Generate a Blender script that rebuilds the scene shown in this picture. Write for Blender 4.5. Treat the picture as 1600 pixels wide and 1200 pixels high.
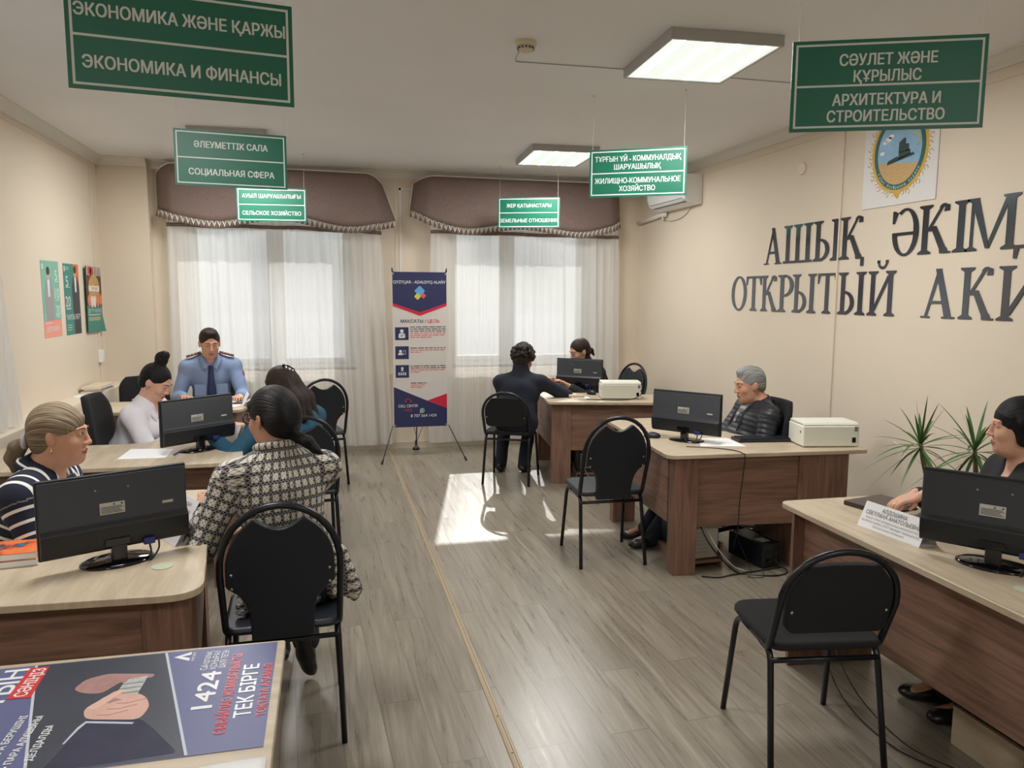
# Open-plan consultation office: desks, visitors, hanging signs, two curtained windows.
import bpy, bmesh, math, random
import numpy as np
from mathutils import Vector, Matrix, Euler

for o in list(bpy.data.objects):
    bpy.data.objects.remove(o)
SC = bpy.context.scene
COL = SC.collection
RND = random.Random(7)
PI = math.pi

# ------------------------------------------------------------------ camera, world, sun, exposure
cam_d = bpy.data.cameras.new('camera')
cam_d.sensor_width = 36.0
cam_d.lens = 36.0 * 1180.0 / 1600.0
cam_d.clip_start = 0.02
cam = bpy.data.objects.new('camera', cam_d)
COL.objects.link(cam)
_r = Vector((0.97142, -0.23732, 0.00499)).normalized()
_f = Vector((0.2363, 0.9646, -0.1178)).normalized()
_u = _r.cross(_f).normalized()
_r = _f.cross(_u).normalized()
cam.matrix_world = Matrix(((_r.x, _u.x, -_f.x, 0), (_r.y, _u.y, -_f.y, 0), (_r.z, _u.z, -_f.z, 1.68), (0, 0, 0, 1)))
SC.camera = cam

world = bpy.data.worlds.new('daylight_sky')
SC.world = world
world.use_nodes = True
wn = world.node_tree
wn.nodes.clear()
w_out = wn.nodes.new('ShaderNodeOutputWorld')
w_bg = wn.nodes.new('ShaderNodeBackground')
w_sky = wn.nodes.new('ShaderNodeTexSky')
w_sky.sky_type = 'HOSEK_WILKIE'
w_sky.sun_direction = Vector((0.21, 1.0, 0.62)).normalized()
w_sky.turbidity = 5.0
w_mix = wn.nodes.new('ShaderNodeMixRGB')
w_mix.inputs[0].default_value = 0.55
w_mix.inputs[2].default_value = (0.80, 0.86, 0.93, 1)
wn.links.new(w_sky.outputs[0], w_mix.inputs[1])
wn.links.new(w_mix.outputs[0], w_bg.inputs[0])
w_bg.inputs[1].default_value = 1.2
wn.links.new(w_bg.outputs[0], w_out.inputs[0])

sun_d = bpy.data.lights.new('sun', 'SUN')
sun_d.energy = 3.6
sun_d.angle = math.radians(0.6)
sun_d.color = (1.0, 0.95, 0.87)
sun = bpy.data.objects.new('sun', sun_d)
COL.objects.link(sun)
sun.location = (3, 20, 12)
sun.rotation_euler = Vector((0.21, 1.0, 0.62)).to_track_quat('Z', 'Y').to_euler()

SC.view_settings.view_transform = 'Standard'
SC.view_settings.look = 'None'
SC.view_settings.gamma = 1.0
SC.view_settings.use_curve_mapping = False
SC.view_settings.exposure = 0.14
try:
    SC.cycles.use_denoising = True
    SC.cycles.max_bounces = 10
    SC.cycles.diffuse_bounces = 6
    SC.cycles.transparent_max_bounces = 16
    SC.cycles.caustics_reflective = False
    SC.cycles.caustics_refractive = False
    SC.cycles.sample_clamp_indirect = 6.0
except Exception:
    pass
LAMP_WATTS = 36.0

# ------------------------------------------------------------------ materials
def lin(c):
    out = []
    for v in c[:3]:
        v = v / 255.0
        out.append(v / 12.92 if v <= 0.04045 else ((v + 0.055) / 1.055) ** 2.4)
    return (*out, 1.0)

MATS = {}
def new_mat(name):
    m = bpy.data.materials.new(name)
    m.use_nodes = True
    n = m.node_tree
    b = n.nodes['Principled BSDF']
    return m, n, b

def mat(name, rgb, rough=0.5, metal=0.0, var=0.0, vscale=8.0, bump=0.0, bscale=200.0, emit=0.0, spec=0.5, coat=0.0, stretch=None):
    """plain procedural material: colour with soft noise variation and noise bump"""
    if name in MATS:
        return MATS[name]
    m, n, b = new_mat(name)
    c = lin(rgb)
    b.inputs['Base Color'].default_value = c
    b.inputs['Roughness'].default_value = rough
    b.inputs['Metallic'].default_value = metal
    b.inputs['Specular IOR Level'].default_value = spec
    b.inputs['Coat Weight'].default_value = coat
    tc = n.nodes.new('ShaderNodeTexCoord')
    mp = n.nodes.new('ShaderNodeMapping')
    n.links.new(tc.outputs['Object'], mp.inputs[0])
    if stretch:
        mp.inputs['Scale'].default_value = stretch
    if var > 0:
        t = n.nodes.new('ShaderNodeTexNoise')
        t.inputs['Scale'].default_value = vscale
        t.inputs['Detail'].default_value = 4
        n.links.new(mp.outputs[0], t.inputs['Vector'])
        r = n.nodes.new('ShaderNodeValToRGB')
        r.color_ramp.elements[0].position = 0.3
        r.color_ramp.elements[1].position = 0.7
        r.color_ramp.elements[0].color = (*[x * (1 - var) for x in c[:3]], 1)
        r.color_ramp.elements[1].color = (*[min(1, x * (1 + var)) for x in c[:3]], 1)
        n.links.new(t.outputs[0], r.inputs[0])
        n.links.new(r.outputs[0], b.inputs['Base Color'])
    if bump > 0:
        t2 = n.nodes.new('ShaderNodeTexNoise')
        t2.inputs['Scale'].default_value = bscale
        t2.inputs['Detail'].default_value = 3
        n.links.new(mp.outputs[0], t2.inputs['Vector'])
        bp = n.nodes.new('ShaderNodeBump')
        bp.inputs['Strength'].default_value = bump
        bp.inputs['Distance'].default_value = 0.01
        n.links.new(t2.outputs[0], bp.inputs['Height'])
        n.links.new(bp.outputs[0], b.inputs['Normal'])
    if emit > 0:
        b.inputs['Emission Color'].default_value = c
        b.inputs['Emission Strength'].default_value = emit
    MATS[name] = m
    return m

def wood(name, c1, c2, scale=(1, 1, 1), rough=0.4, ring=3.0):
    """wood-grain laminate: noise stretched along one axis"""
    if name in MATS:
        return MATS[name]
    m, n, b = new_mat(name)
    tc = n.nodes.new('ShaderNodeTexCoord')
    mp = n.nodes.new('ShaderNodeMapping')
    mp.inputs['Scale'].default_value = scale
    n.links.new(tc.outputs['Object'], mp.inputs[0])
    t1 = n.nodes.new('ShaderNodeTexNoise')
    t1.inputs['Scale'].default_value = ring
    t1.inputs['Detail'].default_value = 8
    t1.inputs['Roughness'].default_value = 0.65
    t1.inputs['Distortion'].default_value = 0.6
    n.links.new(mp.outputs[0], t1.inputs['Vector'])
    r = n.nodes.new('ShaderNodeValToRGB')
    r.color_ramp.elements[0].position = 0.34
    r.color_ramp.elements[0].color = lin(c1)
    r.color_ramp.elements[1].position = 0.66
    r.color_ramp.elements[1].color = lin(c2)
    n.links.new(t1.outputs[0], r.inputs[0])
    n.links.new(r.outputs[0], b.inputs['Base Color'])
    b.inputs['Roughness'].default_value = rough
    MATS[name] = m
    return m

def floor_mat():
    m, n, b = new_mat('vinyl_plank_floor')
    tc = n.nodes.new('ShaderNodeTexCoord')
    mp = n.nodes.new('ShaderNodeMapping')
    mp.inputs['Rotation'].default_value = (0, 0, PI / 2 - 0.052)
    n.links.new(tc.outputs['Object'], mp.inputs[0])
    br = n.nodes.new('ShaderNodeTexBrick')
    br.inputs['Scale'].default_value = 1.0
    br.inputs['Brick Width'].default_value = 1.25
    br.inputs['Row Height'].default_value = 0.165
    br.inputs['Mortar Size'].default_value = 0.0024
    br.inputs['Mortar Smooth'].default_value = 0.2
    br.inputs['Bias'].default_value = 0.0
    br.offset = 0.37
    br.inputs['Color1'].default_value = (0, 0, 0, 1)
    br.inputs['Color2'].default_value = (1, 1, 1, 1)
    br.inputs['Mortar'].default_value = (0.3, 0.3, 0.3, 1)
    n.links.new(mp.outputs[0], br.inputs['Vector'])
    # grain, shifted per plank
    mp2 = n.nodes.new('ShaderNodeMapping')
    mp2.inputs['Scale'].default_value = (20, 0.9, 1)
    mp2.inputs['Rotation'].default_value = (0, 0, -0.052)
    n.links.new(tc.outputs['Object'], mp2.inputs[0])
    add = n.nodes.new('ShaderNodeVectorMath')
    add.operation = 'MULTIPLY_ADD'
    add.inputs[1].default_value = (17, 9, 5)
    n.links.new(br.outputs['Color'], add.inputs[0])
    n.links.new(mp2.outputs[0], add.inputs[2])
    g = n.nodes.new('ShaderNodeTexNoise')
    g.inputs['Scale'].default_value = 1.5
    g.inputs['Detail'].default_value = 9
    g.inputs['Roughness'].default_value = 0.68
    g.inputs['Distortion'].default_value = 1.1
    n.links.new(add.outputs[0], g.inputs['Vector'])
    r = n.nodes.new('ShaderNodeValToRGB')
    e = r.color_ramp.elements
    e[0].position = 0.31
    e[0].color = lin((122, 113, 100))
    e[1].position = 0.66
    e[1].color = lin((158, 149, 133))
    x = e.new(0.48)
    x.color = lin((139, 130, 115))
    n.links.new(g.outputs[0], r.inputs[0])
    tint = n.nodes.new('ShaderNodeMixRGB')
    tint.blend_type = 'MULTIPLY'
    tint.inputs[0].default_value = 0.20
    n.links.new(r.outputs[0], tint.inputs[1])
    n.links.new(br.outputs['Color'], tint.inputs[2])
    seam = n.nodes.new('ShaderNodeMixRGB')
    seam.inputs[2].default_value = lin((78, 68, 57))
    fac = n.nodes.new('ShaderNodeMath')
    fac.operation = 'MULTIPLY'
    fac.inputs[1].default_value = 0.5
    n.links.new(br.outputs['Fac'], fac.inputs[0])
    n.links.new(fac.outputs[0], seam.inputs[0])
    n.links.new(tint.outputs[0], seam.inputs[1])
    n.links.new(seam.outputs[0], b.inputs['Base Color'])
    rr = n.nodes.new('ShaderNodeMapRange')
    rr.inputs['From Min'].default_value = 0.3
    rr.inputs['From Max'].default_value = 0.7
    rr.inputs['To Min'].default_value = 0.25
    rr.inputs['To Max'].default_value = 0.36
    n.links.new(g.outputs[0], rr.inputs[0])
    n.links.new(rr.outputs[0], b.inputs['Roughness'])
    b.inputs['Specular IOR Level'].default_value = 1.0
    bp = n.nodes.new('ShaderNodeBump')
    bp.inputs['Strength'].default_value = 0.07
    bp.inputs['Distance'].default_value = 0.004
    n.links.new(g.outputs[0], bp.inputs['Height'])
    n.links.new(bp.outputs[0], b.inputs['Normal'])
    return m

def sheer_mat(name, open_=0.42):
    m = bpy.data.materials.new(name)
    m.use_nodes = True
    n = m.node_tree
    n.nodes.clear()
    out = n.nodes.new('ShaderNodeOutputMaterial')
    tr = n.nodes.new('ShaderNodeBsdfTransparent')
    tr.inputs[0].default_value = (0.97, 0.98, 1, 1)
    tl = n.nodes.new('ShaderNodeBsdfTranslucent')
    tl.inputs[0].default_value = (0.80, 0.81, 0.81, 1)
    df = n.nodes.new('ShaderNodeBsdfDiffuse')
    df.inputs[0].default_value = (0.86, 0.86, 0.84, 1)
    m1 = n.nodes.new('ShaderNodeMixShader')
    m1.inputs[0].default_value = 0.66
    m2 = n.nodes.new('ShaderNodeMixShader')
    # woven threads: weave density varies in fine vertical streaks
    tc = n.nodes.new('ShaderNodeTexCoord')
    mp = n.nodes.new('ShaderNodeMapping')
    mp.inputs['Scale'].default_value = (30, 30, 0.6)
    t = n.nodes.new('ShaderNodeTexNoise')
    t.inputs['Scale'].default_value = 1.0
    t.inputs['Detail'].default_value = 3
    rr = n.nodes.new('ShaderNodeMapRange')
    rr.inputs['From Min'].default_value = 0.3
    rr.inputs['From Max'].default_value = 0.7
    rr.inputs['To Min'].default_value = 1 - open_ - 0.08
    rr.inputs['To Max'].default_value = 1 - open_ + 0.08
    n.links.new(tc.outputs['Object'], mp.inputs[0])
    n.links.new(mp.outputs[0], t.inputs['Vector'])
    n.links.new(t.outputs[0], rr.inputs[0])
    n.links.new(rr.outputs[0], m2.inputs[0])
    n.links.new(tl.outputs[0], m1.inputs[1])
    n.links.new(df.outputs[0], m1.inputs[2])
    n.links.new(tr.outputs[0], m2.inputs[1])
    n.links.new(m1.outputs[0], m2.inputs[2])
    n.links.new(m2.outputs[0], out.inputs[0])
    return m

def glass_mat(name, tint=(0.95, 0.97, 0.98)):
    if name in MATS:
        return MATS[name]
    m = bpy.data.materials.new(name)
    m.use_nodes = True
    n = m.node_tree
    n.nodes.clear()
    out = n.nodes.new('ShaderNodeOutputMaterial')
    tr = n.nodes.new('ShaderNodeBsdfTransparent')
    tr.inputs[0].default_value = (*tint, 1)
    gl = n.nodes.new('ShaderNodeBsdfGlossy')
    gl.inputs['Roughness'].default_value = 0.03
    fr = n.nodes.new('ShaderNodeFresnel')
    fr.inputs[0].default_value = 1.45
    mx = n.nodes.new('ShaderNodeMixShader')
    n.links.new(fr.outputs[0], mx.inputs[0])
    n.links.new(tr.outputs[0], mx.inputs[1])
    n.links.new(gl.outputs[0], mx.inputs[2])
    n.links.new(mx.outputs[0], out.inputs[0])
    MATS[name] = m
    return m

def math_node(n, op, a, b=None):
    x = n.nodes.new('ShaderNodeMath')
    x.operation = op
    for i, v in enumerate((a, b)):
        if v is None:
            continue
        if isinstance(v, (int, float)):
            x.inputs[i].default_value = v
        else:
            n.links.new(v, x.inputs[i])
    return x.outputs[0]

def fabric_uv(n):
    a = n.nodes.new('ShaderNodeAttribute')
    a.attribute_name = 'weave'
    s = n.nodes.new('ShaderNodeSeparateXYZ')
    n.links.new(a.outputs['Vector'], s.inputs[0])
    return s.outputs[0], s.outputs[1]

def stripe_mat():
    m, n, b = new_mat('navy_white_stripe_knit')
    u, v = fabric_uv(n)
    f = math_node(n, 'FRACT', math_node(n, 'DIVIDE', u, 0.047))
    k = math_node(n, 'LESS_THAN', f, 0.25)
    mx = n.nodes.new('ShaderNodeMixRGB')
    mx.inputs[1].default_value = lin((22, 29, 50))
    mx.inputs[2].default_value = lin((226, 226, 224))
    n.links.new(k, mx.inputs[0])
    n.links.new(mx.outputs[0], b.inputs['Base Color'])
    b.inputs['Roughness'].default_value = 0.85
    return m

def tweed_mat():
    m, n, b = new_mat('black_white_check_tweed')
    u, v = fabric_uv(n)
    P = 0.040
    fu = math_node(n, 'FRACT', math_node(n, 'DIVIDE', u, P))
    fv = math_node(n, 'FRACT', math_node(n, 'DIVIDE', v, P))
    bu = math_node(n, 'LESS_THAN', fu, 0.36)
    bv = math_node(n, 'LESS_THAN', fv, 0.36)
    dark = math_node(n, 'MAXIMUM', bu, bv)
    # small houndstooth flecks in the light squares and broken dark bands
    su = math_node(n, 'LESS_THAN', math_node(n, 'FRACT', math_node(n, 'DIVIDE', math_node(n, 'ADD', u, v), P / 2.5)), 0.32)
    sv = math_node(n, 'LESS_THAN', math_node(n, 'FRACT', math_node(n, 'DIVIDE', math_node(n, 'SUBTRACT', u, v), P / 2.5)), 0.32)
    fl = math_node(n, 'MULTIPLY', su, sv)
    fl2 = math_node(n, 'MULTIPLY', math_node(n, 'MAXIMUM', su, sv), 0.35)
    lightv = math_node(n, 'SUBTRACT', 1.0, math_node(n, 'MAXIMUM', math_node(n, 'MULTIPLY', fl, 0.8), fl2))
    darkv = math_node(n, 'MULTIPLY', fl2, 0.9)
    val = n.nodes.new('ShaderNodeMixRGB')
    n.links.new(dark, val.inputs[0])
    n.links.new(lightv, val.inputs[1])
    n.links.new(darkv, val.inputs[2])
    r = n.nodes.new('ShaderNodeValToRGB')
    r.color_ramp.elements[0].color = lin((26, 26, 36))
    r.color_ramp.elements[1].color = lin((214, 208, 196))
    n.links.new(val.outputs[0], r.inputs[0])
    n.links.new(r.outputs[0], b.inputs['Base Color'])
    b.inputs['Roughness'].default_value = 0.9
    return m

def quilt_mat():
    m, n, b = new_mat('black_quilted_jacket')
    u, v = fabric_uv(n)
    f = math_node(n, 'FRACT', math_node(n, 'DIVIDE', u, 0.035))
    h = math_node(n, 'ABSOLUTE', math_node(n, 'SUBTRACT', f, 0.5))
    bp = n.nodes.new('ShaderNodeBump')
    bp.inputs['Strength'].default_value = 0.8
    bp.inputs['Distance'].default_value = 0.01
    bp.invert = True
    n.links.new(h, bp.inputs['Height'])
    n.links.new(bp.outputs[0], b.inputs['Normal'])
    b.inputs['Base Color'].default_value = lin((30, 32, 40))
    b.inputs['Roughness'].default_value = 0.5
    return m

def hair_mat(name, c1, c2, scale=(34, 5, 1), contrast=0.5):
    """strands: noise stretched along the 'weave' coordinates (u across the strands, v along them)"""
    if name in MATS:
        return MATS[name]
    m, n, b = new_mat(name)
    at = n.nodes.new('ShaderNodeAttribute')
    at.attribute_name = 'weave'
    mp = n.nodes.new('ShaderNodeMapping')
    mp.inputs['Scale'].default_value = scale
    n.links.new(at.outputs['Vector'], mp.inputs[0])
    t = n.nodes.new('ShaderNodeTexNoise')
    t.inputs['Scale'].default_value = 1.0
    t.inputs['Detail'].default_value = 5
    t.inputs['Distortion'].default_value = 0.3
    n.links.new(mp.outputs[0], t.inputs['Vector'])
    r = n.nodes.new('ShaderNodeValToRGB')
    r.color_ramp.elements[0].position = 0.5 - contrast * 0.3
    r.color_ramp.elements[1].position = 0.5 + contrast * 0.4
    r.color_ramp.elements[0].color = lin(c1)
    r.color_ramp.elements[1].color = lin(c2)
    n.links.new(t.outputs[0], r.inputs[0])
    n.links.new(r.outputs[0], b.inputs['Base Color'])
    b.inputs['Roughness'].default_value = 0.5
    b.inputs['Specular IOR Level'].default_value = 0.22
    bp = n.nodes.new('ShaderNodeBump')
    bp.inputs['Strength'].default_value = 0.9
    bp.inputs['Distance'].default_value = 0.006
    n.links.new(t.outputs[0], bp.inputs['Height'])
    n.links.new(bp.outputs[0], b.inputs['Normal'])
    MATS[name] = m
    return m

def skin_mat(name, rgb):
    if name in MATS:
        return MATS[name]
    m = mat(name, rgb, rough=0.5, var=0.06, vscale=30)
    b = m.node_tree.nodes['Principled BSDF']
    b.inputs['Subsurface Weight'].default_value = 0.12
    b.inputs['Subsurface Radius'].default_value = (0.01, 0.004, 0.002)
    b.inputs['Subsurface Scale'].default_value = 0.6
    return m

M_WALL = mat('cream_wall_paint', (220, 207, 188), 0.75, var=0.025, vscale=1.3, bump=0.05, bscale=60)
M_CEIL = mat('white_ceiling_paint', (236, 237, 240), 0.85, var=0.02, vscale=1.0, bump=0.04, bscale=40)
M_CORN = mat('white_cornice', (226, 222, 214), 0.7)
M_FLOOR = floor_mat()
M_PVC = mat('white_pvc', (236, 237, 236), 0.35)
M_GLASS = glass_mat('window_glass')
M_SHEER = sheer_mat('white_sheer_voile', 0.33)
M_BROWN = mat('brown_valance_linen', (122, 104, 97), 0.85, var=0.10, vscale=60, bump=0.2, bscale=400)
M_CREAMC = mat('cream_cord', (232, 226, 212), 0.8)
M_TOP = wood('light_ash_laminate', (176, 160, 136), (202, 187, 163), scale=(10, 1.4, 4), rough=0.38, ring=2.0)
M_TOPX = wood('light_ash_laminate_cross', (176, 160, 136), (202, 187, 163), scale=(1.4, 10, 4), rough=0.38, ring=2.0)
M_PANEL = wood('brown_shimo_laminate', (104, 76, 64), (146, 112, 94), scale=(1.2, 1.2, 16), rough=0.45, ring=2.2)
M_PANELV = wood('brown_shimo_laminate_vertical', (104, 76, 64), (144, 110, 92), scale=(16, 16, 1.2), rough=0.45, ring=2.2)
M_TUBE = mat('black_painted_steel', (22, 25, 31), 0.32, metal=0.2)
M_LEATH = mat('black_leatherette', (18, 25, 35), 0.42, bump=0.15, bscale=300)
M_FAB = mat('black_chair_fabric', (22, 22, 24), 0.95, var=0.15, vscale=300, bump=0.25, bscale=500)
M_STEEL = mat('bolt_steel', (170, 170, 168), 0.3, metal=1.0)
M_MON = mat('black_monitor_plastic', (22, 26, 32), 0.45, bump=0.06, bscale=900)
M_GLOSS = mat('glossy_black_plastic', (14, 14, 16), 0.06)
M_STICK = mat('silver_sticker', (186, 184, 176), 0.45)
M_INK = mat('grey_print', (88, 88, 88), 0.6)
M_PAPER = mat('white_paper', (236, 236, 238), 0.7)
M_WHITE = mat('white_vinyl_print', (206, 214, 209), 0.5)
M_GREEN = mat('green_sign_plastic', (0, 98, 74), 0.42)
M_CORD = mat('clear_fishing_line', (206, 202, 196), 0.5)
M_BLACKCABLE = mat('black_cable', (20, 20, 22), 0.5)
M_GREYCABLE = mat('grey_cable', (176, 174, 168), 0.5)
M_BRASS = mat('brass_threshold', (168, 152, 126), 0.45, metal=0.2)
M_DIFF = mat('lamp_diffuser', (236, 244, 240), 0.4, emit=0.72)
M_TUBEL = mat('lamp_light_strip', (250, 255, 252), 0.4, emit=1.5)
M_LAMPB = mat('lamp_body', (178, 176, 176), 0.5)
M_NAVY = mat('navy_banner_print', (38, 42, 84), 0.5)
M_RED = mat('red_banner_print', (196, 30, 62), 0.5)
M_BGREY = mat('grey_banner_print', (204, 198, 192), 0.55)
M_PRN = mat('cream_printer_plastic', (226, 226, 212), 0.5)
M_PRND = mat('printer_gap', (120, 120, 114), 0.6)

# ------------------------------------------------------------------ mesh helpers
class MB:
    """collects shapes, builds ONE mesh object"""
    def __init__(s):
        s.v = []; s.f = []; s.m = []
    def add(s, verts, faces, m=0, M=None):
        k = len(s.v)
        for p in verts:
            p = Vector(p)
            s.v.append(M @ p if M is not None else p)
        for f in faces:
            s.f.append([i + k for i in f]); s.m.append(m)
        return s
    def box(s, lo, hi, m=0, M=None):
        x0, y0, z0 = lo; x1, y1, z1 = hi
        v = [(x0, y0, z0), (x1, y0, z0), (x1, y1, z0), (x0, y1, z0), (x0, y0, z1), (x1, y0, z1), (x1, y1, z1), (x0, y1, z1)]
        f = [(0, 3, 2, 1), (4, 5, 6, 7), (0, 1, 5, 4), (1, 2, 6, 5), (2, 3, 7, 6), (3, 0, 4, 7)]
        return s.add(v, f, m, M)
    def prism(s, pts, z0, z1, m=0, M=None):
        """2-D outline (ccw) extruded along local z"""
        n = len(pts)
        v = [(x, y, z0) for x, y in pts] + [(x, y, z1) for x, y in pts]
        f = [list(range(n))[::-1], [n + i for i in range(n)]]
        for i in range(n):
            j = (i + 1) % n
            f.append((i, j, n + j, n + i))
        return s.add(v, f, m, M)
    def tube(s, path, r, m=0, n=10, M=None, closed=False, r2=None):
        P = [Vector(p) for p in path]
        N = len(P)
        rings = []
        prev = None
        for i in range(N):
            if closed:
                t = (P[(i + 1) % N] - P[i - 1])
            else:
                t = P[min(i + 1, N - 1)] - P[max(i - 1, 0)]
            t.normalize()
            if prev is None:
                a = Vector((0, 0, 1)) if abs(t.z) < 0.9 else Vector((1, 0, 0))
                u = (a - t * a.dot(t)).normalized()
            else:
                u = (prev - t * prev.dot(t)).normalized()
            prev = u
            w = t.cross(u)
            rr = r if r2 is None else r + (r2 - r) * i / max(N - 1, 1)
            rings.append([P[i] + (u * math.cos(2 * PI * j / n) + w * math.sin(2 * PI * j / n)) * rr for j in range(n)])
        v = [p for R in rings for p in R]
        f = []
        for i in range(N if closed else N - 1):
            a = i * n; b = ((i + 1) % N) * n
            for j in range(n):
                k = (j + 1) % n
                f.append((a + j, a + k, b + k, b + j))
        if not closed:
            f.append(list(range(n))[::-1]); f.append([(N - 1) * n + j for j in range(n)])
        return s.add(v, f, m, M)
    def lathe(s, prof, m=0, n=24, M=None):
        v = []; f = []
        for r, z in prof:
            for j in range(n):
                a = 2 * PI * j / n
                v.append((r * math.cos(a), r * math.sin(a), z))
        for i in range(len(prof) - 1):
            for j in range(n):
                k = (j + 1) % n
                f.append((i * n + j, i * n + k, (i + 1) * n + k, (i + 1) * n + j))
        f.append(list(range(n))[::-1]); f.append([(len(prof) - 1) * n + j for j in range(n)])
        return s.add(v, f, m, M)
    def ell(s, c, r, m=0, nu=14, nv=9, M=None):
        v = []; f = []
        for i in range(nv + 1):
            th = PI * i / nv
            for j in range(nu):
                a = 2 * PI * j / nu
                v.append((c[0] + r[0] * math.sin(th) * math.cos(a), c[1] + r[1] * math.sin(th) * math.sin(a), c[2] + r[2] * math.cos(th)))
        for i in range(nv):
            for j in range(nu):
                k = (j + 1) % nu
                f.append((i * nu + j, (i + 1) * nu + j, (i + 1) * nu + k, i * nu + k))
        return s.add(v, f, m, M)
    def grid(s, fn, nu, nv, m=0):
        v = [fn(i / nu, j / nv) for j in range(nv + 1) for i in range(nu + 1)]
        f = [(j * (nu + 1) + i, j * (nu + 1) + i + 1, (j + 1) * (nu + 1) + i + 1, (j + 1) * (nu + 1) + i) for j in range(nv) for i in range(nu)]
        return s.add(v, f, m)
    def build(s, name, mats, parent=None, smooth=False, bevel=0.0, seg=2, solid=0.0):
        me = bpy.data.meshes.new(name)
        me.from_pydata([tuple(p) for p in s.v], [], s.f)
        if not isinstance(mats, (list, tuple)):
            mats = [mats]
        for mm in mats:
            me.materials.append(mm)
        me.polygons.foreach_set('material_index', s.m)
        if smooth:
            me.polygons.foreach_set('use_smooth', [True] * len(s.f))
        me.update()
        o = bpy.data.objects.new(name, me)
        COL.objects.link(o)
        if parent is not None:
            o.parent = parent
        if solid:
            md = o.modifiers.new('thickness', 'SOLIDIFY'); md.thickness = solid; md.offset = 0
        if bevel:
            md = o.modifiers.new('edge', 'BEVEL'); md.width = bevel; md.segments = seg; md.limit_method = 'ANGLE'; md.angle_limit = 0.6
            if not smooth:
                me.polygons.foreach_set('use_smooth', [True] * len(s.f))
                md.harden_normals = True
        return o

def tag(o, label=None, cat=None, group=None, kind=None):
    if label: o['label'] = label
    if cat: o['category'] = cat
    if group: o['group'] = group
    if kind: o['kind'] = kind
    return o

def thing(name, label, cat, loc=(0, 0, 0), rz=0.0, group=None):
    o = bpy.data.objects.new(name, None)
    COL.objects.link(o)
    o.location = loc
    o.rotation_euler = (0, 0, rz)
    o.empty_display_size = 0.1
    return tag(o, label, cat, group)

def children(o):
    return [c for c in bpy.data.objects if c.parent == o]

def copy_tree(o, parent=None):
    c = o.copy()
    COL.objects.link(c)
    c.parent = parent
    for ch in children(o):
        copy_tree(ch, c)
    return c

def struct(o):
    o['kind'] = 'structure'
    return o

def fillet(path, r, n=6):
    """round the corners of a polyline"""
    P = [Vector(p) for p in path]
    out = [P[0]]
    for i in range(1, len(P) - 1):
        a = (P[i - 1] - P[i]); b = (P[i + 1] - P[i])
        d = min(r, a.length * 0.49, b.length * 0.49)
        p0 = P[i] + a.normalized() * d; p1 = P[i] + b.normalized() * d
        for k in range(n + 1):
            t = k / n
            out.append(p0 * (1 - t) ** 2 + P[i] * 2 * t * (1 - t) + p1 * t * t)
    out.append(P[-1])
    return out

def round_poly(pts, rad, n=5):
    """round the corners of a 2-D polygon; rad: one radius or one per corner"""
    N = len(pts); out = []
    for i in range(N):
        r = rad[i] if isinstance(rad, (list, tuple)) else rad
        p = Vector(pts[i]); a = Vector(pts[i - 1]) - p; b = Vector(pts[(i + 1) % N]) - p
        if r <= 0:
            out.append(tuple(p)); continue
        d = min(r, a.length * 0.49, b.length * 0.49)
        p0 = p + a.normalized() * d; p1 = p + b.normalized() * d
        for k in range(n + 1):
            t = k / n
            q = p0 * (1 - t) ** 2 + p * 2 * t * (1 - t) + p1 * t * t
            out.append((q.x, q.y))
    return out

def spline(pts, n=8):
    """Catmull-Rom through points"""
    P = [Vector(p) for p in pts]
    P = [P[0] * 2 - P[1]] + P + [P[-1] * 2 - P[-2]]
    out = []
    for i in range(1, len(P) - 2):
        for k in range(n):
            t = k / n
            a, b, c, d = P[i - 1], P[i], P[i + 1], P[i + 2]
            out.append(0.5 * ((2 * b) + (c - a) * t + (2 * a - 5 * b + 4 * c - d) * t * t + (3 * b - a - 3 * c + d) * t ** 3))
    out.append(P[-2])
    return out

def frame(o, x, y, z):
    """matrix with the given origin and axes"""
    x, y, z, o = Vector(x), Vector(y), Vector(z), Vector(o)
    return Matrix(((x.x, y.x, z.x, o.x), (x.y, y.y, z.y, o.y), (x.z, y.z, z.z, o.z), (0, 0, 0, 1)))

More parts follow.
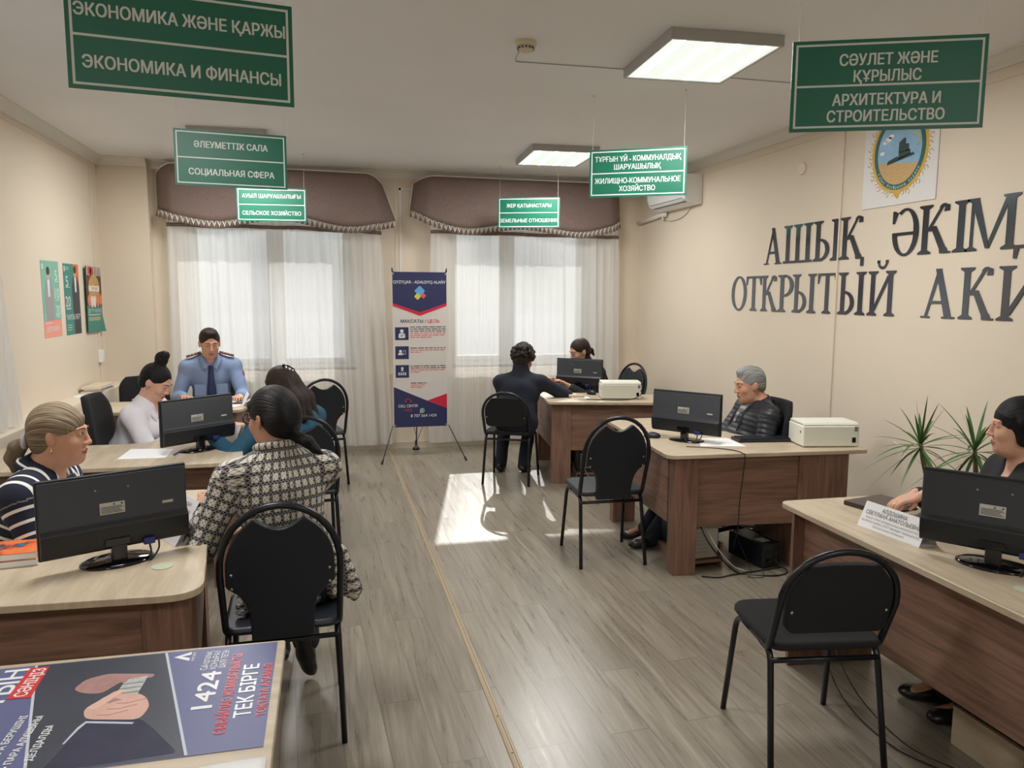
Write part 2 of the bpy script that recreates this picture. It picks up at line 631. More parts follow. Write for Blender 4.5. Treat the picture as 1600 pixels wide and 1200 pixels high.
def text_mesh(txt, w, h=None, bold=0.0, depth=0.0):
    """letter outlines of one line, its box centred on the origin, w wide; cap height h (or natural)"""
    from mathutils.geometry import delaunay_2d_cdt, interpolate_bezier
    cu = bpy.data.curves.new('lettering', 'FONT')
    cu.body = txt
    cu.size = 1.0
    ob = bpy.data.objects.new('lettering', cu)
    COL.objects.link(ob)
    dg = bpy.context.evaluated_depsgraph_get()
    dg.update()
    oe = ob.evaluated_get(dg)
    crv = oe.to_curve(dg)
    loops = []
    for sp in crv.splines:
        if sp.type == 'BEZIER':
            bp = sp.bezier_points; n = len(bp); pts = []
            for i in range(n):
                p, q = bp[i], bp[(i + 1) % n]
                straight = (p.handle_right - p.co).length < 1e-5 and (q.handle_left - q.co).length < 1e-5
                pts += [Vector(p.co)] if straight else interpolate_bezier(p.co, p.handle_right, q.handle_left, q.co, 5)[:-1]
        else:
            pts = [Vector(p.co[:3]) for p in sp.points]
        out = []
        for p in pts:
            if not out or (p - out[-1]).length > 1e-5:
                out.append(p)
        if len(out) > 2:
            loops.append(out)
    oe.to_curve_clear()
    bpy.data.objects.remove(ob)
    bpy.data.curves.remove(cu)
    V, Fc = [], []
    if loops:
        # outlines may overlap themselves: triangulate all edges, keep the triangles whose winding number is not zero
        P2, E2 = [], []
        for L in loops:
            k = len(P2)
            P2 += [Vector((p.x, p.y)) for p in L]
            E2 += [(k + i, k + (i + 1) % len(L)) for i in range(len(L))]
        res = delaunay_2d_cdt(P2, E2, [], 0, 1e-6)
        V = [Vector((p.x, p.y, 0)) for p in res[0]]
        T_ = np.array([list(f) for f in res[2]])
        co = np.array([(p.x, p.y) for p in res[0]])
        cen = co[T_].mean(1)
        A = np.array([P2[i] for i, j in E2]); B = np.array([P2[j] for i, j in E2])
        px, py = cen[:, :1], cen[:, 1:]
        isleft = (B[:, 0] - A[:, 0]) * (py - A[:, 1]) - (px - A[:, 0]) * (B[:, 1] - A[:, 1])
        wind = ((A[:, 1] <= py) & (B[:, 1] > py) & (isleft > 0)).sum(1) - ((A[:, 1] > py) & (B[:, 1] <= py) & (isleft < 0)).sum(1)
        for f in T_[wind != 0]:
            a_, b_, c_ = co[f]
            Fc.append(list(map(int, f)) if (b_[0] - a_[0]) * (c_[1] - a_[1]) - (b_[1] - a_[1]) * (c_[0] - a_[0]) > 0 else list(map(int, f[::-1])))
    if V:
        x0 = min(p.x for p in V); x1 = max(p.x for p in V)
        kx = w / max(x1 - x0, 1e-6)
        ky = kx if h is None else h / 0.727
        V = [((p.x - (x0 + x1) / 2) * kx, (p.y - 0.3635) * ky, 0.0) for p in V]
    me = bpy.data.meshes.new('lettering')
    me.from_pydata(V, [], Fc)
    me.update()
    return me

def text_part(name, txt, w, m, parent, M, h=None, bold=0.012, depth=0.0):
    me = text_mesh(txt, w, h, 0.0, depth)
    if bold > 0.009 and len(me.vertices):                           # heavier stems: the outlines laid again a little to either side
        co = [v.co.copy() for v in me.vertices]; fs = [list(p.vertices) for p in me.polygons]
        ht = (h or 0.03) * min(bold, 0.03) * 1.1
        mm = MB()
        for k, (dx, dy) in enumerate(((-1, -0.5), (-1, 0.5), (-0.35, 0), (0.35, 0), (1, -0.5), (1, 0.5))):
            mm.add([q + Vector((dx * ht, dy * ht, 0.00001 * k)) for q in co], fs)
        bpy.data.meshes.remove(me)
        me = bpy.data.meshes.new(name); me.from_pydata([tuple(p) for p in mm.v], [], mm.f)
    me.name = name
    me.materials.clear()
    me.materials.append(m)
    me.transform(M)
    o = bpy.data.objects.new(name, me)
    COL.objects.link(o)
    o.parent = parent
    return o
# ------------------------------------------------------------------ the room
XL, XR, YB, YF, ZC = -2.12, 3.55, 8.30, -3.2, 2.97
SILL, LEDGE_Y, LEDGE_X = 0.82, 8.20, -1.93
W1 = (-1.42, 0.30, 0.86, 2.46)     # back windows: x0, x1, z0, z1
W2 = (1.35, 3.02, 0.86, 2.46)
W3 = (3.15, 5.25, 0.86, 2.46)      # side windows: y0, y1, z0, z1
W4 = (-1.4, 0.7, 0.86, 2.46)  # unseen opening behind the camera, added to let more daylight in

b = MB(); b.box((XL - 0.5, YF, -0.1), (XR + 0.2, YB + 0.5, 0.0))
struct(b.build('floor', M_FLOOR))
b = MB(); b.box((XL - 0.5, YF, ZC), (XR + 0.2, YB + 0.5, ZC + 0.15))
struct(b.build('ceiling', M_CEIL))

def wall_with_holes(bm, a0, a1, zt, holes, place):
    """panels of a wall between openings; place(lo_a, lo_z, hi_a, hi_z) adds one block"""
    cur = a0
    for (h0, h1, z0, z1) in holes:
        place(cur, 0, h0, zt)
        place(h0, 0, h1, z0)
        place(h0, z1, h1, zt)
        cur = h1
    place(cur, 0, a1, zt)

b = MB()
wall_with_holes(b, XL - 0.5, XR + 0.2, ZC, [W1, W2], lambda p, q, r, s_: b.box((p, YB, q), (r, YB + 0.5, s_)))
b.box((XL, LEDGE_Y, 0), (XR, YB, SILL))                     # thicker lower wall with a sill ledge
b.box((XL, 8.16, 0), (-1.67, YB, ZC))                        # corner pier
struct(b.build('wall_back', M_WALL))
b = MB()
wall_with_holes(b, YF, YB, ZC, [W4, W3], lambda p, q, r, s_: b.box((XL - 0.5, p, q), (XL, r, s_)))
b.box((XL, YF, 0), (LEDGE_X, 8.16, SILL - 0.02))
struct(b.build('wall_left', M_WALL))
b = MB(); b.box((XR, YF, 0), (XR + 0.2, YB, ZC)); struct(b.build('wall_right', M_WALL))
b = MB(); b.box((XL - 0.5, YF - 0.2, 0), (XR + 0.2, YF, ZC)); struct(b.build('wall_front', M_WALL))

# cornices (cove mouldings) along the ceiling
prof = [(0, 0), (0.0, -0.075), (0.012, -0.075), (0.018, -0.05), (0.05, -0.018), (0.075, -0.012), (0.075, 0)]
def cornice(name, p0, p1, inward):
    p0, p1, inw = Vector(p0), Vector(p1), Vector(inward)
    d = (p1 - p0).normalized()
    bb = MB()
    bb.prism(prof, 0, (p1 - p0).length, 0, frame(p0, inw, (0, 0, 1), d))
    return struct(bb.build(name, M_CORN))
cornice('trim_1', (XL, YF, ZC), (XL, 8.16, ZC), (1, 0, 0))
cornice('trim_2', (XR, YF, ZC), (XR, YB, ZC), (-1, 0, 0))
cornice('trim_3', (-1.67, YB, ZC), (XR, YB, ZC), (0, -1, 0))
cornice('trim_4', (XL, 8.16, ZC), (-1.67, 8.16, ZC), (0, -1, 0))
# thin painted picture rail lines below the cornice
b = MB(); b.box((XL, YF, ZC - 0.118), (XL + 0.006, 8.16, ZC - 0.108)); struct(b.build('trim_5', M_WALL))
b = MB(); b.box((XR - 0.006, YF, ZC - 0.135), (XR, YB, ZC - 0.125)); struct(b.build('trim_6', M_WALL))
# panel mould on the pier between the windows
b = MB()
for lo, hi in (((0.78, 8.292, 0.84), (0.80, 8.302, 2.80)), ((0.78, 8.292, 2.78), (1.0, 8.302, 2.80)), ((0.735, 8.294, 0.84), (0.745, 8.302, 2.86))):
    b.box(lo, hi)
struct(b.build('trim_7', M_CORN))
b = MB(); b.box((XL, LEDGE_Y - 0.012, 0), (XR, LEDGE_Y, 0.07)); struct(b.build('baseboard_back', mat('cream_baseboard', (196, 184, 164), 0.5)))
b = MB(); b.box((XR - 0.012, YF, 0), (XR, LEDGE_Y - 0.012, 0.07)); struct(b.build('baseboard_right', mat('cream_baseboard', (196, 184, 164), 0.5)))
b = MB(); b.box((LEDGE_X, YF, 0), (LEDGE_X + 0.012, 8.16, 0.07)); struct(b.build('baseboard_left', mat('cream_baseboard', (196, 184, 164), 0.5)))

# windows: white plastic frame, mullion, handle, panes
def window(name, T, w, z0, z1, split):
    """T maps (across, depth, z) -> world"""
    e = bpy.data.objects.new(name, None); COL.objects.link(e); struct(e)
    fr = MB()
    def bx(a0, a1, q0, q1, d0=0.0, d1=0.07):
        c = [T(a, d, z) for a in (a0, a1) for d in (d0, d1) for z in (q0, q1)]
        lo = [min(p[i] for p in c) for i in range(3)]; hi = [max(p[i] for p in c) for i in range(3)]
        fr.box(lo, hi)
    t = 0.06
    bx(0, t, z0, z1); bx(w - t, w, z0, z1); bx(t, w - t, z0, z0 + t); bx(t, w - t, z1 - t, z1)
    cs = [w * s_ for s_ in split]
    for c in cs:
        bx(c - 0.035, c + 0.035, z0 + t, z1 - t)
    edges = [t] + [v for c in cs for v in (c - 0.035, c + 0.035)] + [w - t]
    for i in range(0, len(edges), 2):                        # sash frames
        a0, a1 = edges[i], edges[i + 1]
        for q in ((a0, a0 + 0.05, z0 + t, z1 - t), (a1 - 0.05, a1, z0 + t, z1 - t), (a0 + 0.05, a1 - 0.05, z0 + t, z0 + t + 0.05), (a0 + 0.05, a1 - 0.05, z1 - t - 0.05, z1 - t)):
            bx(*q, -0.015, 0.05)
    fr.build('window_frame', M_PVC, e)
    for i in range(0, len(edges), 2):
        g = MB()
        a0, a1 = edges[i] + 0.05, edges[i + 1] - 0.05
        g.add([T(a0, 0.02, z0 + 0.11), T(a1, 0.02, z0 + 0.11), T(a1, 0.02, z1 - 0.11), T(a0, 0.02, z1 - 0.11)], [(0, 1, 2, 3)])
        g.build('pane', M_GLASS, e)
    s_ = MB()
    c = [T(a, d, z) for a in (-0.04, w + 0.04) for d in (-0.32, 0.0) for z in (z0 - 0.035, z0)]
    s_.box([min(p[i] for p in c) for i in range(3)], [max(p[i] for p in c) for i in range(3)])
    s_.build('window_sill', M_PVC, e, bevel=0.004)
    return e
window('window_1', lambda a, d, z: (W1[0] + a, 8.66 + d, z), W1[1] - W1[0], W1[2], W1[3], (0.52,))
window('window_2', lambda a, d, z: (W2[0] + a, 8.66 + d, z), W2[1] - W2[0], W2[2], W2[3], (0.42,))
window('window_3', lambda a, d, z: (XL - 0.36 - d, W3[0] + a, z), W3[1] - W3[0], W3[2], W3[3], (0.5,))
window('added_window_4', lambda a, d, z: (XL - 0.36 - d, W4[0] + a, z), W4[1] - W4[0], W4[2], W4[3], (0.5,))  # out of view, added for its daylight

# outside: pale ground and a light fence seen only dimly through the voile
b = MB(); b.box((-60, -40, -0.9), (60, 90, -0.7)); struct(b.build('ground_outside', mat('pale_ground', (206, 206, 204), 0.9, var=0.08, vscale=0.6)))

# brass strip across the floor
b = MB()
b.prism([(-0.017, 0), (-0.014, 0.004), (-0.006, 0.005), (-0.004, 0.0015), (0.004, 0.0015), (0.006, 0.005), (0.014, 0.004), (0.017, 0)], 0, 11.3, 0, frame((0.628, -3.2, 0), (1, 0, 0), (0, 0, 1), (0, -1, 0)) @ Matrix.Translation((0, 0, -11.3)))
for yy in (2.53, 2.78, 3.9, 5.1, 6.3):
    b.lathe([(0.004, 0.002), (0.004, 0.0045), (0.002, 0.0055)], 0, 10, Matrix.Translation((0.628, yy, 0)))
struct(b.build('trim_8', M_BRASS))

# ------------------------------------------------------------------ curtains and valances
def sheer(name, label, fn, cat='curtain', band=None, nu=420, nv=30, seed=1):
    t = thing(name, label, cat)
    g = MB(); g.grid(fn, nu, nv)
    g.build('voile', M_SHEER, t, smooth=True)
    if band:
        z0, z1 = band
        g = MB(); g.grid(lambda u, v: (lambda p: (p[0], p[1] - 0.006, p[2]))(fn(u, None, z0(u) + (z1(u) - z0(u)) * v)), nu, 1)
        g.build('band', M_BROWN, t, smooth=True, solid=0.003)
    return t

def fold(u, seed, n, amp):
    r = random.Random(seed)
    s = 0.0
    for k in range(7):
        fq = n * (0.45 + 0.22 * k) * (1 + 0.15 * r.random()); ph = r.random() * 6.28
        s += math.sin(2 * PI * fq * u + ph + 1.3 * math.sin(2 * PI * (1.7 + r.random()) * u + ph)) / (1 + 0.35 * k)
    return amp * s * 0.45

def back_curtain(xa, xb, xa2, xb2, ztop, zbot, y, seed, n, amp):
    def fn(u, v, z=None):
        if z is None:
            z = zbot + (ztop - zbot) * v
        k = (z - zbot) / (ztop - zbot)
        x0 = xa2 + (xa - xa2) * k; x1 = xb2 + (xb - xb2) * k
        a = amp * (0.75 + 0.25 * (1 - k))
        du = 0.012 * math.sin(9 * u + seed) * (1 - k)
        return (x0 + (x1 - x0) * u + 0.25 * fold(u + 0.03, seed + 9, n, a), y + fold(u + du, seed, n, a), z)
    return fn
f1 = back_curtain(-1.50, 0.56, -1.53, 0.66, 2.62, 0.06, 8.125, 3, 15, 0.024)
sheer('sheer_curtain', 'white sheer curtain with brown band over the left back window, behind the officer', f1,
      band=(lambda u: 2.325 - 0.03 * max(0, (u - 0.55) / 0.45) + 0.004 * math.sin(23 * u), lambda u: 2.362 - 0.03 * max(0, (u - 0.55) / 0.45) + 0.004 * math.sin(23 * u)))
f2 = back_curtain(1.10, 3.22, 1.06, 3.27, 2.62, 0.06, 8.125, 11, 13, 0.024)
sheer('sheer_curtain', 'white sheer curtain with brown band over the right back window, beside the banner stand', f2,
      band=(lambda u: 2.318 - 0.012 * u + 0.004 * math.sin(19 * u), lambda u: 2.355 - 0.012 * u + 0.004 * math.sin(19 * u)))
def f3(u, v, z=None):
    z = 0.815 + 1.75 * v if z is None else z
    yy = 2.9 + (2.68 - 0.20 * v) * u
    return (-1.985 + 0.026 * math.sin(2 * PI * 17 * u) + 0.012 * math.sin(2 * PI * 7.3 * u) - 0.05 * v, yy, z)
sheer('sheer_curtain', 'white sheer curtain on the left side wall, only its edge behind the ponytailed woman', f3)
def tassel_proto():
    t = MB()
    t.lathe([(0.001, 0.0), (0.005, -0.004), (0.006, -0.010), (0.004, -0.014), (0.012, -0.034), (0.0185, -0.066), (0.0, -0.067)], 0, 8)
    return t

def valance(label, xa, xb, bottom, top, ends):
    t = thing('valance', label, 'valance')
    def y_at(u):
        e = min(u, 1 - u)
        return 8.24 - 0.20 * min(1.0, (e / 0.07)) ** 0.5 if e < 0.07 else 8.04
    def inset(v, u):
        return 0
    def fn(u, v):
        xt0, xt1 = xa + ends[0], xb - ends[1]
        x = (xa + (xb - xa) * u) * (1 - v) + (xt0 + (xt1 - xt0) * u) * v
        zb = bottom(u); zt = top(u)
        return (x, y_at(u), zb + (zt - zb) * v)
    g = MB(); g.grid(fn, 90, 10)
    g.build('valance_cloth', M_BROWN, t, smooth=True, solid=0.006)
    g = MB(); g.tube([fn(i / 90, 1) for i in range(91)], 0.007, 0, 6); g.tube([fn(0.0, k / 6) for k in range(7)], 0.009, 0, 6); g.tube([fn(1.0, k / 6) for k in range(7)], 0.007, 0, 6)
    g.build('piping', M_CREAMC, t, smooth=True)
    # looped cream gimp along the bottom edge, brown tassels hanging from it
    n = int((xb - xa) / 0.0475)
    pts = []
    for i in range(n * 10 + 1):
        u = i / (n * 10)
        p = fn(min(max(u, 0.002), 0.998), 0)
        pts.append((p[0], p[1] - 0.008, p[2] - 0.006 - 0.056 * (1 - abs(math.cos(PI * u * n)) ** 0.7)))
    g = MB(); g.tube(pts, 0.0058, 0, 5)
    g.build('loop_trim', M_CREAMC, t, smooth=True)
    proto = None
    for i in range(n):
        p = fn((i + 0.02) / n if i else 0.003, 0)
        if proto is None:
            o = proto = tassel_proto().build('tassel', M_BROWN, t, smooth=True)
        else:
            o = proto.copy(); COL.objects.link(o); o.parent = t
        o.location = (p[0], p[1] - 0.026, p[2] - 0.004)
    return t
def lobes(z_end0, z_l1, z_mid, z_l2, z_end1):
    P = spline([(0, z_end0, 0), (0.10, z_end0 - (z_end0 - z_l1) * 0.62, 0), (0.26, z_l1, 0), (0.5, z_mid, 0), (0.76, z_l2, 0), (0.92, z_end1 - (z_end1 - z_l2) * 0.55, 0), (1, z_end1, 0)], 16)
    def f(u):
        for i in range(len(P) - 1):
            if P[i + 1].x >= u:
                a, c = P[i], P[i + 1]
                return a.y + (c.y - a.y) * (u - a.x) / max(c.x - a.x, 1e-6)
        return z_end1
    return f
def vtop(drop0, drop1, z0, z1):
    def f(u):
        z = z0 + (z1 - z0) * u
        if u < 0.09: z -= drop0 * (1 - u / 0.09) ** 2
        if u > 0.91: z -= drop1 * ((u - 0.91) / 0.09) ** 2
        return z
    return f
valance('brown valance with tassel fringe over the left back window, partly behind the green signs', -1.60, 0.735, lobes(2.50, 2.385, 2.475, 2.365, 2.45), vtop(0.09, 0.10, 2.925, 2.90), (0.0, 0.13))
valance('brown valance with tassel fringe over the right back window, beside the air conditioner', 0.885, 3.27, lobes(2.565, 2.375, 2.445, 2.365, 2.52), vtop(0.06, 0.06, 2.905, 2.90), (0.045, 0.02))

# ------------------------------------------------------------------ ceiling things
LIGHTS = []
def ceiling_light(label, x, y, w=0.595, d=0.66, rz=0.0, n=4):
    t = thing('ceiling_light', label, 'ceiling light', (x, y, ZC), rz, None)
    h = 0.055
    f = MB()
    f.box((-w / 2, -d / 2, -h), (-w / 2 + 0.014, d / 2, 0)); f.box((w / 2 - 0.014, -d / 2, -h), (w / 2, d / 2, 0))
    f.box((-w / 2 + 0.014, -d / 2, -h), (w / 2 - 0.014, -d / 2 + 0.014, 0)); f.box((-w / 2 + 0.014, d / 2 - 0.014, -h), (w / 2 - 0.014, d / 2, 0))
    f.box((-w / 2 + 0.014, -d / 2 + 0.014, -0.012), (w / 2 - 0.014, d / 2 - 0.014, 0))
    f.build('frame', M_LAMPB, t, bevel=0.002)
    g = MB(); g.box((-w / 2 + 0.014, -d / 2 + 0.014, -h + 0.006), (w / 2 - 0.014, d / 2 - 0.014, -h + 0.009))
    g.build('diffuser', M_DIFF, t)
    for i in range(n):
        xx = -w / 2 + w * (i + 0.5) / n
        s_ = MB(); s_.box((xx - 0.017, -d / 2 + 0.03, -h + 0.0035), (xx + 0.017, d / 2 - 0.03, -h + 0.0062))
        s_.build('light_strip', M_TUBEL, t)
    ld = bpy.data.lights.new('panel_glow', 'AREA')
    ld.shape = 'RECTANGLE'; ld.size = w - 0.06; ld.size_y = d - 0.06
    ld.energy = LAMP_WATTS; ld.color = (1.0, 0.99, 0.975)
    lo = bpy.data.objects.new('panel_glow', ld); COL.objects.link(lo)
    lo.parent = t; lo.location = (0, 0, -h - 0.004)
    LIGHTS.append(lo)
    return t
ceiling_light('lit square ceiling panel nearest the viewer, beside the smoke detector', 1.968, 3.87, 0.60, 0.70, math.radians(-3))
ceiling_light('lit square ceiling panel farther back, above the housing and utilities sign', 2.08, 6.84, 0.60, 0.78, math.radians(-3))
ceiling_light('ceiling panel half hidden behind the social sphere sign', -0.73, 6.86, 0.60, 0.78)
ceiling_light('ceiling panel on the left, hidden above the economy and finance sign', -0.70, 3.30, 0.60, 0.66)
ceiling_light('added unseen ceiling panel behind the viewer on the right side', 1.95, -1.0, 0.60, 0.66)  # unseen lamp, added to brighten signs and fronts facing the camera
ceiling_light('added unseen ceiling panel behind the viewer on the left side', -0.70, -1.0, 0.60, 0.66)  # also an unseen lamp, added as light from behind the camera

t = thing('smoke_detector', 'small cream smoke detector on the ceiling left of the lit panel', 'smoke detector', (1.027, 3.93, ZC))
b = MB(); b.lathe([(0.0, 0), (0.055, 0), (0.055, -0.018), (0.050, -0.024), (0.0, -0.024)], 0, 28); b.build('base', mat('aged_cream_plastic', (214, 206, 178), 0.45), t, smooth=False, bevel=0.002)
b = MB(); b.lathe([(0.0, -0.024), (0.044, -0.024), (0.043, -0.034), (0.030, -0.050), (0.012, -0.056), (0.0, -0.056)], 0, 28); b.build('sensor_head', mat('aged_cream_plastic', (214, 206, 178), 0.45), t, smooth=True)
b = MB()
for k in range(14):
    a = 2 * PI * k / 14
    b.box((0.041, -0.006, -0.040), (0.0445, 0.006, -0.030), 0, Matrix.Rotation(a, 4, 'Z'))
b.build('vent_slots', M_INK, t)
b = MB(); b.tube(spline([(1.03, 3.99, ZC - 0.004), (1.035, 4.15, ZC - 0.004), (1.053, 4.254, ZC - 0.004)], 4) + [Vector((1.69, 4.236, ZC - 0.004)), Vector((2.757, 4.24, ZC - 0.004)), Vector((3.5, 4.25, ZC - 0.004))], 0.0028, 0, 6)
tag(b.build('ceiling_cable', M_GREYCABLE), 'thin grey cable along the ceiling from the smoke detector past the lit panel', 'cable')

# ------------------------------------------------------------------ hanging signs
def sign(label, a, c, z, lines, h=0.305, rise=0.0):
    """a, c: world xy of the lower corners; lines: [(text, width share, y centre share, letter height)]"""
    a, c = Vector((*a, 0)), Vector((*c, 0))
    d = c - a
    w = d.length
    t = thing('hanging_sign', label, 'sign', ((a.x + c.x) / 2, (a.y + c.y) / 2, z), math.atan2(d.y, d.x))
    b = MB(); b.box((-w / 2, -0.002, 0), (w / 2, 0.002, h)); b.build('board', M_GREEN, t)
    fr = MB(); e = 0.012; k = 0.007; y0, y1 = -0.0028, -0.0021
    fr.box((-w / 2 + e, y0, e), (w / 2 - e, y1, e + k)); fr.box((-w / 2 + e, y0, h - e - k), (w / 2 - e, y1, h - e))
    fr.box((-w / 2 + e, y0, e + k), (-w / 2 + e + k, y1, h - e - k)); fr.box((w / 2 - e - k, y0, e + k), (w / 2 - e, y1, h - e - k))
    fr.box((-w / 2 + e + k, y0, h / 2 - k / 2), (w / 2 - e - k, y1, h / 2 + k / 2))
    fr.build('border', M_WHITE, t)
    for txt, ws, yc, hh in lines:
        M = frame((0, -0.003, yc * h), (1, 0, 0), (0, 0, 1), (0, -1, 0))
        text_part('lettering', txt, ws * w, M_WHITE, t, M, hh, 0.013 if z > 2.33 else 0.022 if len(lines) > 2 and z > 2.3 else 0.028)
    for sx in (-1, 1):
        cb = MB(); cb.tube([(sx * (w / 2 - 0.02), 0, h - 0.004), (sx * (w / 2 - 0.02), 0, ZC - z)], 0.0008, 0, 5)
        cb.lathe([(0.0, 0), (0.007, 0), (0.006, -0.008), (0.0, -0.010)], 0, 8, Matrix.Translation((sx * (w / 2 - 0.02), 0, ZC - z)))
        cb.build('cord', M_CORD, t)
    return t
sign('large green hanging sign reading economy and finance in white, nearest on the left', (-0.711, 2.516), (-0.085, 2.592), 2.269,
     [('ЭКОНОМИКА ЖӘНЕ ҚАРЖЫ', 0.925, 0.735, 0.036), ('ЭКОНОМИКА И ФИНАНСЫ', 0.875, 0.26, 0.036)])
sign('green hanging sign reading social sphere, before the half-hidden ceiling panel', (-0.838, 4.842), (-0.2145, 4.915), 2.306,
     [('ӘЛЕУМЕТТІК САЛА', 0.65, 0.745, 0.036), ('СОЦИАЛЬНАЯ СФЕРА', 0.76, 0.255, 0.036)], h=0.320)
sign('small green hanging sign reading agriculture, below and behind the social sphere sign', (-0.787, 7.548), (-0.16, 7.489), 2.346,
     [('АУЫЛ ШАРУАШЫЛЫҒЫ', 0.84, 0.76, 0.036), ('СЕЛЬСКОЕ ХОЗЯЙСТВО', 0.84, 0.25, 0.036)])
sign('small green hanging sign reading land relations, before the right valance', (1.719, 7.648), (2.302, 7.413), 2.349,
     [('ЖЕР ҚАТЫНАСТАРЫ', 0.72, 0.735, 0.036), ('ЗЕМЕЛЬНЫЕ ОТНОШЕНИЯ', 0.93, 0.25, 0.036)])
sign('green hanging sign reading housing and utilities, before the air conditioner', (1.708, 4.85), (2.253, 4.54), 2.318,
     [('ТҰРҒЫН ҮЙ - КОММУНАЛДЫҚ', 0.88, 0.80, 0.034), ('ШАРУАШЫЛЫҚ', 0.48, 0.63, 0.034), ('ЖИЛИЩНО-КОММУНАЛЬНОЕ', 0.88, 0.345, 0.034), ('ХОЗЯЙСТВО', 0.37, 0.175, 0.034)])
sign('large glossy green hanging sign reading architecture and construction, nearest on the right', (1.60, 2.442), (2.182, 2.20), 2.252,
     [('СӘУЛЕТ ЖӘНЕ', 0.50, 0.78, 0.038), ('ҚҰРЫЛЫС', 0.345, 0.60, 0.038), ('АРХИТЕКТУРА И', 0.555, 0.345, 0.038), ('СТРОИТЕЛЬСТВО', 0.605, 0.165, 0.038)])

# ------------------------------------------------------------------ right wall: serif letters, emblem, air conditioner
def g_stem(s, x, y0=0.0, y1=1.0, w=0.17, top=True, bot=True, sw=0.11):
    s.append([(x - w / 2, y0), (x + w / 2, y0), (x + w / 2, y1), (x - w / 2, y1)])
    if bot: s.append([(x - w / 2 - sw, y0), (x + w / 2 + sw, y0), (x + w / 2 + sw, y0 + 0.035), (x + w / 2, y0 + 0.085), (x - w / 2, y0 + 0.085), (x - w / 2 - sw, y0 + 0.035)])
    if top: s.append([(x - w / 2 - sw, y1), (x - w / 2 - sw, y1 - 0.035), (x - w / 2, y1 - 0.085), (x + w / 2, y1 - 0.085), (x + w / 2 + sw, y1 - 0.035), (x + w / 2 + sw, y1)][::-1])
def g_bar(s, x0, x1, y, t=0.06):
    s.append([(x0, y - t / 2), (x1, y - t / 2), (x1, y + t / 2), (x0, y + t / 2)])
def g_line(s, p, q, w0, w1=None):
    """diagonal stroke; widths measured horizontally"""
    w1 = w0 if w1 is None else w1
    s.append([(p[0] - w0 / 2, p[1]), (p[0] + w0 / 2, p[1]), (q[0] + w1 / 2, q[1]), (q[0] - w1 / 2, q[1])] if p[1] < q[1] else [(q[0] - w1 / 2, q[1]), (q[0] + w1 / 2, q[1]), (p[0] + w0 / 2, p[1]), (p[0] - w0 / 2, p[1])])
def g_arc(s, cx, cy, rx, ry, a0, a1, thick=0.17, thin=0.06, n=28):
    """ring segment, thick at the sides and thin at top and bottom"""
    pts = []
    for i in range(n + 1):
        a = math.radians(a0 + (a1 - a0) * i / n)
        ca, sa = math.cos(a), math.sin(a)
        t = thin + (thick - thin) * ca * ca
        pts.append(((cx + rx * ca, cy + ry * sa), (cx + (rx - thick) * ca, cy + (ry - thin) * sa)))
    for i in range(n):
        o0, i0 = pts[i]; o1, i1 = pts[i + 1]
        s.append([o0, o1, i1, i0] if a1 > a0 else [o1, o0, i0, i1])
def g_serif(s, x, y, w, up):
    d = 0.035 if up else -0.035
    q = [(x - w / 2, y), (x + w / 2, y), (x + w / 2, y + d), (x - w / 2, y + d)]
    s.append(q if up else q[::-1])
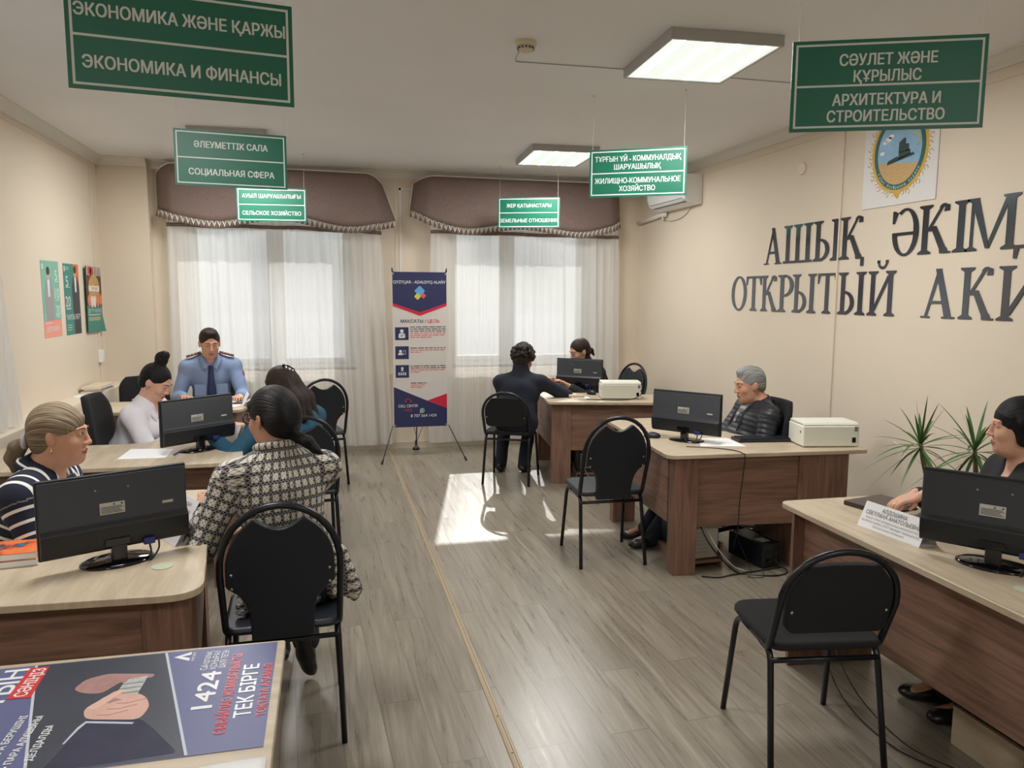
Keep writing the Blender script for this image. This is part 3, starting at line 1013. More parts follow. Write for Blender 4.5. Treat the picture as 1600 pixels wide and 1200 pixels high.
def glyph(ch):
    s = []
    if ch == 'А':
        g_line(s, (0.12, 0), (0.46, 1.0), 0.075, 0.10); g_line(s, (0.74, 0), (0.42, 1.0), 0.19, 0.15)
        g_bar(s, 0.2, 0.66, 0.32); g_serif(s, 0.12, 0, 0.26, True); g_serif(s, 0.74, 0, 0.34, True)
    elif ch == 'Ш':
        for x in (0.14, 0.60, 1.06): g_stem(s, x, bot=False)
        g_bar(s, -0.05, 1.25, 0.03, 0.06)
    elif ch == 'Ы':
        g_stem(s, 0.14); g_arc(s, 0.22, 0.28, 0.40, 0.28, -90, 90, 0.16, 0.06); g_bar(s, 0.1, 0.22, 0.03); g_bar(s, 0.1, 0.22, 0.53); g_stem(s, 0.86)
    elif ch in 'КҚ':
        g_stem(s, 0.14)
        g_line(s, (0.24, 0.48), (0.60, 0.93), 0.09, 0.09); g_arc(s, 0.66, 0.88, 0.14, 0.12, 35, 160, 0.07, 0.07, 10); s.append([(0.66, 0.84), (0.82, 0.84), (0.82, 0.96), (0.70, 0.99)])
        g_line(s, (0.70, 0.06), (0.38, 0.56), 0.20, 0.17); g_serif(s, 0.76, 0, 0.30, True); s.append([(0.60, 0.0), (0.86, 0.0), (0.78, 0.12), (0.58, 0.12)])
        g_bar(s, 0.2, 0.4, 0.5, 0.07)
        if ch == 'Қ': s.append([(0.80, -0.17), (0.92, -0.17), (0.92, 0.035), (0.80, 0.035)])
    elif ch == 'Ә':
        g_arc(s, 0.44, 0.5, 0.42, 0.51, -180, 125, 0.16, 0.055, 44); g_bar(s, 0.04, 0.75, 0.47, 0.065)
        s.append([(0.02, 0.70), (0.09, 0.70), (0.20, 0.92), (0.08, 0.97), (0.02, 0.97)])
    elif ch == 'І':
        g_stem(s, 0.2)
    elif ch == 'М':
        g_stem(s, 0.12, w=0.08); g_stem(s, 1.06, w=0.18); g_line(s, (0.54, 0.04), (0.16, 1.0), 0.10, 0.20); g_line(s, (0.54, 0.04), (1.0, 1.0), 0.09, 0.12)
    elif ch == 'Д':
        g_line(s, (0.22, 0.03), (0.42, 1.0), 0.08, 0.08); g_stem(s, 0.72, bot=False); g_bar(s, 0.0, 0.95, 0.03); g_bar(s, 0.40, 0.72, 0.97)
        s.append([(0.0, -0.18), (0.06, -0.18), (0.1, 0.03), (0.0, 0.03)]); s.append([(0.89, -0.18), (0.95, -0.18), (0.95, 0.03), (0.85, 0.03)])
    elif ch == 'О':
        g_arc(s, 0.44, 0.5, 0.43, 0.515, 0, 360, 0.16, 0.055, 44)
    elif ch == 'Т':
        g_stem(s, 0.44, top=False); g_bar(s, 0.0, 0.88, 0.97); s.append([(0.0, 0.74), (0.05, 0.74), (0.12, 0.96), (0.0, 0.99)]); s.append([(0.83, 0.74), (0.88, 0.74), (0.88, 0.99), (0.76, 0.96)])
    elif ch == 'Р':
        g_stem(s, 0.14); g_arc(s, 0.26, 0.71, 0.42, 0.29, -90, 90, 0.17, 0.055); g_bar(s, 0.1, 0.26, 0.447, 0.055); g_bar(s, 0.1, 0.26, 0.972, 0.055)
    elif ch in 'ИЙ':
        g_stem(s, 0.14); g_stem(s, 0.84); g_line(s, (0.2, 0.1), (0.78, 0.9), 0.12, 0.12)
        if ch == 'Й':
            g_arc(s, 0.49, 1.21, 0.20, 0.17, 180, 360, 0.07, 0.06, 14)
            s.append([(0.27, 1.17), (0.38, 1.17), (0.38, 1.24), (0.27, 1.24)]); s.append([(0.60, 1.17), (0.71, 1.17), (0.71, 1.24), (0.60, 1.24)])
    return s
M_MIRR = mat('dark_mirror_acrylic', (104, 107, 114), 0.16, metal=0.9)
def wall_letter(ch, y0, y1, z0, h, label):
    polys = glyph(ch)
    xs = [p[0] for q in polys for p in q]
    x0, x1 = min(xs), max(xs)
    k = (y0 - y1) / (x1 - x0)
    b = MB()
    M = frame((XR - 0.001, y0, z0), (0, -1, 0), (0, 0, 1), (-1, 0, 0))
    for i, q in enumerate(polys):
        b.prism([((p[0] - x0) * k, p[1] * h) for p in q], 0, 0.004 + 0.00025 * (i % 7), 0, M)
    tag(b.build('wall_letter', M_MIRR), label, 'letter')
UP = [('А', 5.681, 5.437), ('Ш', 5.411, 5.044), ('Ы', 5.033, 4.719), ('Қ', 4.729, 4.472), ('Ә', 4.217, 3.991), ('К', 3.992, 3.736), ('І', 3.725, 3.618), ('М', 3.634, 3.291), ('Д', 3.313, 2.99)]
UPL = ['dark letter А, first of the upper row on the right wall', 'dark letter Ш, wide with three stems, in the upper row of the right wall', 'dark letter Ы of the upper row, right after the wide Ш',
       'dark letter Қ with a hooked tail, ending the first upper word', 'dark letter Ә, rounded, below the emblem board on the right wall', 'dark letter К of the upper row, between Ә and the narrow І',
       'narrow dark letter І of the upper row on the right wall', 'wide dark letter М near the photo edge in the upper row', 'dark letter Д cut by the photo edge in the upper row']
for (ch, y0, y1), lb in zip(UP, UPL):
    wall_letter(ch, y0, y1, 1.935, 0.292, lb)
LO = [('О', 6.182, 5.934), ('Т', 5.94, 5.705), ('К', 5.711, 5.463), ('Р', 5.463, 5.254), ('Ы', 5.266, 4.97), ('Т', 4.953, 4.736), ('Ы', 4.718, 4.434), ('Й', 4.413, 4.158), ('А', 3.932, 3.673), ('К', 3.648, 3.407), ('И', 3.391, 3.10)]
LOL = ['letter О, grey and oval, first of the lower row on the right wall', 'letter Т of the lower row, between the oval О and К', 'letter К of the lower row, between Т and Р, farthest left К on the wall', 'letter Р of the lower row, only Р on the right wall',
       'letter Ы of the lower row, right after Р', 'letter Т of the lower row, between two Ы letters', 'letter Ы of the lower row, just before the Й', 'letter Й with a breve above it, in the lower row',
       'grey letter А of the lower row, starting the second word', 'grey letter К of the lower row, between А and И at the right', 'dark letter И of the lower row, at the photo edge']
for (ch, y0, y1), lb in zip(LO, LOL):
    wall_letter(ch, y0, y1, 1.552, 0.293, lb)

# emblem board: white panel with an oval crest showing a harvester in a wheat field
t = thing('emblem_board', 'white board with an oval golden harvester crest on the right wall', 'emblem board', (XR, 4.195, 2.58))
MW = frame((-0.001, 0, 0), (0, -1, 0), (0, 0, 1), (-1, 0, 0))        # local board frame: x right, y up, z out
b = MB(); b.box((-0.32, -0.32, 0), (0.32, 0.32, 0.006), 0, MW); b.build('panel', mat('white_board', (214, 212, 210), 0.4), t)
def oval(rx, ry, n=48, cx=0.0, cy=0.015):
    return [(cx + rx * math.cos(2 * PI * i / n), cy + ry * math.sin(2 * PI * i / n)) for i in range(n)]
M_GOLD = mat('gold_print', (206, 164, 62), 0.5)
g = MB(); g.prism(oval(0.245, 0.262), 0.006, 0.0072, 0, MW)
for i in range(36):                                                    # scroll ornament around the oval
    a = 2 * PI * i / 36
    rr = 0.262 + (0.018 if i % 2 else 0.004)
    cx, cy = 0.245 / 0.255 * rr * math.cos(a), 0.015 + rr * math.sin(a)
    g.tube([(cx + 0.016 * math.cos(a + 6.28 * k / 9), cy + 0.016 * math.sin(a + 6.28 * k / 9), 0.0068) for k in range(8)], 0.0026, 0, 5, MW)
for a in (-90, 90):
    ca, sa = math.cos(math.radians(a)), math.sin(math.radians(a))
    g.prism([(-0.035, 0.015 + 0.258 * sa), (0.0, 0.012 + 0.295 * sa), (0.035, 0.015 + 0.258 * sa)][::(-1 if a == 90 else 1)], 0.006, 0.0071, 0, MW)
g.build('gold_ornament', M_GOLD, t)
g = MB(); g.prism(oval(0.222, 0.242), 0.0072, 0.0078, 0, MW); g.build('green_ring', mat('dark_green_print', (26, 92, 84), 0.5), t)
g = MB(); g.prism(oval(0.190, 0.208), 0.0078, 0.0083, 0, MW); g.build('sky', mat('sky_print', (138, 178, 208), 0.5, var=0.12, vscale=9), t)
g = MB()
fld = [(0.190 * math.cos(a), 0.015 + 0.208 * math.sin(a)) for a in [math.radians(195 + 138 * i / 24) for i in range(25)]]
g.prism(fld, 0.0083, 0.0086, 0, MW); g.build('field', mat('wheat_print', (196, 162, 110), 0.6, var=0.15, vscale=120), t)
g = MB()
for q in ([(-0.10, -0.062), (0.135, -0.03), (0.12, -0.012), (-0.10, -0.048)], [(-0.01, -0.04), (0.10, -0.02), (0.095, 0.012), (0.0, 0.005)], [(-0.005, 0.0), (0.055, 0.008), (0.055, 0.082), (0.04, 0.088), (-0.002, 0.066)],
          [(0.055, 0.0), (0.085, 0.005), (0.083, 0.045), (0.055, 0.05)], [(-0.10, -0.052), (-0.01, -0.034), (-0.01, -0.016), (-0.095, -0.038)]):
    g.prism(q, 0.0086, 0.0092, 0, MW)
g.build('harvester', mat('harvester_print', (42, 66, 58), 0.6), t)
g = MB()
for cx, cy, r in ((-0.10, 0.10, 0.03), (-0.075, 0.115, 0.025), (-0.13, 0.085, 0.02), (0.08, 0.15, 0.03), (0.11, 0.14, 0.022), (0.05, 0.145, 0.02), (-0.15, 0.02, 0.02)):
    g.prism(oval(r, r * 0.55, 16, cx, cy), 0.0083, 0.0085, 0, MW)
g.build('clouds', mat('cloud_print', (232, 232, 230), 0.6), t)
g = MB(); g.tube([(0.0 + 0.06 * math.cos(a), 0.21 + 0.055 * math.sin(a), 0.0088) for a in [math.radians(200 + 140 * i / 12) for i in range(13)]], 0.005, 0, 5, MW)
g.build('yellow_sun_arc', mat('yellow_print', (224, 190, 70), 0.5), t); g = MB()
g.tube([(0.135 + 0.035 * math.cos(a), 0.06 + 0.04 * math.sin(a), 0.0088) for a in [math.radians(-70 + 200 * i / 12) for i in range(13)]], 0.005, 0, 5, MW)
g.build('yellow_sun_motif', mat('yellow_print', (224, 190, 70), 0.5), t)
word = 'Ғабит Мүсірепов ауданы'
g = None
for i, ch in enumerate(word):
    if ch == ' ':
        continue
    a = math.radians(214 + 112 * i / (len(word) - 1))
    cx, cy = 0.206 * math.cos(a), 0.015 + 0.225 * math.sin(a)
    tang = Vector((-math.sin(a), math.cos(a), 0)).normalized()
    M = MW @ frame((cx, cy, 0.0084), tang, Vector((0, 0, 1)).cross(tang), (0, 0, 1)) @ Matrix.Translation((0, 0, 0))
    me = text_mesh(ch, 0.012, 0.020, 0.02)
    g = g or MB()
    g.add([M @ v.co for v in me.vertices], [list(p.vertices) for p in me.polygons])
    bpy.data.meshes.remove(me)
g.build('lettering', M_WHITE, t)

b = MB(); b.lathe([(0.0, 0), (0.048, 0), (0.048, 0.008), (0.043, 0.014), (0.0, 0.016)], 0, 28, frame((XR, 5.212, 2.644), (0, 1, 0), (0, 0, -1), (-1, 0, 0)))
tag(b.build('junction_cover', mat('cream_cover', (224, 208, 184), 0.5), bevel=0.002), 'small round cream cover on the right wall left of the emblem board', 'cover plate')

t = thing('air_conditioner', 'white wall air conditioner unit in the right corner behind the utilities sign', 'air conditioner', (XR, 7.22, 2.56))
ac = [(0, 0), (0, 0.28), (-0.17, 0.28), (-0.205, 0.24), (-0.21, 0.12), (-0.18, 0.045), (-0.11, 0.005), (-0.05, -0.005)]
b = MB(); b.prism(ac[::-1], -0.42, 0.42, 0, frame((0, 0, 0), (1, 0, 0), (0, 0, 1), (0, -1, 0))); b.build('casing', M_PVC, t, bevel=0.008)
b = MB(); b.box((-0.198, -0.36, 0.052), (-0.192, 0.36, 0.056)); b.box((-0.165, -0.36, 0.018), (-0.12, 0.36, 0.024), 0); b.build('outlet_slot', M_INK, t)
b = MB(); b.prism([(-0.196, 0.055), (-0.150, 0.016), (-0.146, 0.020), (-0.192, 0.060)], -0.35, 0.35, 0, frame((0, 0, 0), (1, 0, 0), (0, 0, 1), (0, -1, 0))); b.build('louvre', M_PVC, t)
b = MB(); b.tube([(3.52, 7.55, 2.54), (3.52, 8.28, 2.50)], 0.022, 0, 12); b.tube([(3.52, 7.62, 2.55), (3.52, 7.62, 2.47)], 0.014, 0, 10); b.tube(fillet([(3.525, 7.55, 2.56), (3.525, 7.55, 2.515), (3.525, 7.62, 2.515)], 0.02), 0.012)
tag(b.build('drain_pipe', M_CORN, smooth=True), 'white pipe sloping from under the air conditioner to the corner', 'pipe')
b = MB(); b.tube(spline([(3.54, 7.0, 2.84), (3.54, 6.99, 2.65), (3.54, 7.02, 2.55), (3.54, 7.2, 2.47), (3.54, 7.45, 2.455), (3.54, 7.72, 2.49)], 8), 0.004, 0, 6)
tag(b.build('power_cable', M_GREYCABLE, smooth=True), 'thin cable looping below the air conditioner on the wall', 'cable')

# surface conduits and socket
b = MB(); b.box((XR - 0.012, 4.73, 0.0), (XR, 4.745, ZC - 0.13)); tag(b.build('cable_conduit', M_WALL, bevel=0.002), 'thin vertical cable conduit on the right wall left of the emblem board', 'conduit')
b = MB(); b.box((XL, 7.925, SILL - 0.02), (XL + 0.014, 7.943, ZC - 0.12)); tag(b.build('cable_conduit', M_WALL, bevel=0.002), 'thin vertical cable conduit on the left wall behind the posters', 'conduit')
t = thing('wall_socket', 'white double wall socket on the left wall below the posters', 'socket', (XL, 7.93, 1.075))
b = MB(); b.box((0, -0.045, -0.06), (0.034, 0.045, 0.06)); b.build('plate', M_PVC, t, bevel=0.006)
for zz in (-0.026, 0.026):
    b = MB(); b.lathe([(0.0, 0.034), (0.02, 0.034), (0.02, 0.037), (0.016, 0.037), (0.015, 0.0345), (0.0, 0.0345)], 0, 20, frame((0, 0, zz), (0, 1, 0), (0, 0, 1), (1, 0, 0)) @ Matrix.Identity(4))
    for yy in (-0.008, 0.008):
        b.lathe([(0.0, 0.0345), (0.003, 0.0345), (0.003, 0.0352), (0.0, 0.0352)], 1, 8, frame((0, yy, zz), (0, 1, 0), (0, 0, 1), (1, 0, 0)))
    b.build('outlet', [M_PVC, M_INK], t)
b = MB(); b.tube(spline([(3.53, 3.72, 0.02), (3.52, 3.70, 0.35), (3.50, 3.72, 0.62), (3.35, 3.86, 0.80)], 8), 0.004, 0, 6)
tag(b.build('power_cable', mat('white_cable', (222, 220, 212), 0.5), smooth=True), 'white cable hanging down the right wall behind the large cream printer', 'cable')
# ------------------------------------------------------------------ wall posters
MLW = lambda y, z: frame((XL + 0.001, y, z), (0, 1, 0), (0, 0, 1), (1, 0, 0))       # left wall: x along +Y, y up, z out
def silhouette(bm, cx, z0, h, m, M, w=0.13):
    """printed figure: head, shoulders, body as one flat outline"""
    bm.prism(round_poly([(cx - w / 2, z0), (cx + w / 2, z0), (cx + w * 0.55, z0 + h * 0.55), (cx + w * 0.30, z0 + h * 0.78), (cx - w * 0.30, z0 + h * 0.78), (cx - w * 0.55, z0 + h * 0.55)], 0.02), 0.0012, 0.0016, m[0], M)
    bm.prism([(cx + 0.036 * math.cos(a), z0 + h * 0.89 + 0.052 * math.sin(a)) for a in [2 * PI * i / 16 for i in range(16)]], 0.0012, 0.0016, m[1], M)
    bm.prism([(cx + 0.038 * math.cos(a), z0 + h * 0.93 + 0.034 * math.sin(a)) for a in [2 * PI * i / 16 for i in range(16)]], 0.0016, 0.0018, m[2], M)
    bm.prism([(cx - 0.02, z0 + h * 0.45), (cx + 0.02, z0 + h * 0.45), (cx + 0.025, z0 + h * 0.77), (cx - 0.025, z0 + h * 0.77)], 0.0016, 0.0018, m[3], M)
P_TEAL = mat('teal_poster_print', (40, 128, 118), 0.45); P_TEALL = mat('pale_teal_poster_print', (122, 178, 160), 0.5)
P_ORG = mat('orange_poster_print', (214, 104, 52), 0.5); P_PINK = mat('coral_poster_print', (236, 150, 132), 0.5)
P_GREYS = mat('grey_suit_print', (150, 148, 146), 0.5); P_DARKS = mat('dark_suit_print', (52, 54, 58), 0.5)
P_SKIN = mat('face_print', (206, 164, 136), 0.5); P_HAIR = mat('hair_print', (46, 38, 34), 0.5); P_SHIRT = mat('shirt_print', (214, 220, 228), 0.5)
P_TAN = mat('bread_print', (190, 150, 96), 0.6, var=0.3, vscale=40); P_BRN = mat('dark_food_print', (86, 66, 54), 0.6, var=0.4, vscale=50); P_FRUIT = mat('fruit_print', (222, 128, 96), 0.6, var=0.3, vscale=60)
def lines(bm, x0, x1, zs, m, M, hh=0.006, jag=None):
    r = random.Random(int(x0 * 1000) + len(zs))
    for z in zs:
        bm.box((x0, z, 0.0012), (x1 - (r.random() * 0.03 if jag else 0), z + hh, 0.0015), m, M)

t = thing('poster', 'pale green poster with a grey-suited figure and coral foot, leftmost of the wall posters', 'poster', (XL, 6.73, 1.625))
M0 = frame((0.001, 0, 0), (0, 1, 0), (0, 0, 1), (1, 0, 0)) @ Matrix.Rotation(0.008, 4, 'Z')
b = MB(); b.box((-0.20, -0.30, 0), (0.20, 0.30, 0.001), 0, M0); b.box((-0.20, -0.30, 0.001), (0.20, -0.17, 0.0012), 1, M0); b.build('sheet', [P_TEALL, P_PINK], t)
b = MB(); silhouette(b, -0.05, -0.17, 0.42, (0, 1, 2, 3), M0, 0.17); b.build('printed_figure', [P_GREYS, P_SKIN, P_HAIR, P_SHIRT], t)
for s_, z in (('5', 0.19), ('10', 0.045), ('20', -0.09)):
    text_part('lettering', s_, 0.055 if len(s_) == 1 else 0.10, M_WHITE, t, M0 @ Matrix.Translation((0.13, z, 0.0014)), 0.085, 0.01)
b = MB(); lines(b, 0.09, 0.18, [0.135, -0.012, -0.147], 0, M0); lines(b, -0.16, -0.05, [-0.125, -0.14, -0.155], 0, M0, 0.004); lines(b, -0.17, -0.02, [-0.19], 0, M0); b.box((-0.18, 0.235, 0.0012), (-0.15, 0.275, 0.0015), 0, M0); b.build('small_print', M_WHITE, t)
text_part('lettering', 'ДИПЛОММЕН', 0.30, M_WHITE, t, M0 @ Matrix.Translation((0.0, -0.235, 0.0014)), 0.04, 0.01)

t = thing('poster', 'teal and orange poster with a dark-suited figure and the number 20, middle wall poster', 'poster', (XL, 7.24, 1.62))
M0 = frame((0.001, 0, 0), (0, 1, 0), (0, 0, 1), (1, 0, 0)) @ Matrix.Rotation(0.004, 4, 'Z')
b = MB(); b.box((-0.20, -0.30, 0), (0.20, 0.30, 0.001), 0, M0); b.box((0.06, 0.06, 0.001), (0.20, 0.30, 0.0012), 1, M0); b.box((0.02, -0.30, 0.001), (0.20, -0.12, 0.0012), 2, M0); b.build('sheet', [P_TEAL, P_ORG, P_DARKS], t)
b = MB(); silhouette(b, 0.10, -0.12, 0.40, (0, 1, 2, 3), M0, 0.18); b.build('printed_figure', [P_DARKS, P_SKIN, P_HAIR, P_SHIRT], t)
for s_, z, w_ in (('5', 0.155, 0.06), ('20', -0.015, 0.13)):
    text_part('lettering', s_, w_, M_WHITE, t, M0 @ Matrix.Translation((-0.12, z, 0.0018)), 0.09, 0.01)
text_part('lettering', '"НҰРЛЫ ЖЕР"', 0.36, M_WHITE, t, M0 @ Matrix.Translation((0.0, -0.15, 0.0020)), 0.045, 0.012)
b = MB(); lines(b, -0.17, -0.05, [0.10, -0.075, -0.085, -0.22, -0.24, -0.26], 0, M0, 0.005); b.box((-0.18, 0.235, 0.0012), (-0.155, 0.28, 0.0015), 0, M0); lines(b, -0.14, -0.06, [0.25, 0.265], 0, M0, 0.005); b.build('small_print', M_WHITE, t)

t = thing('poster', 'teal food poster with a round loaf and eggs and a curled corner, rightmost wall poster', 'poster', (XL, 7.80, 1.615))
M0 = frame((0.022, 0, 0), (0, 1, 0), (0, 0, 1), (1, 0, 0)) @ Matrix.Rotation(-0.012, 4, 'Z')
def curl(u, v):
    x = -0.235 + 0.47 * u; y = -0.30 + 0.60 * v
    c = max(0, u - 0.8) * max(0, 0.25 - v)
    p = M0 @ Vector((x + 0.15 * c, y - 0.1 * c, 0.45 * c)); return p
b = MB(); b.grid(curl, 20, 20); b.build('sheet', P_TEAL, t, solid=0.001)
b = MB(); b.box((-0.235, -0.06, 0.0012), (0.235, 0.30, 0.0016), 0, M0)
b.prism([(0.0 + 0.17 * math.cos(a), 0.10 + 0.125 * math.sin(a)) for a in [2 * PI * i / 28 for i in range(28)]], 0.0016, 0.0019, 1, M0)
for k in range(9):
    x = -0.20 + 0.05 * k
    b.prism([(x, 0.22), (x + 0.018, 0.215), (x + 0.03, 0.30), (x + 0.006, 0.30)], 0.0016, 0.002, 3, M0)
for k, (x, y, m_) in enumerate(((-0.16, -0.01, 2), (-0.08, -0.02, 3), (0.0, -0.02, 3), (0.10, -0.01, 2), (0.19, 0.0, 2), (-0.06, 0.255, 4), (-0.11, 0.26, 4))):
    b.prism([(x + 0.045 * math.cos(a), y + 0.055 * math.sin(a) * (0.8 if y > 0.1 else 1)) for a in [2 * PI * i / 16 for i in range(16)]], 0.002, 0.0022, m_, M0)
b.box((-0.16, 0.075, 0.002), (0.16, 0.125, 0.0023), 3, M0)
b.build('printed_food', [P_BRN, P_TAN, P_FRUIT, mat('pale_food_print', (226, 214, 200), 0.6), mat('tomato_print', (202, 52, 52), 0.5)], t)
text_part('lettering', 'ДӘСТҮР БЕРЕКЕСІ', 0.42, M_WHITE, t, M0 @ Matrix.Translation((0.0, -0.105, 0.0016)), 0.034, 0.012)
text_part('lettering', 'ТАҒАМ', 0.20, M_INK, t, M0 @ Matrix.Translation((0.0, 0.10, 0.0026)), 0.028, 0.008)
b = MB(); lines(b, -0.20, 0.18, [-0.14, -0.148], 0, M0, 0.004, True); lines(b, -0.20, 0.20, [-0.17, -0.182, -0.194], 1, M0, 0.006, True); b.build('small_print', [M_WHITE, mat('yellow_small_print', (206, 190, 130), 0.5)], t)

# ------------------------------------------------------------------ X-banner stand
t = thing('banner_stand', 'navy and grey anti-corruption banner on a thin x-shaped stand between the windows', 'banner', (0.922, 7.72, 0))
bw, bz0, bz1 = 0.575, 0.315, 1.90
MBn = frame((0, 0, bz0), (1, 0, 0), (0, 0, 1), (0, -1, 0))
H = bz1 - bz0
def wave(u, v): return 0.008 * math.sin(7 * v + 1) * (2 * u - 1) + 0.006 * math.sin(12 * v)
def bshape(u, v):
    k = -0.012 * math.sin(PI * v)          # sides pulled in between the corner eyelets
    return MBn @ Vector(((-bw / 2 - k) + (bw + 2 * k) * u, H * v, 0))
b = MB(); b.grid(bshape, 8, 24); b.build('banner_sheet', M_BGREY, t, solid=0.001)
def flat(pts, m, z=0.0012, z1=None, nm='print'):
    b = MB(); b.prism([((x - 0.5) * (bw - 0.028), y * H) for x, y in pts], z, z + 0.0005 if z1 is None else z1, 0, MBn)
    return b.build(nm, m, t)
flat([(0, 0.80), (0.5, 0.742), (1, 0.80), (1, 1.0), (0, 1.0)], M_NAVY, nm='navy_header')
flat([(0, 0.785), (0.5, 0.722), (1, 0.785), (1, 0.803), (0.5, 0.744), (0, 0.803)], M_RED, 0.0018, nm='red_chevron')
flat([(0, 0), (1, 0), (1, 0.118), (0.63, 0.17), (0, 0.265)], M_NAVY, nm='navy_footer')
flat([(0.63, 0.172), (1, 0.118), (1, 0.215)], M_RED, nm='red_triangle')
text_part('lettering', 'QYZYLJAR - ADALDYQ ALAŃY', 0.53, M_WHITE, t, MBn @ Matrix.Translation((0, 0.937 * H, 0.0019)), 0.030, 0.014)
text_part('lettering', 'МАҚСАТЫ', 0.225, M_NAVY, t, MBn @ Matrix.Translation((-0.082, 0.688 * H, 0.0014)), 0.034, 0.016)
text_part('lettering', '/ ЦЕЛЬ', 0.15, M_RED, t, MBn @ Matrix.Translation((0.125, 0.688 * H, 0.0014)), 0.034, 0.016)
b = MB()
def dia(cx, cy, r, m_):
    b.prism(round_poly([(cx, cy - r), (cx + r, cy), (cx, cy + r), (cx - r, cy)], r * 0.25), 0.0018, 0.0024 + 0.0003 * m_, m_, MBn)
dia(0.0, 0.880 * H, 0.056, 0); dia(-0.022, 0.845 * H, 0.036, 1); dia(0.036, 0.850 * H, 0.030, 2)
b.build('diamond_logo', [mat('logo_blue', (92, 160, 204), 0.5), mat('logo_yellow', (204, 194, 74), 0.5), mat('logo_red', (214, 84, 90), 0.5)], t)
for k, yc in enumerate((0.608, 0.486, 0.365)):
    cx = -0.185
    b = MB(); b.box((cx - 0.068, yc * H - 0.065, 0.0012), (cx + 0.068, yc * H + 0.065, 0.0018), 0, MBn)
    yy = yc * H
    disc = lambda x, y, r: b.prism([(x + r * math.cos(a), y + r * math.sin(a)) for a in [2 * PI * i / 14 for i in range(14)]], 0.0018, 0.0024, 1, MBn)
    if k == 0:
        disc(cx, yy + 0.026, 0.018); b.prism(round_poly([(cx - 0.035, yy - 0.045), (cx + 0.035, yy - 0.045), (cx + 0.03, yy + 0.005), (cx - 0.03, yy + 0.005)], 0.015), 0.0018, 0.0024, 1, MBn)
        b.prism([(cx - 0.015, yy - 0.02), (cx - 0.004, yy - 0.032), (cx + 0.02, yy - 0.008), (cx + 0.014, yy - 0.004), (cx - 0.004, yy - 0.022), (cx - 0.010, yy - 0.014)], 0.0024, 0.0028, 0, MBn)
    elif k == 1:
        disc(cx - 0.016, yy + 0.014, 0.015); b.prism(round_poly([(cx - 0.042, yy - 0.024), (cx + 0.01, yy - 0.024), (cx + 0.004, yy - 0.002), (cx - 0.036, yy - 0.002)], 0.01), 0.0018, 0.0024, 1, MBn)
        b.box((cx + 0.012, yy - 0.018, 0.0018), (cx + 0.038, yy + 0.022, 0.0024), 1, MBn); b.box((cx + 0.015, yy - 0.014, 0.0024), (cx + 0.035, yy + 0.018, 0.0027), 0, MBn)
    else:
        disc(cx, yy + 0.032, 0.013); b.prism([(cx - 0.012, yy + 0.004), (cx + 0.012, yy + 0.004), (cx + 0.008, yy + 0.02), (cx - 0.008, yy + 0.02)], 0.0018, 0.0024, 1, MBn)
        for j in range(4):
            x = cx - 0.033 + 0.022 * j
            disc(x, yy - 0.016, 0.007); b.prism([(x - 0.009, yy - 0.038), (x + 0.009, yy - 0.038), (x + 0.006, yy - 0.024), (x - 0.006, yy - 0.024)], 0.0018, 0.0024, 1, MBn)
    b.build('pictogram', [M_NAVY, M_WHITE], t)
b = MB(); r = random.Random(5)
def para(y0, rows, x0=-0.10, x1=0.262):
    y = y0
    for m_, full in rows:
        x = x0
        while x < x0 + (x1 - x0) * full - 0.01:                            # words as short dashes, too small to read in the photo
            w_ = min(0.018 + 0.05 * r.random(), x0 + (x1 - x0) * full - x)
            b.box((x, y, 0.0012), (x + w_, y + 0.009, 0.0016), m_, MBn); x += w_ + 0.010
        y -= 0.021
para(0.648 * H, [(0, 1), (0, 1), (0, 1), (1, 1), (1, 0.98), (1, 0.6)])
para(0.512 * H, [(0, 1), (1, 1), (1, 0.3)])
para(0.396 * H, [(0, 1), (0, 1), (1, 1), (1, 0.3)])
para(0.285 * H, [(0, 0.45), (1, 0.44), (1, 0.32)])
b.build('small_print', [M_INK, mat('red_small_print', (206, 108, 110), 0.5)], t)
text_part('lettering', 'CALL CENTER', 0.20, M_WHITE, t, MBn @ Matrix.Translation((-0.128, 0.140 * H, 0.0019)), 0.030, 0.014)
text_part('lettering', '1424', 0.075, M_RED, t, MBn @ Matrix.Translation((-0.128, 0.112 * H, 0.0019)), 0.026, 0.014)
text_part('lettering', '8 707 564 1424', 0.265, M_WHITE, t, MBn @ Matrix.Translation((0.03, 0.074 * H, 0.0019)), 0.030, 0.014)
b = MB()
cx, cy = 0.015, 0.107 * H
b.prism([(cx + 0.024 * math.cos(a), cy + 0.024 * math.sin(a)) for a in [2 * PI * i / 20 for i in range(20)]], 0.0018, 0.0024, 0, MBn)
b.prism([(cx - 0.024, cy - 0.026), (cx - 0.006, cy - 0.022), (cx - 0.02, cy - 0.008)], 0.0018, 0.0024, 0, MBn)
b.prism([(cx + 0.019 * math.cos(a), cy + 0.019 * math.sin(a)) for a in [2 * PI * i / 20 for i in range(20)]], 0.0024, 0.0027, 1, MBn)
b.tube([(cx - 0.008, cy + 0.009, 0.003), (cx - 0.005, cy - 0.002, 0.003), (cx + 0.002, cy - 0.008, 0.003), (cx + 0.010, cy - 0.008, 0.003)], 0.003, 0, 5, MBn)
b.build('handset_icon', [M_WHITE, mat('icon_green', (70, 150, 96), 0.5)], t)
b = MB(); cx, cy = -0.128, 0.172 * H
b.tube([(cx + 0.026 * math.cos(a), cy + 0.022 * math.sin(a), 0.0024) for a in [PI * i / 10 for i in range(11)]], 0.003, 0, 5, MBn)
b.box((cx - 0.034, cy - 0.014, 0.0018), (cx - 0.02, cy + 0.004, 0.0028), 0, MBn); b.box((cx + 0.02, cy - 0.014, 0.0018), (cx + 0.034, cy + 0.004, 0.0028), 0, MBn)
b.build('headset_icon', M_RED, t)
grey_tube = mat('grey_stand_metal', (92, 92, 104), 0.35, metal=0.6)
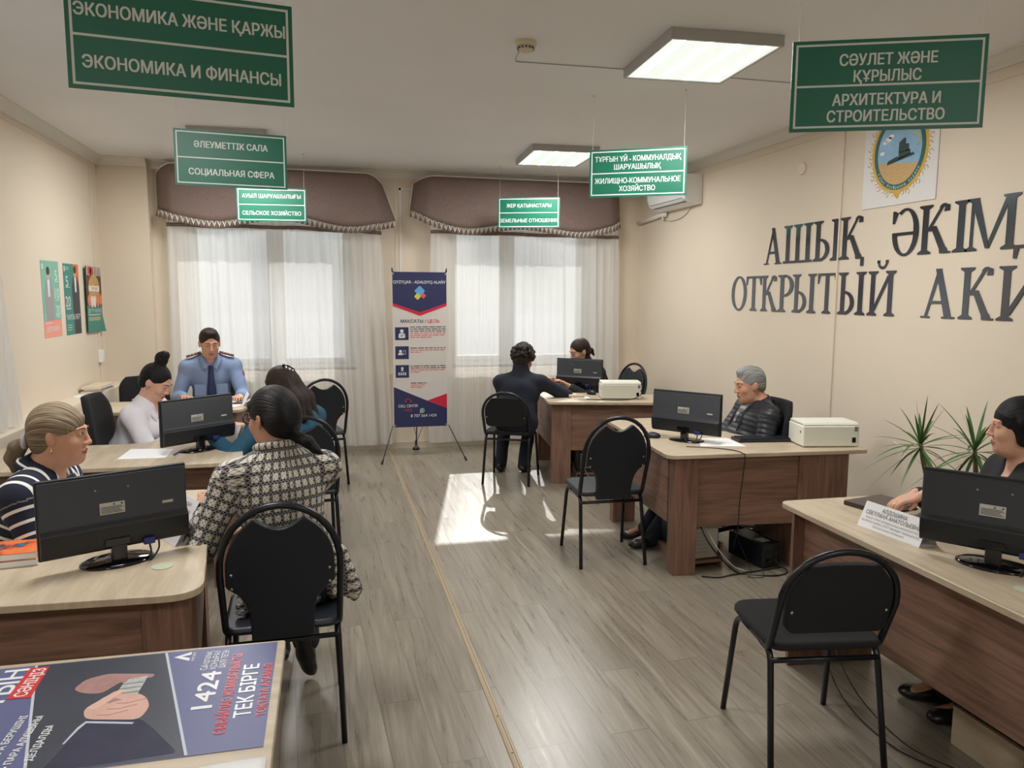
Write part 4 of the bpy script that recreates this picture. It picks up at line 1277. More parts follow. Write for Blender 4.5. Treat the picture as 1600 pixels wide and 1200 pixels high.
for sx in (-1, 1):
    b = MB(); b.tube([(sx * 0.42, -0.28, 0.012), (sx * 0.285, 0.018, bz0 + 0.02), (0, 0.10, 0.95)], 0.006, 0, 8); b.tube([(sx * 0.425, -0.291, 0.0), (sx * 0.412, -0.262, 0.034)], 0.011, 1, 8)
    b.build('leg', [grey_tube, M_TUBE], t, smooth=True)
    b = MB(); b.tube([(0, 0.10, 0.95), (sx * (bw / 2 - 0.012), 0.012, bz1 + 0.035)], 0.005, 0, 8); b.tube([(sx * (bw / 2 - 0.012), 0.008, bz1 - 0.02), (sx * (bw / 2 - 0.012), 0.008, bz1 + 0.04)], 0.006, 1, 8); b.build('arm', [grey_tube, M_TUBE], t, smooth=True)
    b = MB(); b.tube(spline([(0, 0.36, 0.09), (sx * 0.03, 0.27, 0.22), (sx * 0.075, 0.16, 0.36)], 5), 0.003, 0, 6); b.build('brace', grey_tube, t, smooth=True)
b = MB(); b.tube([(0, 0.10, 0.95), (-0.01, 0.37, 0.05)], 0.007, 0, 8); b.lathe([(0, 0), (0.04, 0), (0.038, 0.02), (0.014, 0.03), (0.012, 0.10), (0, 0.10)], 1, 14, Matrix.Translation((-0.01, 0.375, 0.0))); b.build('rear_leg', [grey_tube, M_TUBE], t, smooth=True)
for sx in (-1, 1):
    for zz in (0.018, H - 0.018):
        b = MB(); b.lathe([(0.005, 0.0), (0.011, 0.0), (0.011, 0.003), (0.005, 0.003)], 0, 12, MBn @ Matrix.Translation((sx * (bw / 2 - 0.02), zz, 0.001))); b.build('eyelet', M_STEEL, t)

# ------------------------------------------------------------------ desks
def desk(label, outline, rad, legs, panels, sides=(), cross=False, h=0.75, feet=()):
    t = thing('desk', label, 'desk', (0, 0, 0))
    b = MB(); b.prism(round_poly(outline, rad, 6), h - 0.025, h, 0)
    b.build('desktop', M_TOPX if cross else M_TOP, t, bevel=0.004)
    for q in legs:
        b = MB(); b.prism(q, 0.0, h - 0.025); b.build('leg', M_PANELV, t, bevel=0.0015)
    for q, z0 in panels:
        b = MB(); b.prism(q, z0, h - 0.025); b.build('modesty_panel', M_PANEL, t, bevel=0.001)
    return t
def strip(p, q, th=0.018):
    """thin vertical board between two floor points, thickness to the left of p->q"""
    p, q = Vector((*p, 0)), Vector((*q, 0)); n = Vector((-(q - p).y, (q - p).x, 0)).normalized() * th
    return [(p.x, p.y), (q.x, q.y), ((q + n).x, (q + n).y), ((p + n).x, (p + n).y)]
def block(p, q, d):
    return strip(p, q, d)
desk('large pale-topped desk at the front left with a monitor, books and cards',
     [(-1.90, 2.50), (-0.392, 2.425), (-0.555, 3.765), (-1.02, 3.77), (-1.08, 3.10), (-1.90, 3.12)], [0, 0.13, 0.05, 0.06, 0.25, 0],
     [block((-0.60, 2.53), (-0.455, 2.52), 0.10), block((-0.70, 3.62), (-0.58, 3.62), 0.08), block((-1.88, 2.54), (-1.76, 2.53), 0.10)],
     [(strip((-1.76, 2.55), (-0.60, 2.535)), 0.17), (strip((-0.455, 2.62), (-0.585, 3.62)), 0.28)])
desk('pale-topped desk in the middle of the left row with a monitor and a blank sheet',
     [(-1.90, 4.36), (-0.47, 4.35), (-0.60, 5.60), (-1.0, 5.60), (-1.06, 5.02), (-1.90, 5.04)], [0, 0.16, 0.05, 0.06, 0.2, 0],
     [block((-0.66, 4.45), (-0.54, 4.44), 0.10), block((-0.74, 5.48), (-0.62, 5.48), 0.08), block((-1.88, 4.42), (-1.76, 4.42), 0.10)],
     [(strip((-1.76, 4.44), (-0.66, 4.45)), 0.30), (strip((-0.545, 4.54), (-0.625, 5.48)), 0.30)])
desk('far left desk in front of the officer, mostly hidden by the women before it',
     [(-1.90, 6.40), (-0.68, 6.34), (-0.60, 6.98), (-1.88, 7.02)], [0, 0.08, 0.06, 0],
     [block((-0.84, 6.43), (-0.73, 6.42), 0.10), block((-0.78, 6.85), (-0.67, 6.85), 0.08), block((-1.90, 6.46), (-1.80, 6.46), 0.10)],
     [(strip((-1.80, 6.46), (-0.84, 6.43)), 0.30), (strip((-0.73, 6.52), (-0.69, 6.85)), 0.30)], cross=True)
desk('far right desk with a monitor and a cream printer, below the air conditioner',
     [(1.86, 6.265), (3.02, 5.975), (3.10, 6.50), (2.46, 6.66), (2.56, 7.40), (2.00, 7.44)], [0.06, 0.03, 0.03, 0.2, 0.05, 0.05],
     [block((1.915, 6.34), (2.085, 6.30), 0.12), block((2.06, 7.28), (2.20, 7.27), 0.08), block((2.84, 6.12), (3.0, 6.08), 0.10)],
     [(strip((2.085, 6.315), (2.84, 6.13)), 0.30), (strip((2.05, 7.28), (1.95, 6.46)), 0.30)], cross=True)
t = desk('brown corner desk of the grey-haired man, with a monitor, keyboard and cream printer',
     [(1.915, 3.985), (3.20, 3.885), (3.24, 4.50), (2.62, 4.55), (2.56, 5.27), (2.02, 5.30)], [0.07, 0.03, 0.02, 0.25, 0.05, 0.05],
     [block((1.985, 4.025), (2.125, 4.005), 0.12), block((2.03, 5.12), (2.20, 5.11), 0.08), block((2.77, 3.955), (3.10, 3.935), 0.018), ],
     [(strip((2.125, 4.025), (2.77, 3.965)), 0.295), (strip((2.045, 5.12), (1.995, 4.145)), 0.30)], cross=True)
b = MB(); b.prism(strip((2.80, 4.46), (2.775, 3.975)), 0, 0.725); b.build('side_panel', M_PANELV, t, bevel=0.001)
desk('near right desk with a name plate, a dark notebook and a large monitor',
     [(1.955, 1.20), (2.58, 1.15), (2.60, 2.85), (2.50, 2.965), (1.985, 2.975)], [0, 0, 0.15, 0.1, 0.05],
     [block((2.05, 1.72), (2.05, 1.70), 0.02), block((2.46, 2.905), (2.01, 2.905), 0.02), block((2.035, 1.52), (2.16, 1.52), 0.20), block((2.44, 1.20), (2.55, 1.20), 0.06)],
     [(strip((2.06, 2.885), (2.06, 1.72)), 0.30)])
desk('nearest table at the lower left, a laminated poster lying on it',
     [(-1.35, 1.12), (-0.128, 1.12), (-0.128, 2.036), (-1.35, 2.06)], [0, 0.01, 0.01, 0],
     [block((-0.20, 1.30), (-0.18, 1.30), 0.55), block((-1.30, 1.30), (-1.28, 1.30), 0.55)], [(strip((-1.28, 1.86), (-0.20, 1.86)), 0.30)], cross=True)

# ------------------------------------------------------------------ arch-back visitor chairs
def arch(w, zt, zs, n=18):
    """inverted-U outline in the back plane: x, height"""
    pts = [(w, 0.42), (w, zs)]
    pts += [(w * math.cos(PI * i / n), zs + (zt - zs) * math.sin(PI * i / n) ** 0.9) for i in range(1, n)]
    pts += [(-w, zs), (-w, 0.42)]
    return pts
def back_pt(x, z):
    """a point of the slightly reclined back plane"""
    return Vector((x, -0.185 - 0.10 * max(0, (z - 0.44)) / 0.5, z))
def chair_proto(pad, seat_mat, back_mat, zt=0.95, zs=0.70):
    t = thing('arch_chair', 'chair', 'chair')
    s = MB(); s.prism(round_poly([(-0.21, -0.185), (0.21, -0.185), (0.215, 0.22), (-0.215, 0.22)], [0.06, 0.06, 0.09, 0.09]), 0.442, 0.474)
    s.build('seat', seat_mat, t, bevel=0.016, seg=3)
    for sx in (-1, 1):
        rail = fillet([(sx * 0.213, 0.232, 0.0), (sx * 0.196, 0.165, 0.436), (sx * 0.196, 0.02, 0.436)], 0.07)
        b = MB(); b.tube(rail, 0.0115); b.build('front_leg', M_TUBE, t, smooth=True)
        rail = fillet([(sx * 0.196, 0.02, 0.436), (sx * 0.196, -0.145, 0.436), (sx * 0.209, -0.222, 0.0)], 0.05)
        b = MB(); b.tube(rail, 0.0115); b.build('rear_leg', M_TUBE, t, smooth=True)
    b = MB(); b.tube([(-0.196, -0.155, 0.40), (0.196, -0.155, 0.40)], 0.010); b.build('stretcher', M_TUBE, t, smooth=True)
    pts = [back_pt(x, z) for x, z in arch(0.207, zt, zs)]
    path = [Vector((0.196, 0.0, 0.448)), Vector((0.202, -0.14, 0.43))] + pts[1:-1] + [Vector((-0.202, -0.14, 0.43)), Vector((-0.196, 0.0, 0.448))]
    b = MB(); b.tube(fillet(path[:3], 0.05)[:-1] + path[2:-2] + fillet(path[-3:], 0.05)[1:], 0.0125); b.build('back_frame', M_TUBE, t, smooth=True)
    if pad == 'panel':
        o = [(0.187, 0.70)]
        n = 18
        up = [(0.188 * math.cos(PI * i / n), 0.70 + 0.222 * math.sin(PI * i / n) ** 0.9) for i in range(1, n)]
        right = [p for p in up if p[0] > 0.095]; left = [p for p in up if p[0] < -0.095]
        slot = [(0.085 - 0.17 * i / 8, 0.905 - 0.042 * math.sin(PI * i / 8)) for i in range(9)]
        low_l = [(-0.187, 0.70), (-0.187, 0.648), (-0.172, 0.636), (-0.146, 0.616), (-0.124, 0.582), (-0.114, 0.54), (-0.110, 0.48), (-0.110, 0.425)]
        o = [(x, z) for x, z in [(0.187, 0.70)] + right + slot + left + low_l] + [(-x, z) for x, z in low_l[::-1][:-1]]
    else:
        n = 18
        arcp = [(0.186 * math.cos(PI * i / n), 0.645 + 0.165 * math.sin(PI * i / n) ** 0.9) for i in range(1, n)]
        cap = [p for p in arcp if p[1] < 0.772]
        rr_ = [p for p in cap if p[0] > 0]; ll_ = [p for p in cap if p[0] < 0]
        o = [(0.186, 0.645)] + rr_ + [(0.125, 0.778), (0.05, 0.786), (-0.05, 0.786), (-0.125, 0.778)] + ll_ + [(-0.186, 0.645), (-0.178, 0.545), (-0.155, 0.525), (0.155, 0.525), (0.178, 0.545)]
    b = MB(); N = len(o); th = 0.016
    v = [back_pt(x, z) + Vector((0, -th, 0)) for x, z in o] + [back_pt(x, z) + Vector((0, th + 0.006, 0)) for x, z in o]
    b.add(v, [list(range(N)), [N + i for i in range(N)][::-1]] + [(i, N + i, N + (i + 1) % N, (i + 1) % N) for i in range(N)])
    b.build('backrest', back_mat, t, bevel=0.006)
    for sx in (-1, 1):
        for zz in ((0.70, 0.645) if pad == 'panel' else (0.61,)):
            p = back_pt(sx * 0.168, zz)
            b = MB(); b.ell((0, 0, 0), (0.006, 0.004, 0.006), 0, 10, 6, Matrix.Translation((p.x, p.y - th, p.z))); b.build('bolt', M_STEEL, t, smooth=True)
    return t
ch_panel = chair_proto('panel', M_LEATH, M_LEATH)
first_used = [False]
def arch_chair(x, y, deg, label):
    c = ch_panel if not first_used[0] else copy_tree(ch_panel)
    first_used[0] = True
    c.location = (x, y, 0); c.rotation_euler = (0, 0, math.radians(deg))
    tag(c, label, 'chair', 'arch-back visitor chairs')
    return c
arch_chair(-0.185, 2.955, 1.5, 'black arch-back chair under the woman in the checked jacket, front left')
arch_chair(1.705, 4.47, -2.6, 'empty black arch-back chair with two bolts, at the grey-haired man\'s desk')
arch_chair(-0.098, 6.87, 13, 'empty black arch-back chair by the left window, right of the woman in teal')
arch_chair(-0.175, 4.87, 5, 'black arch-back chair under the woman in teal, behind the checked jacket')
arch_chair(2.93, 7.40, 112, 'black arch-back chair behind the woman at the far right desk')
t = chair_proto('pad', M_FAB, M_FAB, 0.83, 0.63)
t.location = (1.715, 2.365, 0); t.rotation_euler = (0, 0, math.radians(-9)); t.name = 'pad_chair'
tag(t, 'empty black chair with fabric seat and rounded pad back, at the near right desk', 'chair')

c = copy_tree(t); c.location = (1.60, 6.56, 0); c.rotation_euler = (0, 0, math.radians(-26))
tag(c, 'black pad-back chair under the curly-haired man in dark clothes', 'chair')

# office swivel chairs
def office_chair(x, y, deg, label, zt=1.0):
    t = thing('office_chair', label, 'office chair', (x, y, 0), math.radians(deg))
    b = MB(); b.prism(round_poly([(-0.23, -0.22), (0.23, -0.22), (0.24, 0.23), (-0.24, 0.23)], 0.08), 0.42, 0.475); b.build('seat', M_FAB, t, bevel=0.02, seg=3)
    def bk(u, v):
        wv = 0.225 * (1 - 0.10 * v)
        return (wv * (2 * u - 1), -0.235 - 0.06 * v + 0.045 * (2 * u - 1) ** 2, 0.54 + (zt - 0.54) * v)
    o = round_poly([(0, 0), (1, 0), (1, 1), (0, 1)], [0.12, 0.12, 0.25, 0.25], 6)
    b = MB(); n = 16
    g = []
    for j in range(n + 1):
        for i in range(n + 1):
            u, v = i / n, j / n
            # squeeze the corners so the back has rounded shoulders
            e = max(0, v - 0.72) / 0.28
            k = math.sqrt(max(0.0, 1 - (e ** 2) * 0.55)); uu = 0.5 + (u - 0.5) * k
            g.append(bk(uu, v))
    b.add(g, [(j * (n + 1) + i, j * (n + 1) + i + 1, (j + 1) * (n + 1) + i + 1, (j + 1) * (n + 1) + i) for j in range(n) for i in range(n)])
    b.build('backrest', M_FAB, t, smooth=True, solid=0.04)
    b = MB(); b.tube(fillet([(0, -0.05, 0.40), (0, -0.27, 0.40), (0, -0.285, 0.66)], 0.05), 0.018); b.build('back_support', M_TUBE, t, smooth=True)
    b = MB(); b.lathe([(0, 0.10), (0.028, 0.10), (0.028, 0.26), (0.018, 0.27), (0.018, 0.42), (0, 0.42)], 0, 14); b.build('column', M_TUBE, t, smooth=True)
    for k in range(5):
        a = 2 * PI * k / 5 + 0.3
        b = MB(); b.tube([(0, 0, 0.115), (0.27 * math.cos(a), 0.27 * math.sin(a), 0.062)], 0.020, 0, 8, r2=0.014); b.ell((0.28 * math.cos(a), 0.28 * math.sin(a), 0.029), (0.028, 0.028, 0.028)); b.build('castor_leg', M_TUBE, t, smooth=True)
    return t
office_chair(2.68, 4.50, 84, 'black office chair behind the grey-haired man in a quilted jacket', 0.99)
office_chair(-1.20, 5.28, -92, 'black office chair behind the woman in the white blazer', 1.03)
office_chair(-1.05, 7.62, 184, 'black office chair behind the officer in the light blue shirt', 0.98)
office_chair(-1.52, 7.28, -150, 'black office chair near the left wall, glimpsed behind the bun-haired woman', 0.92)
office_chair(2.98, 2.42, 92, 'black office chair under the black-haired woman at the right edge', 0.90)
office_chair(-1.44, 3.28, -88, 'black office chair under the woman in the striped top', 0.88)

# ------------------------------------------------------------------ monitors
def monitor(x, y, deg, label, base_xy=None, sticker=True, cable=True, w=0.472, h=0.268, zb=0.80):
    t = thing('monitor', label, 'monitor', (x, y, 0.75), math.radians(deg))
    z0 = zb - 0.75
    # back shell: flat slab with a raised lower belly, back toward local -y
    b = MB(); b.box((-w / 2, 0.0, z0), (w / 2, 0.018, z0 + h)); b.build('bezel', M_MON, t, bevel=0.004)
    b = MB()
    prof_ = [(0.0, z0 + 0.006), (-0.020, z0 + 0.010), (-0.030, z0 + 0.05), (-0.032, z0 + 0.088), (-0.022, z0 + 0.098), (-0.014, z0 + 0.11), (-0.010, z0 + h - 0.02), (0.0, z0 + h - 0.006)]
    b.prism([(p[0], p[1]) for p in prof_], -w / 2 + 0.004, w / 2 - 0.004, 0, frame((0, 0, 0), (0, 1, 0), (0, 0, 1), (1, 0, 0))); b.build('back_shell', M_MON, t, bevel=0.004)
    b = MB(); b.box((-w / 2 + 0.014, 0.0175, z0 + 0.024), (w / 2 - 0.014, 0.0188, z0 + h - 0.014)); b.build('screen', M_GLOSS, t)
    if sticker:
        b = MB(); b.box((-0.052, -0.0145, z0 + 0.128), (0.026, -0.0125, z0 + 0.168)); b.build('label_sticker', M_STICK, t)
        b = MB()
        for k in range(5):
            b.box((-0.048, -0.0152, z0 + 0.132 + 0.005 * k), (0.022 - 0.006 * (k % 3), -0.0144, z0 + 0.1345 + 0.005 * k))
        b.box((-0.010, -0.0152, z0 + 0.158), (-0.004, -0.0144, z0 + 0.164)); b.box((0.014, -0.0152, z0 + 0.158), (0.02, -0.0144, z0 + 0.164))
        b.build('label_print', M_INK, t)
        b = MB(); b.box((0.148, -0.0145, z0 + 0.136), (0.184, -0.0125, z0 + 0.145)); b.build('small_sticker', M_STICK, t)
    b = MB()
    for sx, zz in ((-0.062, 0.115), (0.04, 0.115), (-0.062, 0.215), (0.04, 0.215)):
        b.lathe([(0, 0), (0.0035, 0), (0.0035, 0.002), (0, 0.002)], 0, 8, frame((sx, -0.0115, z0 + zz), (1, 0, 0), (0, 0, 1), (0, -1, 0)))
    b.build('mount_screws', M_STEEL, t)
    b = MB(); b.box((-0.045, -0.034, z0 + 0.018), (0.035, -0.026, z0 + 0.045)); b.prism(round_poly([(-0.025, -0.028), (0.025, -0.028), (0.025, 0.0), (-0.025, 0.0)], 0.008), 0.012, z0 + 0.045); b.build('neck', M_GLOSS, t, bevel=0.003)
    b = MB(); b.lathe([(0.0, 0.0), (1.0, 0.0), (1.0, 0.006), (0.86, 0.011), (0.30, 0.018), (0.0, 0.020)], 0, 40, Matrix.Translation((0, 0.015, 0)) @ Matrix.Diagonal((0.118, 0.088, 1, 1))); b.build('stand_base', M_GLOSS, t, smooth=True)
    if cable:
        b = MB(); b.box((0.075, -0.040, z0 + 0.004), (0.112, -0.022, z0 + 0.026)); b.build('video_plug', mat('blue_plug', (36, 48, 108), 0.5), t, bevel=0.003)
        b = MB(); b.tube(spline([(0.094, -0.032, z0 + 0.006), (0.096, -0.04, z0 - 0.02), (0.088, -0.055, 0.012), (0.080, -0.06, 0.004)], 6), 0.0035, 0, 8); b.tube(spline([(0.126, -0.028, z0 + 0.010), (0.122, -0.04, z0 - 0.015), (0.098, -0.06, 0.012), (0.086, -0.064, 0.004)], 6), 0.0032, 0, 8); b.build('monitor_cable', M_BLACKCABLE, t, smooth=True)
    return t
monitor(-0.722, 2.786, 27, 'large black monitor seen from behind on the front left desk, hiding the striped woman\'s arms')
monitor(-0.755, 4.735, 42, 'black monitor seen from behind, in front of the woman in the white blazer')
monitor(2.36, 6.90, -40, 'black monitor on the far right desk beside the small cream printer')
monitor(2.225, 4.385, -52, 'black monitor seen from behind on the grey-haired man\'s desk')
monitor(2.228, 2.06, -54, 'black monitor cut by the photo edge on the near right desk')

# desk-top cable grommets
def grommet(x, y, label):
    b = MB(); b.lathe([(0, 0.75), (0.034, 0.75), (0.034, 0.753), (0.0, 0.7535)], 0, 28, Matrix.Translation((x, y, 0))); return tag(b.build('cable_grommet', mat('pale_green_plastic', (188, 196, 172), 0.4)), label, 'cable grommet')
grommet(-0.565, 2.70, 'round pale cable grommet on the front left desk beside the monitor stand')
grommet(2.15, 1.86, 'round pale cable grommet on the near right desk by the photo edge')

# ------------------------------------------------------------------ printers, keyboard, mouse
def printer(x, y, deg, label, w=0.36, d=0.20, h=0.175, z=0.75):
    t = thing('printer', label, 'printer', (x, y, z), math.radians(deg))
    b = MB(); b.box((-w / 2, -d / 2, 0.004), (w / 2, d / 2, h - 0.02)); b.build('body', M_PRN, t, bevel=0.010, seg=3)
    b = MB(); b.prism([(-d / 2 + 0.004, h - 0.018), (d / 2 - 0.004, h - 0.018), (d / 2 - 0.02, h), (-d / 2 + 0.02, h)], -w / 2 + 0.003, w / 2 - 0.003, 0, frame((0, 0, 0), (0, 1, 0), (0, 0, 1), (1, 0, 0))); b.build('top_cover', M_PRN, t, bevel=0.005)
    b = MB(); b.box((w / 2 - 0.045, -d / 2 - 0.0015, 0.03), (w / 2 - 0.022, -d / 2 + 0.004, 0.062)); b.build('power_inlet', M_GLOSS, t)
    b = MB(); b.box((w / 2 - 0.032, -d / 2 - 0.002, 0.10), (w / 2 - 0.012, -d / 2 + 0.004, 0.13)); b.build('port', M_PRND, t)
    b = MB(); b.box((-w / 2 - 0.002, -d / 2 + 0.03, 0.085), (-w / 2 + 0.004, -d / 2 + 0.045, 0.10)); b.build('power_button', M_PRND, t, bevel=0.001)
    for sx in (-1, 1):
        for sy in (-1, 1):
            b = MB(); b.box((sx * (w / 2 - 0.03) - 0.012, sy * (d / 2 - 0.03) - 0.012, 0), (sx * (w / 2 - 0.03) + 0.012, sy * (d / 2 - 0.03) + 0.012, 0.006)); b.build('foot', M_PRND, t)
    return t
printer(3.03, 4.10, -11, 'large cream printer on the grey-haired man\'s desk near the right wall', 0.355, 0.22, 0.155)
printer(2.575, 6.39, -14, 'small cream printer with black cables on the far right desk', 0.36, 0.22, 0.155)
b = MB(); b.tube(spline([(2.715, 6.235, 0.835), (2.70, 6.20, 0.80), (2.62, 6.19, 0.765), (2.50, 6.22, 0.754), (2.36, 6.27, 0.754), (2.24, 6.34, 0.754)], 6), 0.004, 0, 6)
tag(b.build('printer_cable', M_BLACKCABLE, smooth=True), 'black cable running from the small printer along the far right desk', 'cable')
t = thing('keyboard', 'black keyboard on the grey-haired man\'s desk beside the cream printer', 'keyboard', (2.745, 4.285, 0.75), math.radians(-8))
b = MB(); b.box((-0.21, -0.07, 0.002), (0.21, 0.07, 0.018)); b.build('case', M_MON, t, bevel=0.005)
b = MB()
for j in range(5):
    for i in range(17):
        b.box((-0.195 + i * 0.023, -0.058 + j * 0.0235, 0.018), (-0.176 + i * 0.023, -0.039 + j * 0.0235, 0.024))
b.build('key_field', M_LEATH, t, bevel=0.0015)
t = thing('computer_mouse', 'black mouse on the grey-haired man\'s desk left of the monitor', 'mouse', (2.06, 4.53, 0.75), math.radians(60))
b = MB(); b.ell((0, 0, 0.012), (0.032, 0.056, 0.026), 0, 18, 12); b.build('shell', M_MON, t, smooth=True)
b = MB(); b.tube([(0, 0.03, 0.036), (0, 0.042, 0.030)], 0.005); b.build('wheel', M_GLOSS, t, smooth=True)
t = thing('computer_mouse', 'black mouse between monitor and printer on the far right desk', 'mouse', (2.40, 6.66, 0.75), math.radians(20))
b = MB(); b.ell((0, 0, 0.014), (0.034, 0.058, 0.030), 0, 18, 12); b.build('shell', M_MON, t, smooth=True)
b = MB(); b.tube([(0, 0.03, 0.042), (0, 0.044, 0.034)], 0.005); b.build('wheel', M_GLOSS, t, smooth=True)
b = MB(); b.tube(spline([(2.14, 4.20, 0.752), (2.30, 4.11, 0.752), (2.36, 4.02, 0.755), (2.375, 3.945, 0.752), (2.376, 3.918, 0.72), (2.375, 3.955, 0.45), (2.38, 3.97, 0.30), (2.40, 4.05, 0.12)], 8), 0.003, 0, 6)
tag(b.build('hanging_cable', M_BLACKCABLE, smooth=True), 'thin dark cable hanging over the front panel of the grey-haired man\'s desk', 'cable')

# ------------------------------------------------------------------ paper, cards, books, plates
def sheet(pts, label, z=0.7505, name='paper_sheet', n=1):
    b = MB(); b.prism(pts, z, z + 0.0012 * n); return tag(b.build(name, M_PAPER), label, 'paper')
sheet([(-1.16, 4.56), (-0.905, 4.545), (-0.905, 4.80), (-1.155, 4.85)], 'blank white sheet on the desk before the woman in the white blazer')
sheet([(2.235, 4.195), (2.51, 4.13), (2.535, 4.40), (2.345, 4.45)], 'white sheet beside the keyboard on the grey-haired man\'s desk')
sheet([(-0.98, 2.97), (-0.70, 3.08), (-0.80, 3.30), (-1.06, 3.19)], 'white sheet behind the front left monitor, before the striped woman')
sheet([(-1.02, 6.52), (-0.74, 6.48), (-0.68, 6.80), (-0.99, 6.86)], 'white papers on the desk before the officer', n=3)
sheet([(2.02, 6.52), (2.22, 6.46), (2.28, 6.76), (2.07, 6.80)], 'white sheet on the far right desk under the curly-haired man\'s arm')
sheet([(2.12, 6.40), (2.28, 6.36), (2.31, 6.50), (2.15, 6.54)], 'papers beside the monitor on the far right desk', z=0.7525, n=2)
sheet([(-0.86, 5.0), (-0.66, 5.06), (-0.70, 5.34), (-0.92, 5.28)], 'white papers behind the monitor on the middle left desk', n=2)
b = MB(); b.box((-0.07, -0.045, 0.7505), (0.07, 0.045, 0.775), 0, Matrix.Translation((2.19, 6.47, 0.0035)) @ Matrix.Rotation(-0.3, 4, 'Z')); tag(b.build('paper_block', mat('kraft_block', (196, 178, 146), 0.7), bevel=0.002), 'small tan paper block at the edge of the far right desk', 'paper block')
def pen(x, y, deg, label, col, z=0.7555):
    t = thing('pen', label, 'pen', (x, y, z), math.radians(deg))
    b = MB(); b.tube([(-0.065, 0, 0), (0.055, 0, 0)], 0.0045, 0, 8); b.build('barrel', col, t, smooth=True)
    b = MB(); b.tube([(0.055, 0, 0), (0.070, 0, 0)], 0.004, 0, 8, r2=0.001); b.build('tip', M_STEEL, t, smooth=True)
    return t
pen(-0.86, 4.66, 80, 'dark blue pen beside the blank sheet on the middle left desk', mat('blue_pen', (40, 36, 120), 0.4))
pen(2.36, 2.30, 120, 'blue pen behind the monitor on the near right desk', mat('blue_pen', (40, 36, 120), 0.4))
pen(-0.72, 6.66, 10, 'black pen on the papers before the officer', M_GLOSS, z=0.760)

# tent cards
def tent(x, y, deg, label, w=0.21, h=0.095, d=0.055, m=M_PAPER, name='name_card', txt=None, z=0.7505):
    t = thing(name, label, 'name card', (x, y, z), math.radians(deg))
    for sgn, nm in ((-1, 'front_face'), (1, 'back_face')):
        b = MB(); b.add([(-w / 2, sgn * d, 0), (w / 2, sgn * d, 0), (w / 2, 0, h), (-w / 2, 0, h)], [(0, 1, 2, 3)]); b.build(nm, m, t, solid=0.0015)
    b = MB(); b.box((-w / 2, -d + 0.002, 0), (w / 2, d - 0.002, 0.0015)); b.build('foot', m, t)
    if txt:
        up = Vector((0, d, h)).normalized(); nrm = Vector((1, 0, 0)).cross(up)
        L = math.hypot(d, h)
        for s_, ws, yc, hh, mm, bo in txt:
            text_part('lettering', s_, ws * w, mm, t, frame(Vector((0, -d, 0)) + up * L * yc + nrm * 0.002, (1, 0, 0), up, nrm), hh, bo)
    return t
M_DARKP = mat('dark_print', (58, 56, 58), 0.6)
M_GREYP = mat('pale_grey_print', (160, 158, 160), 0.6)
tent(2.150, 2.435, -84, 'white name plate with printed lines on the near right desk', 0.30, 0.098, 0.045, M_PAPER, 'name_plate',
     [('АЛДОШИНА', 0.40, 0.82, 0.017, M_DARKP, 0.006), ('СВЕТЛАНА АНАТОЛЬЕВНА', 0.88, 0.62, 0.017, M_DARKP, 0.006), ('Аудан әкімі аппаратының мемлекеттік', 0.84, 0.44, 0.010, M_GREYP, 0.0),
      ('қызметші маман, АХАТ жөніндегі бөлімшесінің', 0.92, 0.30, 0.010, M_GREYP, 0.0), ('Басшысының бөлімшесі', 0.50, 0.16, 0.010, M_GREYP, 0.0)])
M_ACR = mat('frosted_acrylic', (216, 214, 219), 0.3)
TXT = [('ҚАБЫЛДАУ', 0.5, 0.78, 0.014, mat('card_print', (110, 108, 110), 0.6), 0.0), ('БӨЛІМ МАМАНЫ', 0.7, 0.55, 0.012, mat('card_print', (110, 108, 110), 0.6), 0.0), ('ЖАУАПТЫ', 0.5, 0.32, 0.012, mat('card_print', (110, 108, 110), 0.6), 0.0)]
tent(-0.56, 3.24, -60, 'white-edged grey tent card on the front left desk behind the checked elbow', 0.20, 0.10, 0.06, M_ACR, 'name_card', TXT)
tent(-0.565, 3.02, -60, 'grey acrylic card holder nearest the monitor on the front left desk', 0.20, 0.085, 0.055, M_ACR, 'card_holder', TXT[:2])
tent(-0.655, 6.62, 100, 'white tent card on the far left desk before the officer', 0.22, 0.10, 0.05)
tent(-0.60, 5.02, 130, 'clear acrylic card holder beside the monitor on the middle left desk', 0.20, 0.10, 0.05, M_ACR, 'card_holder', TXT)

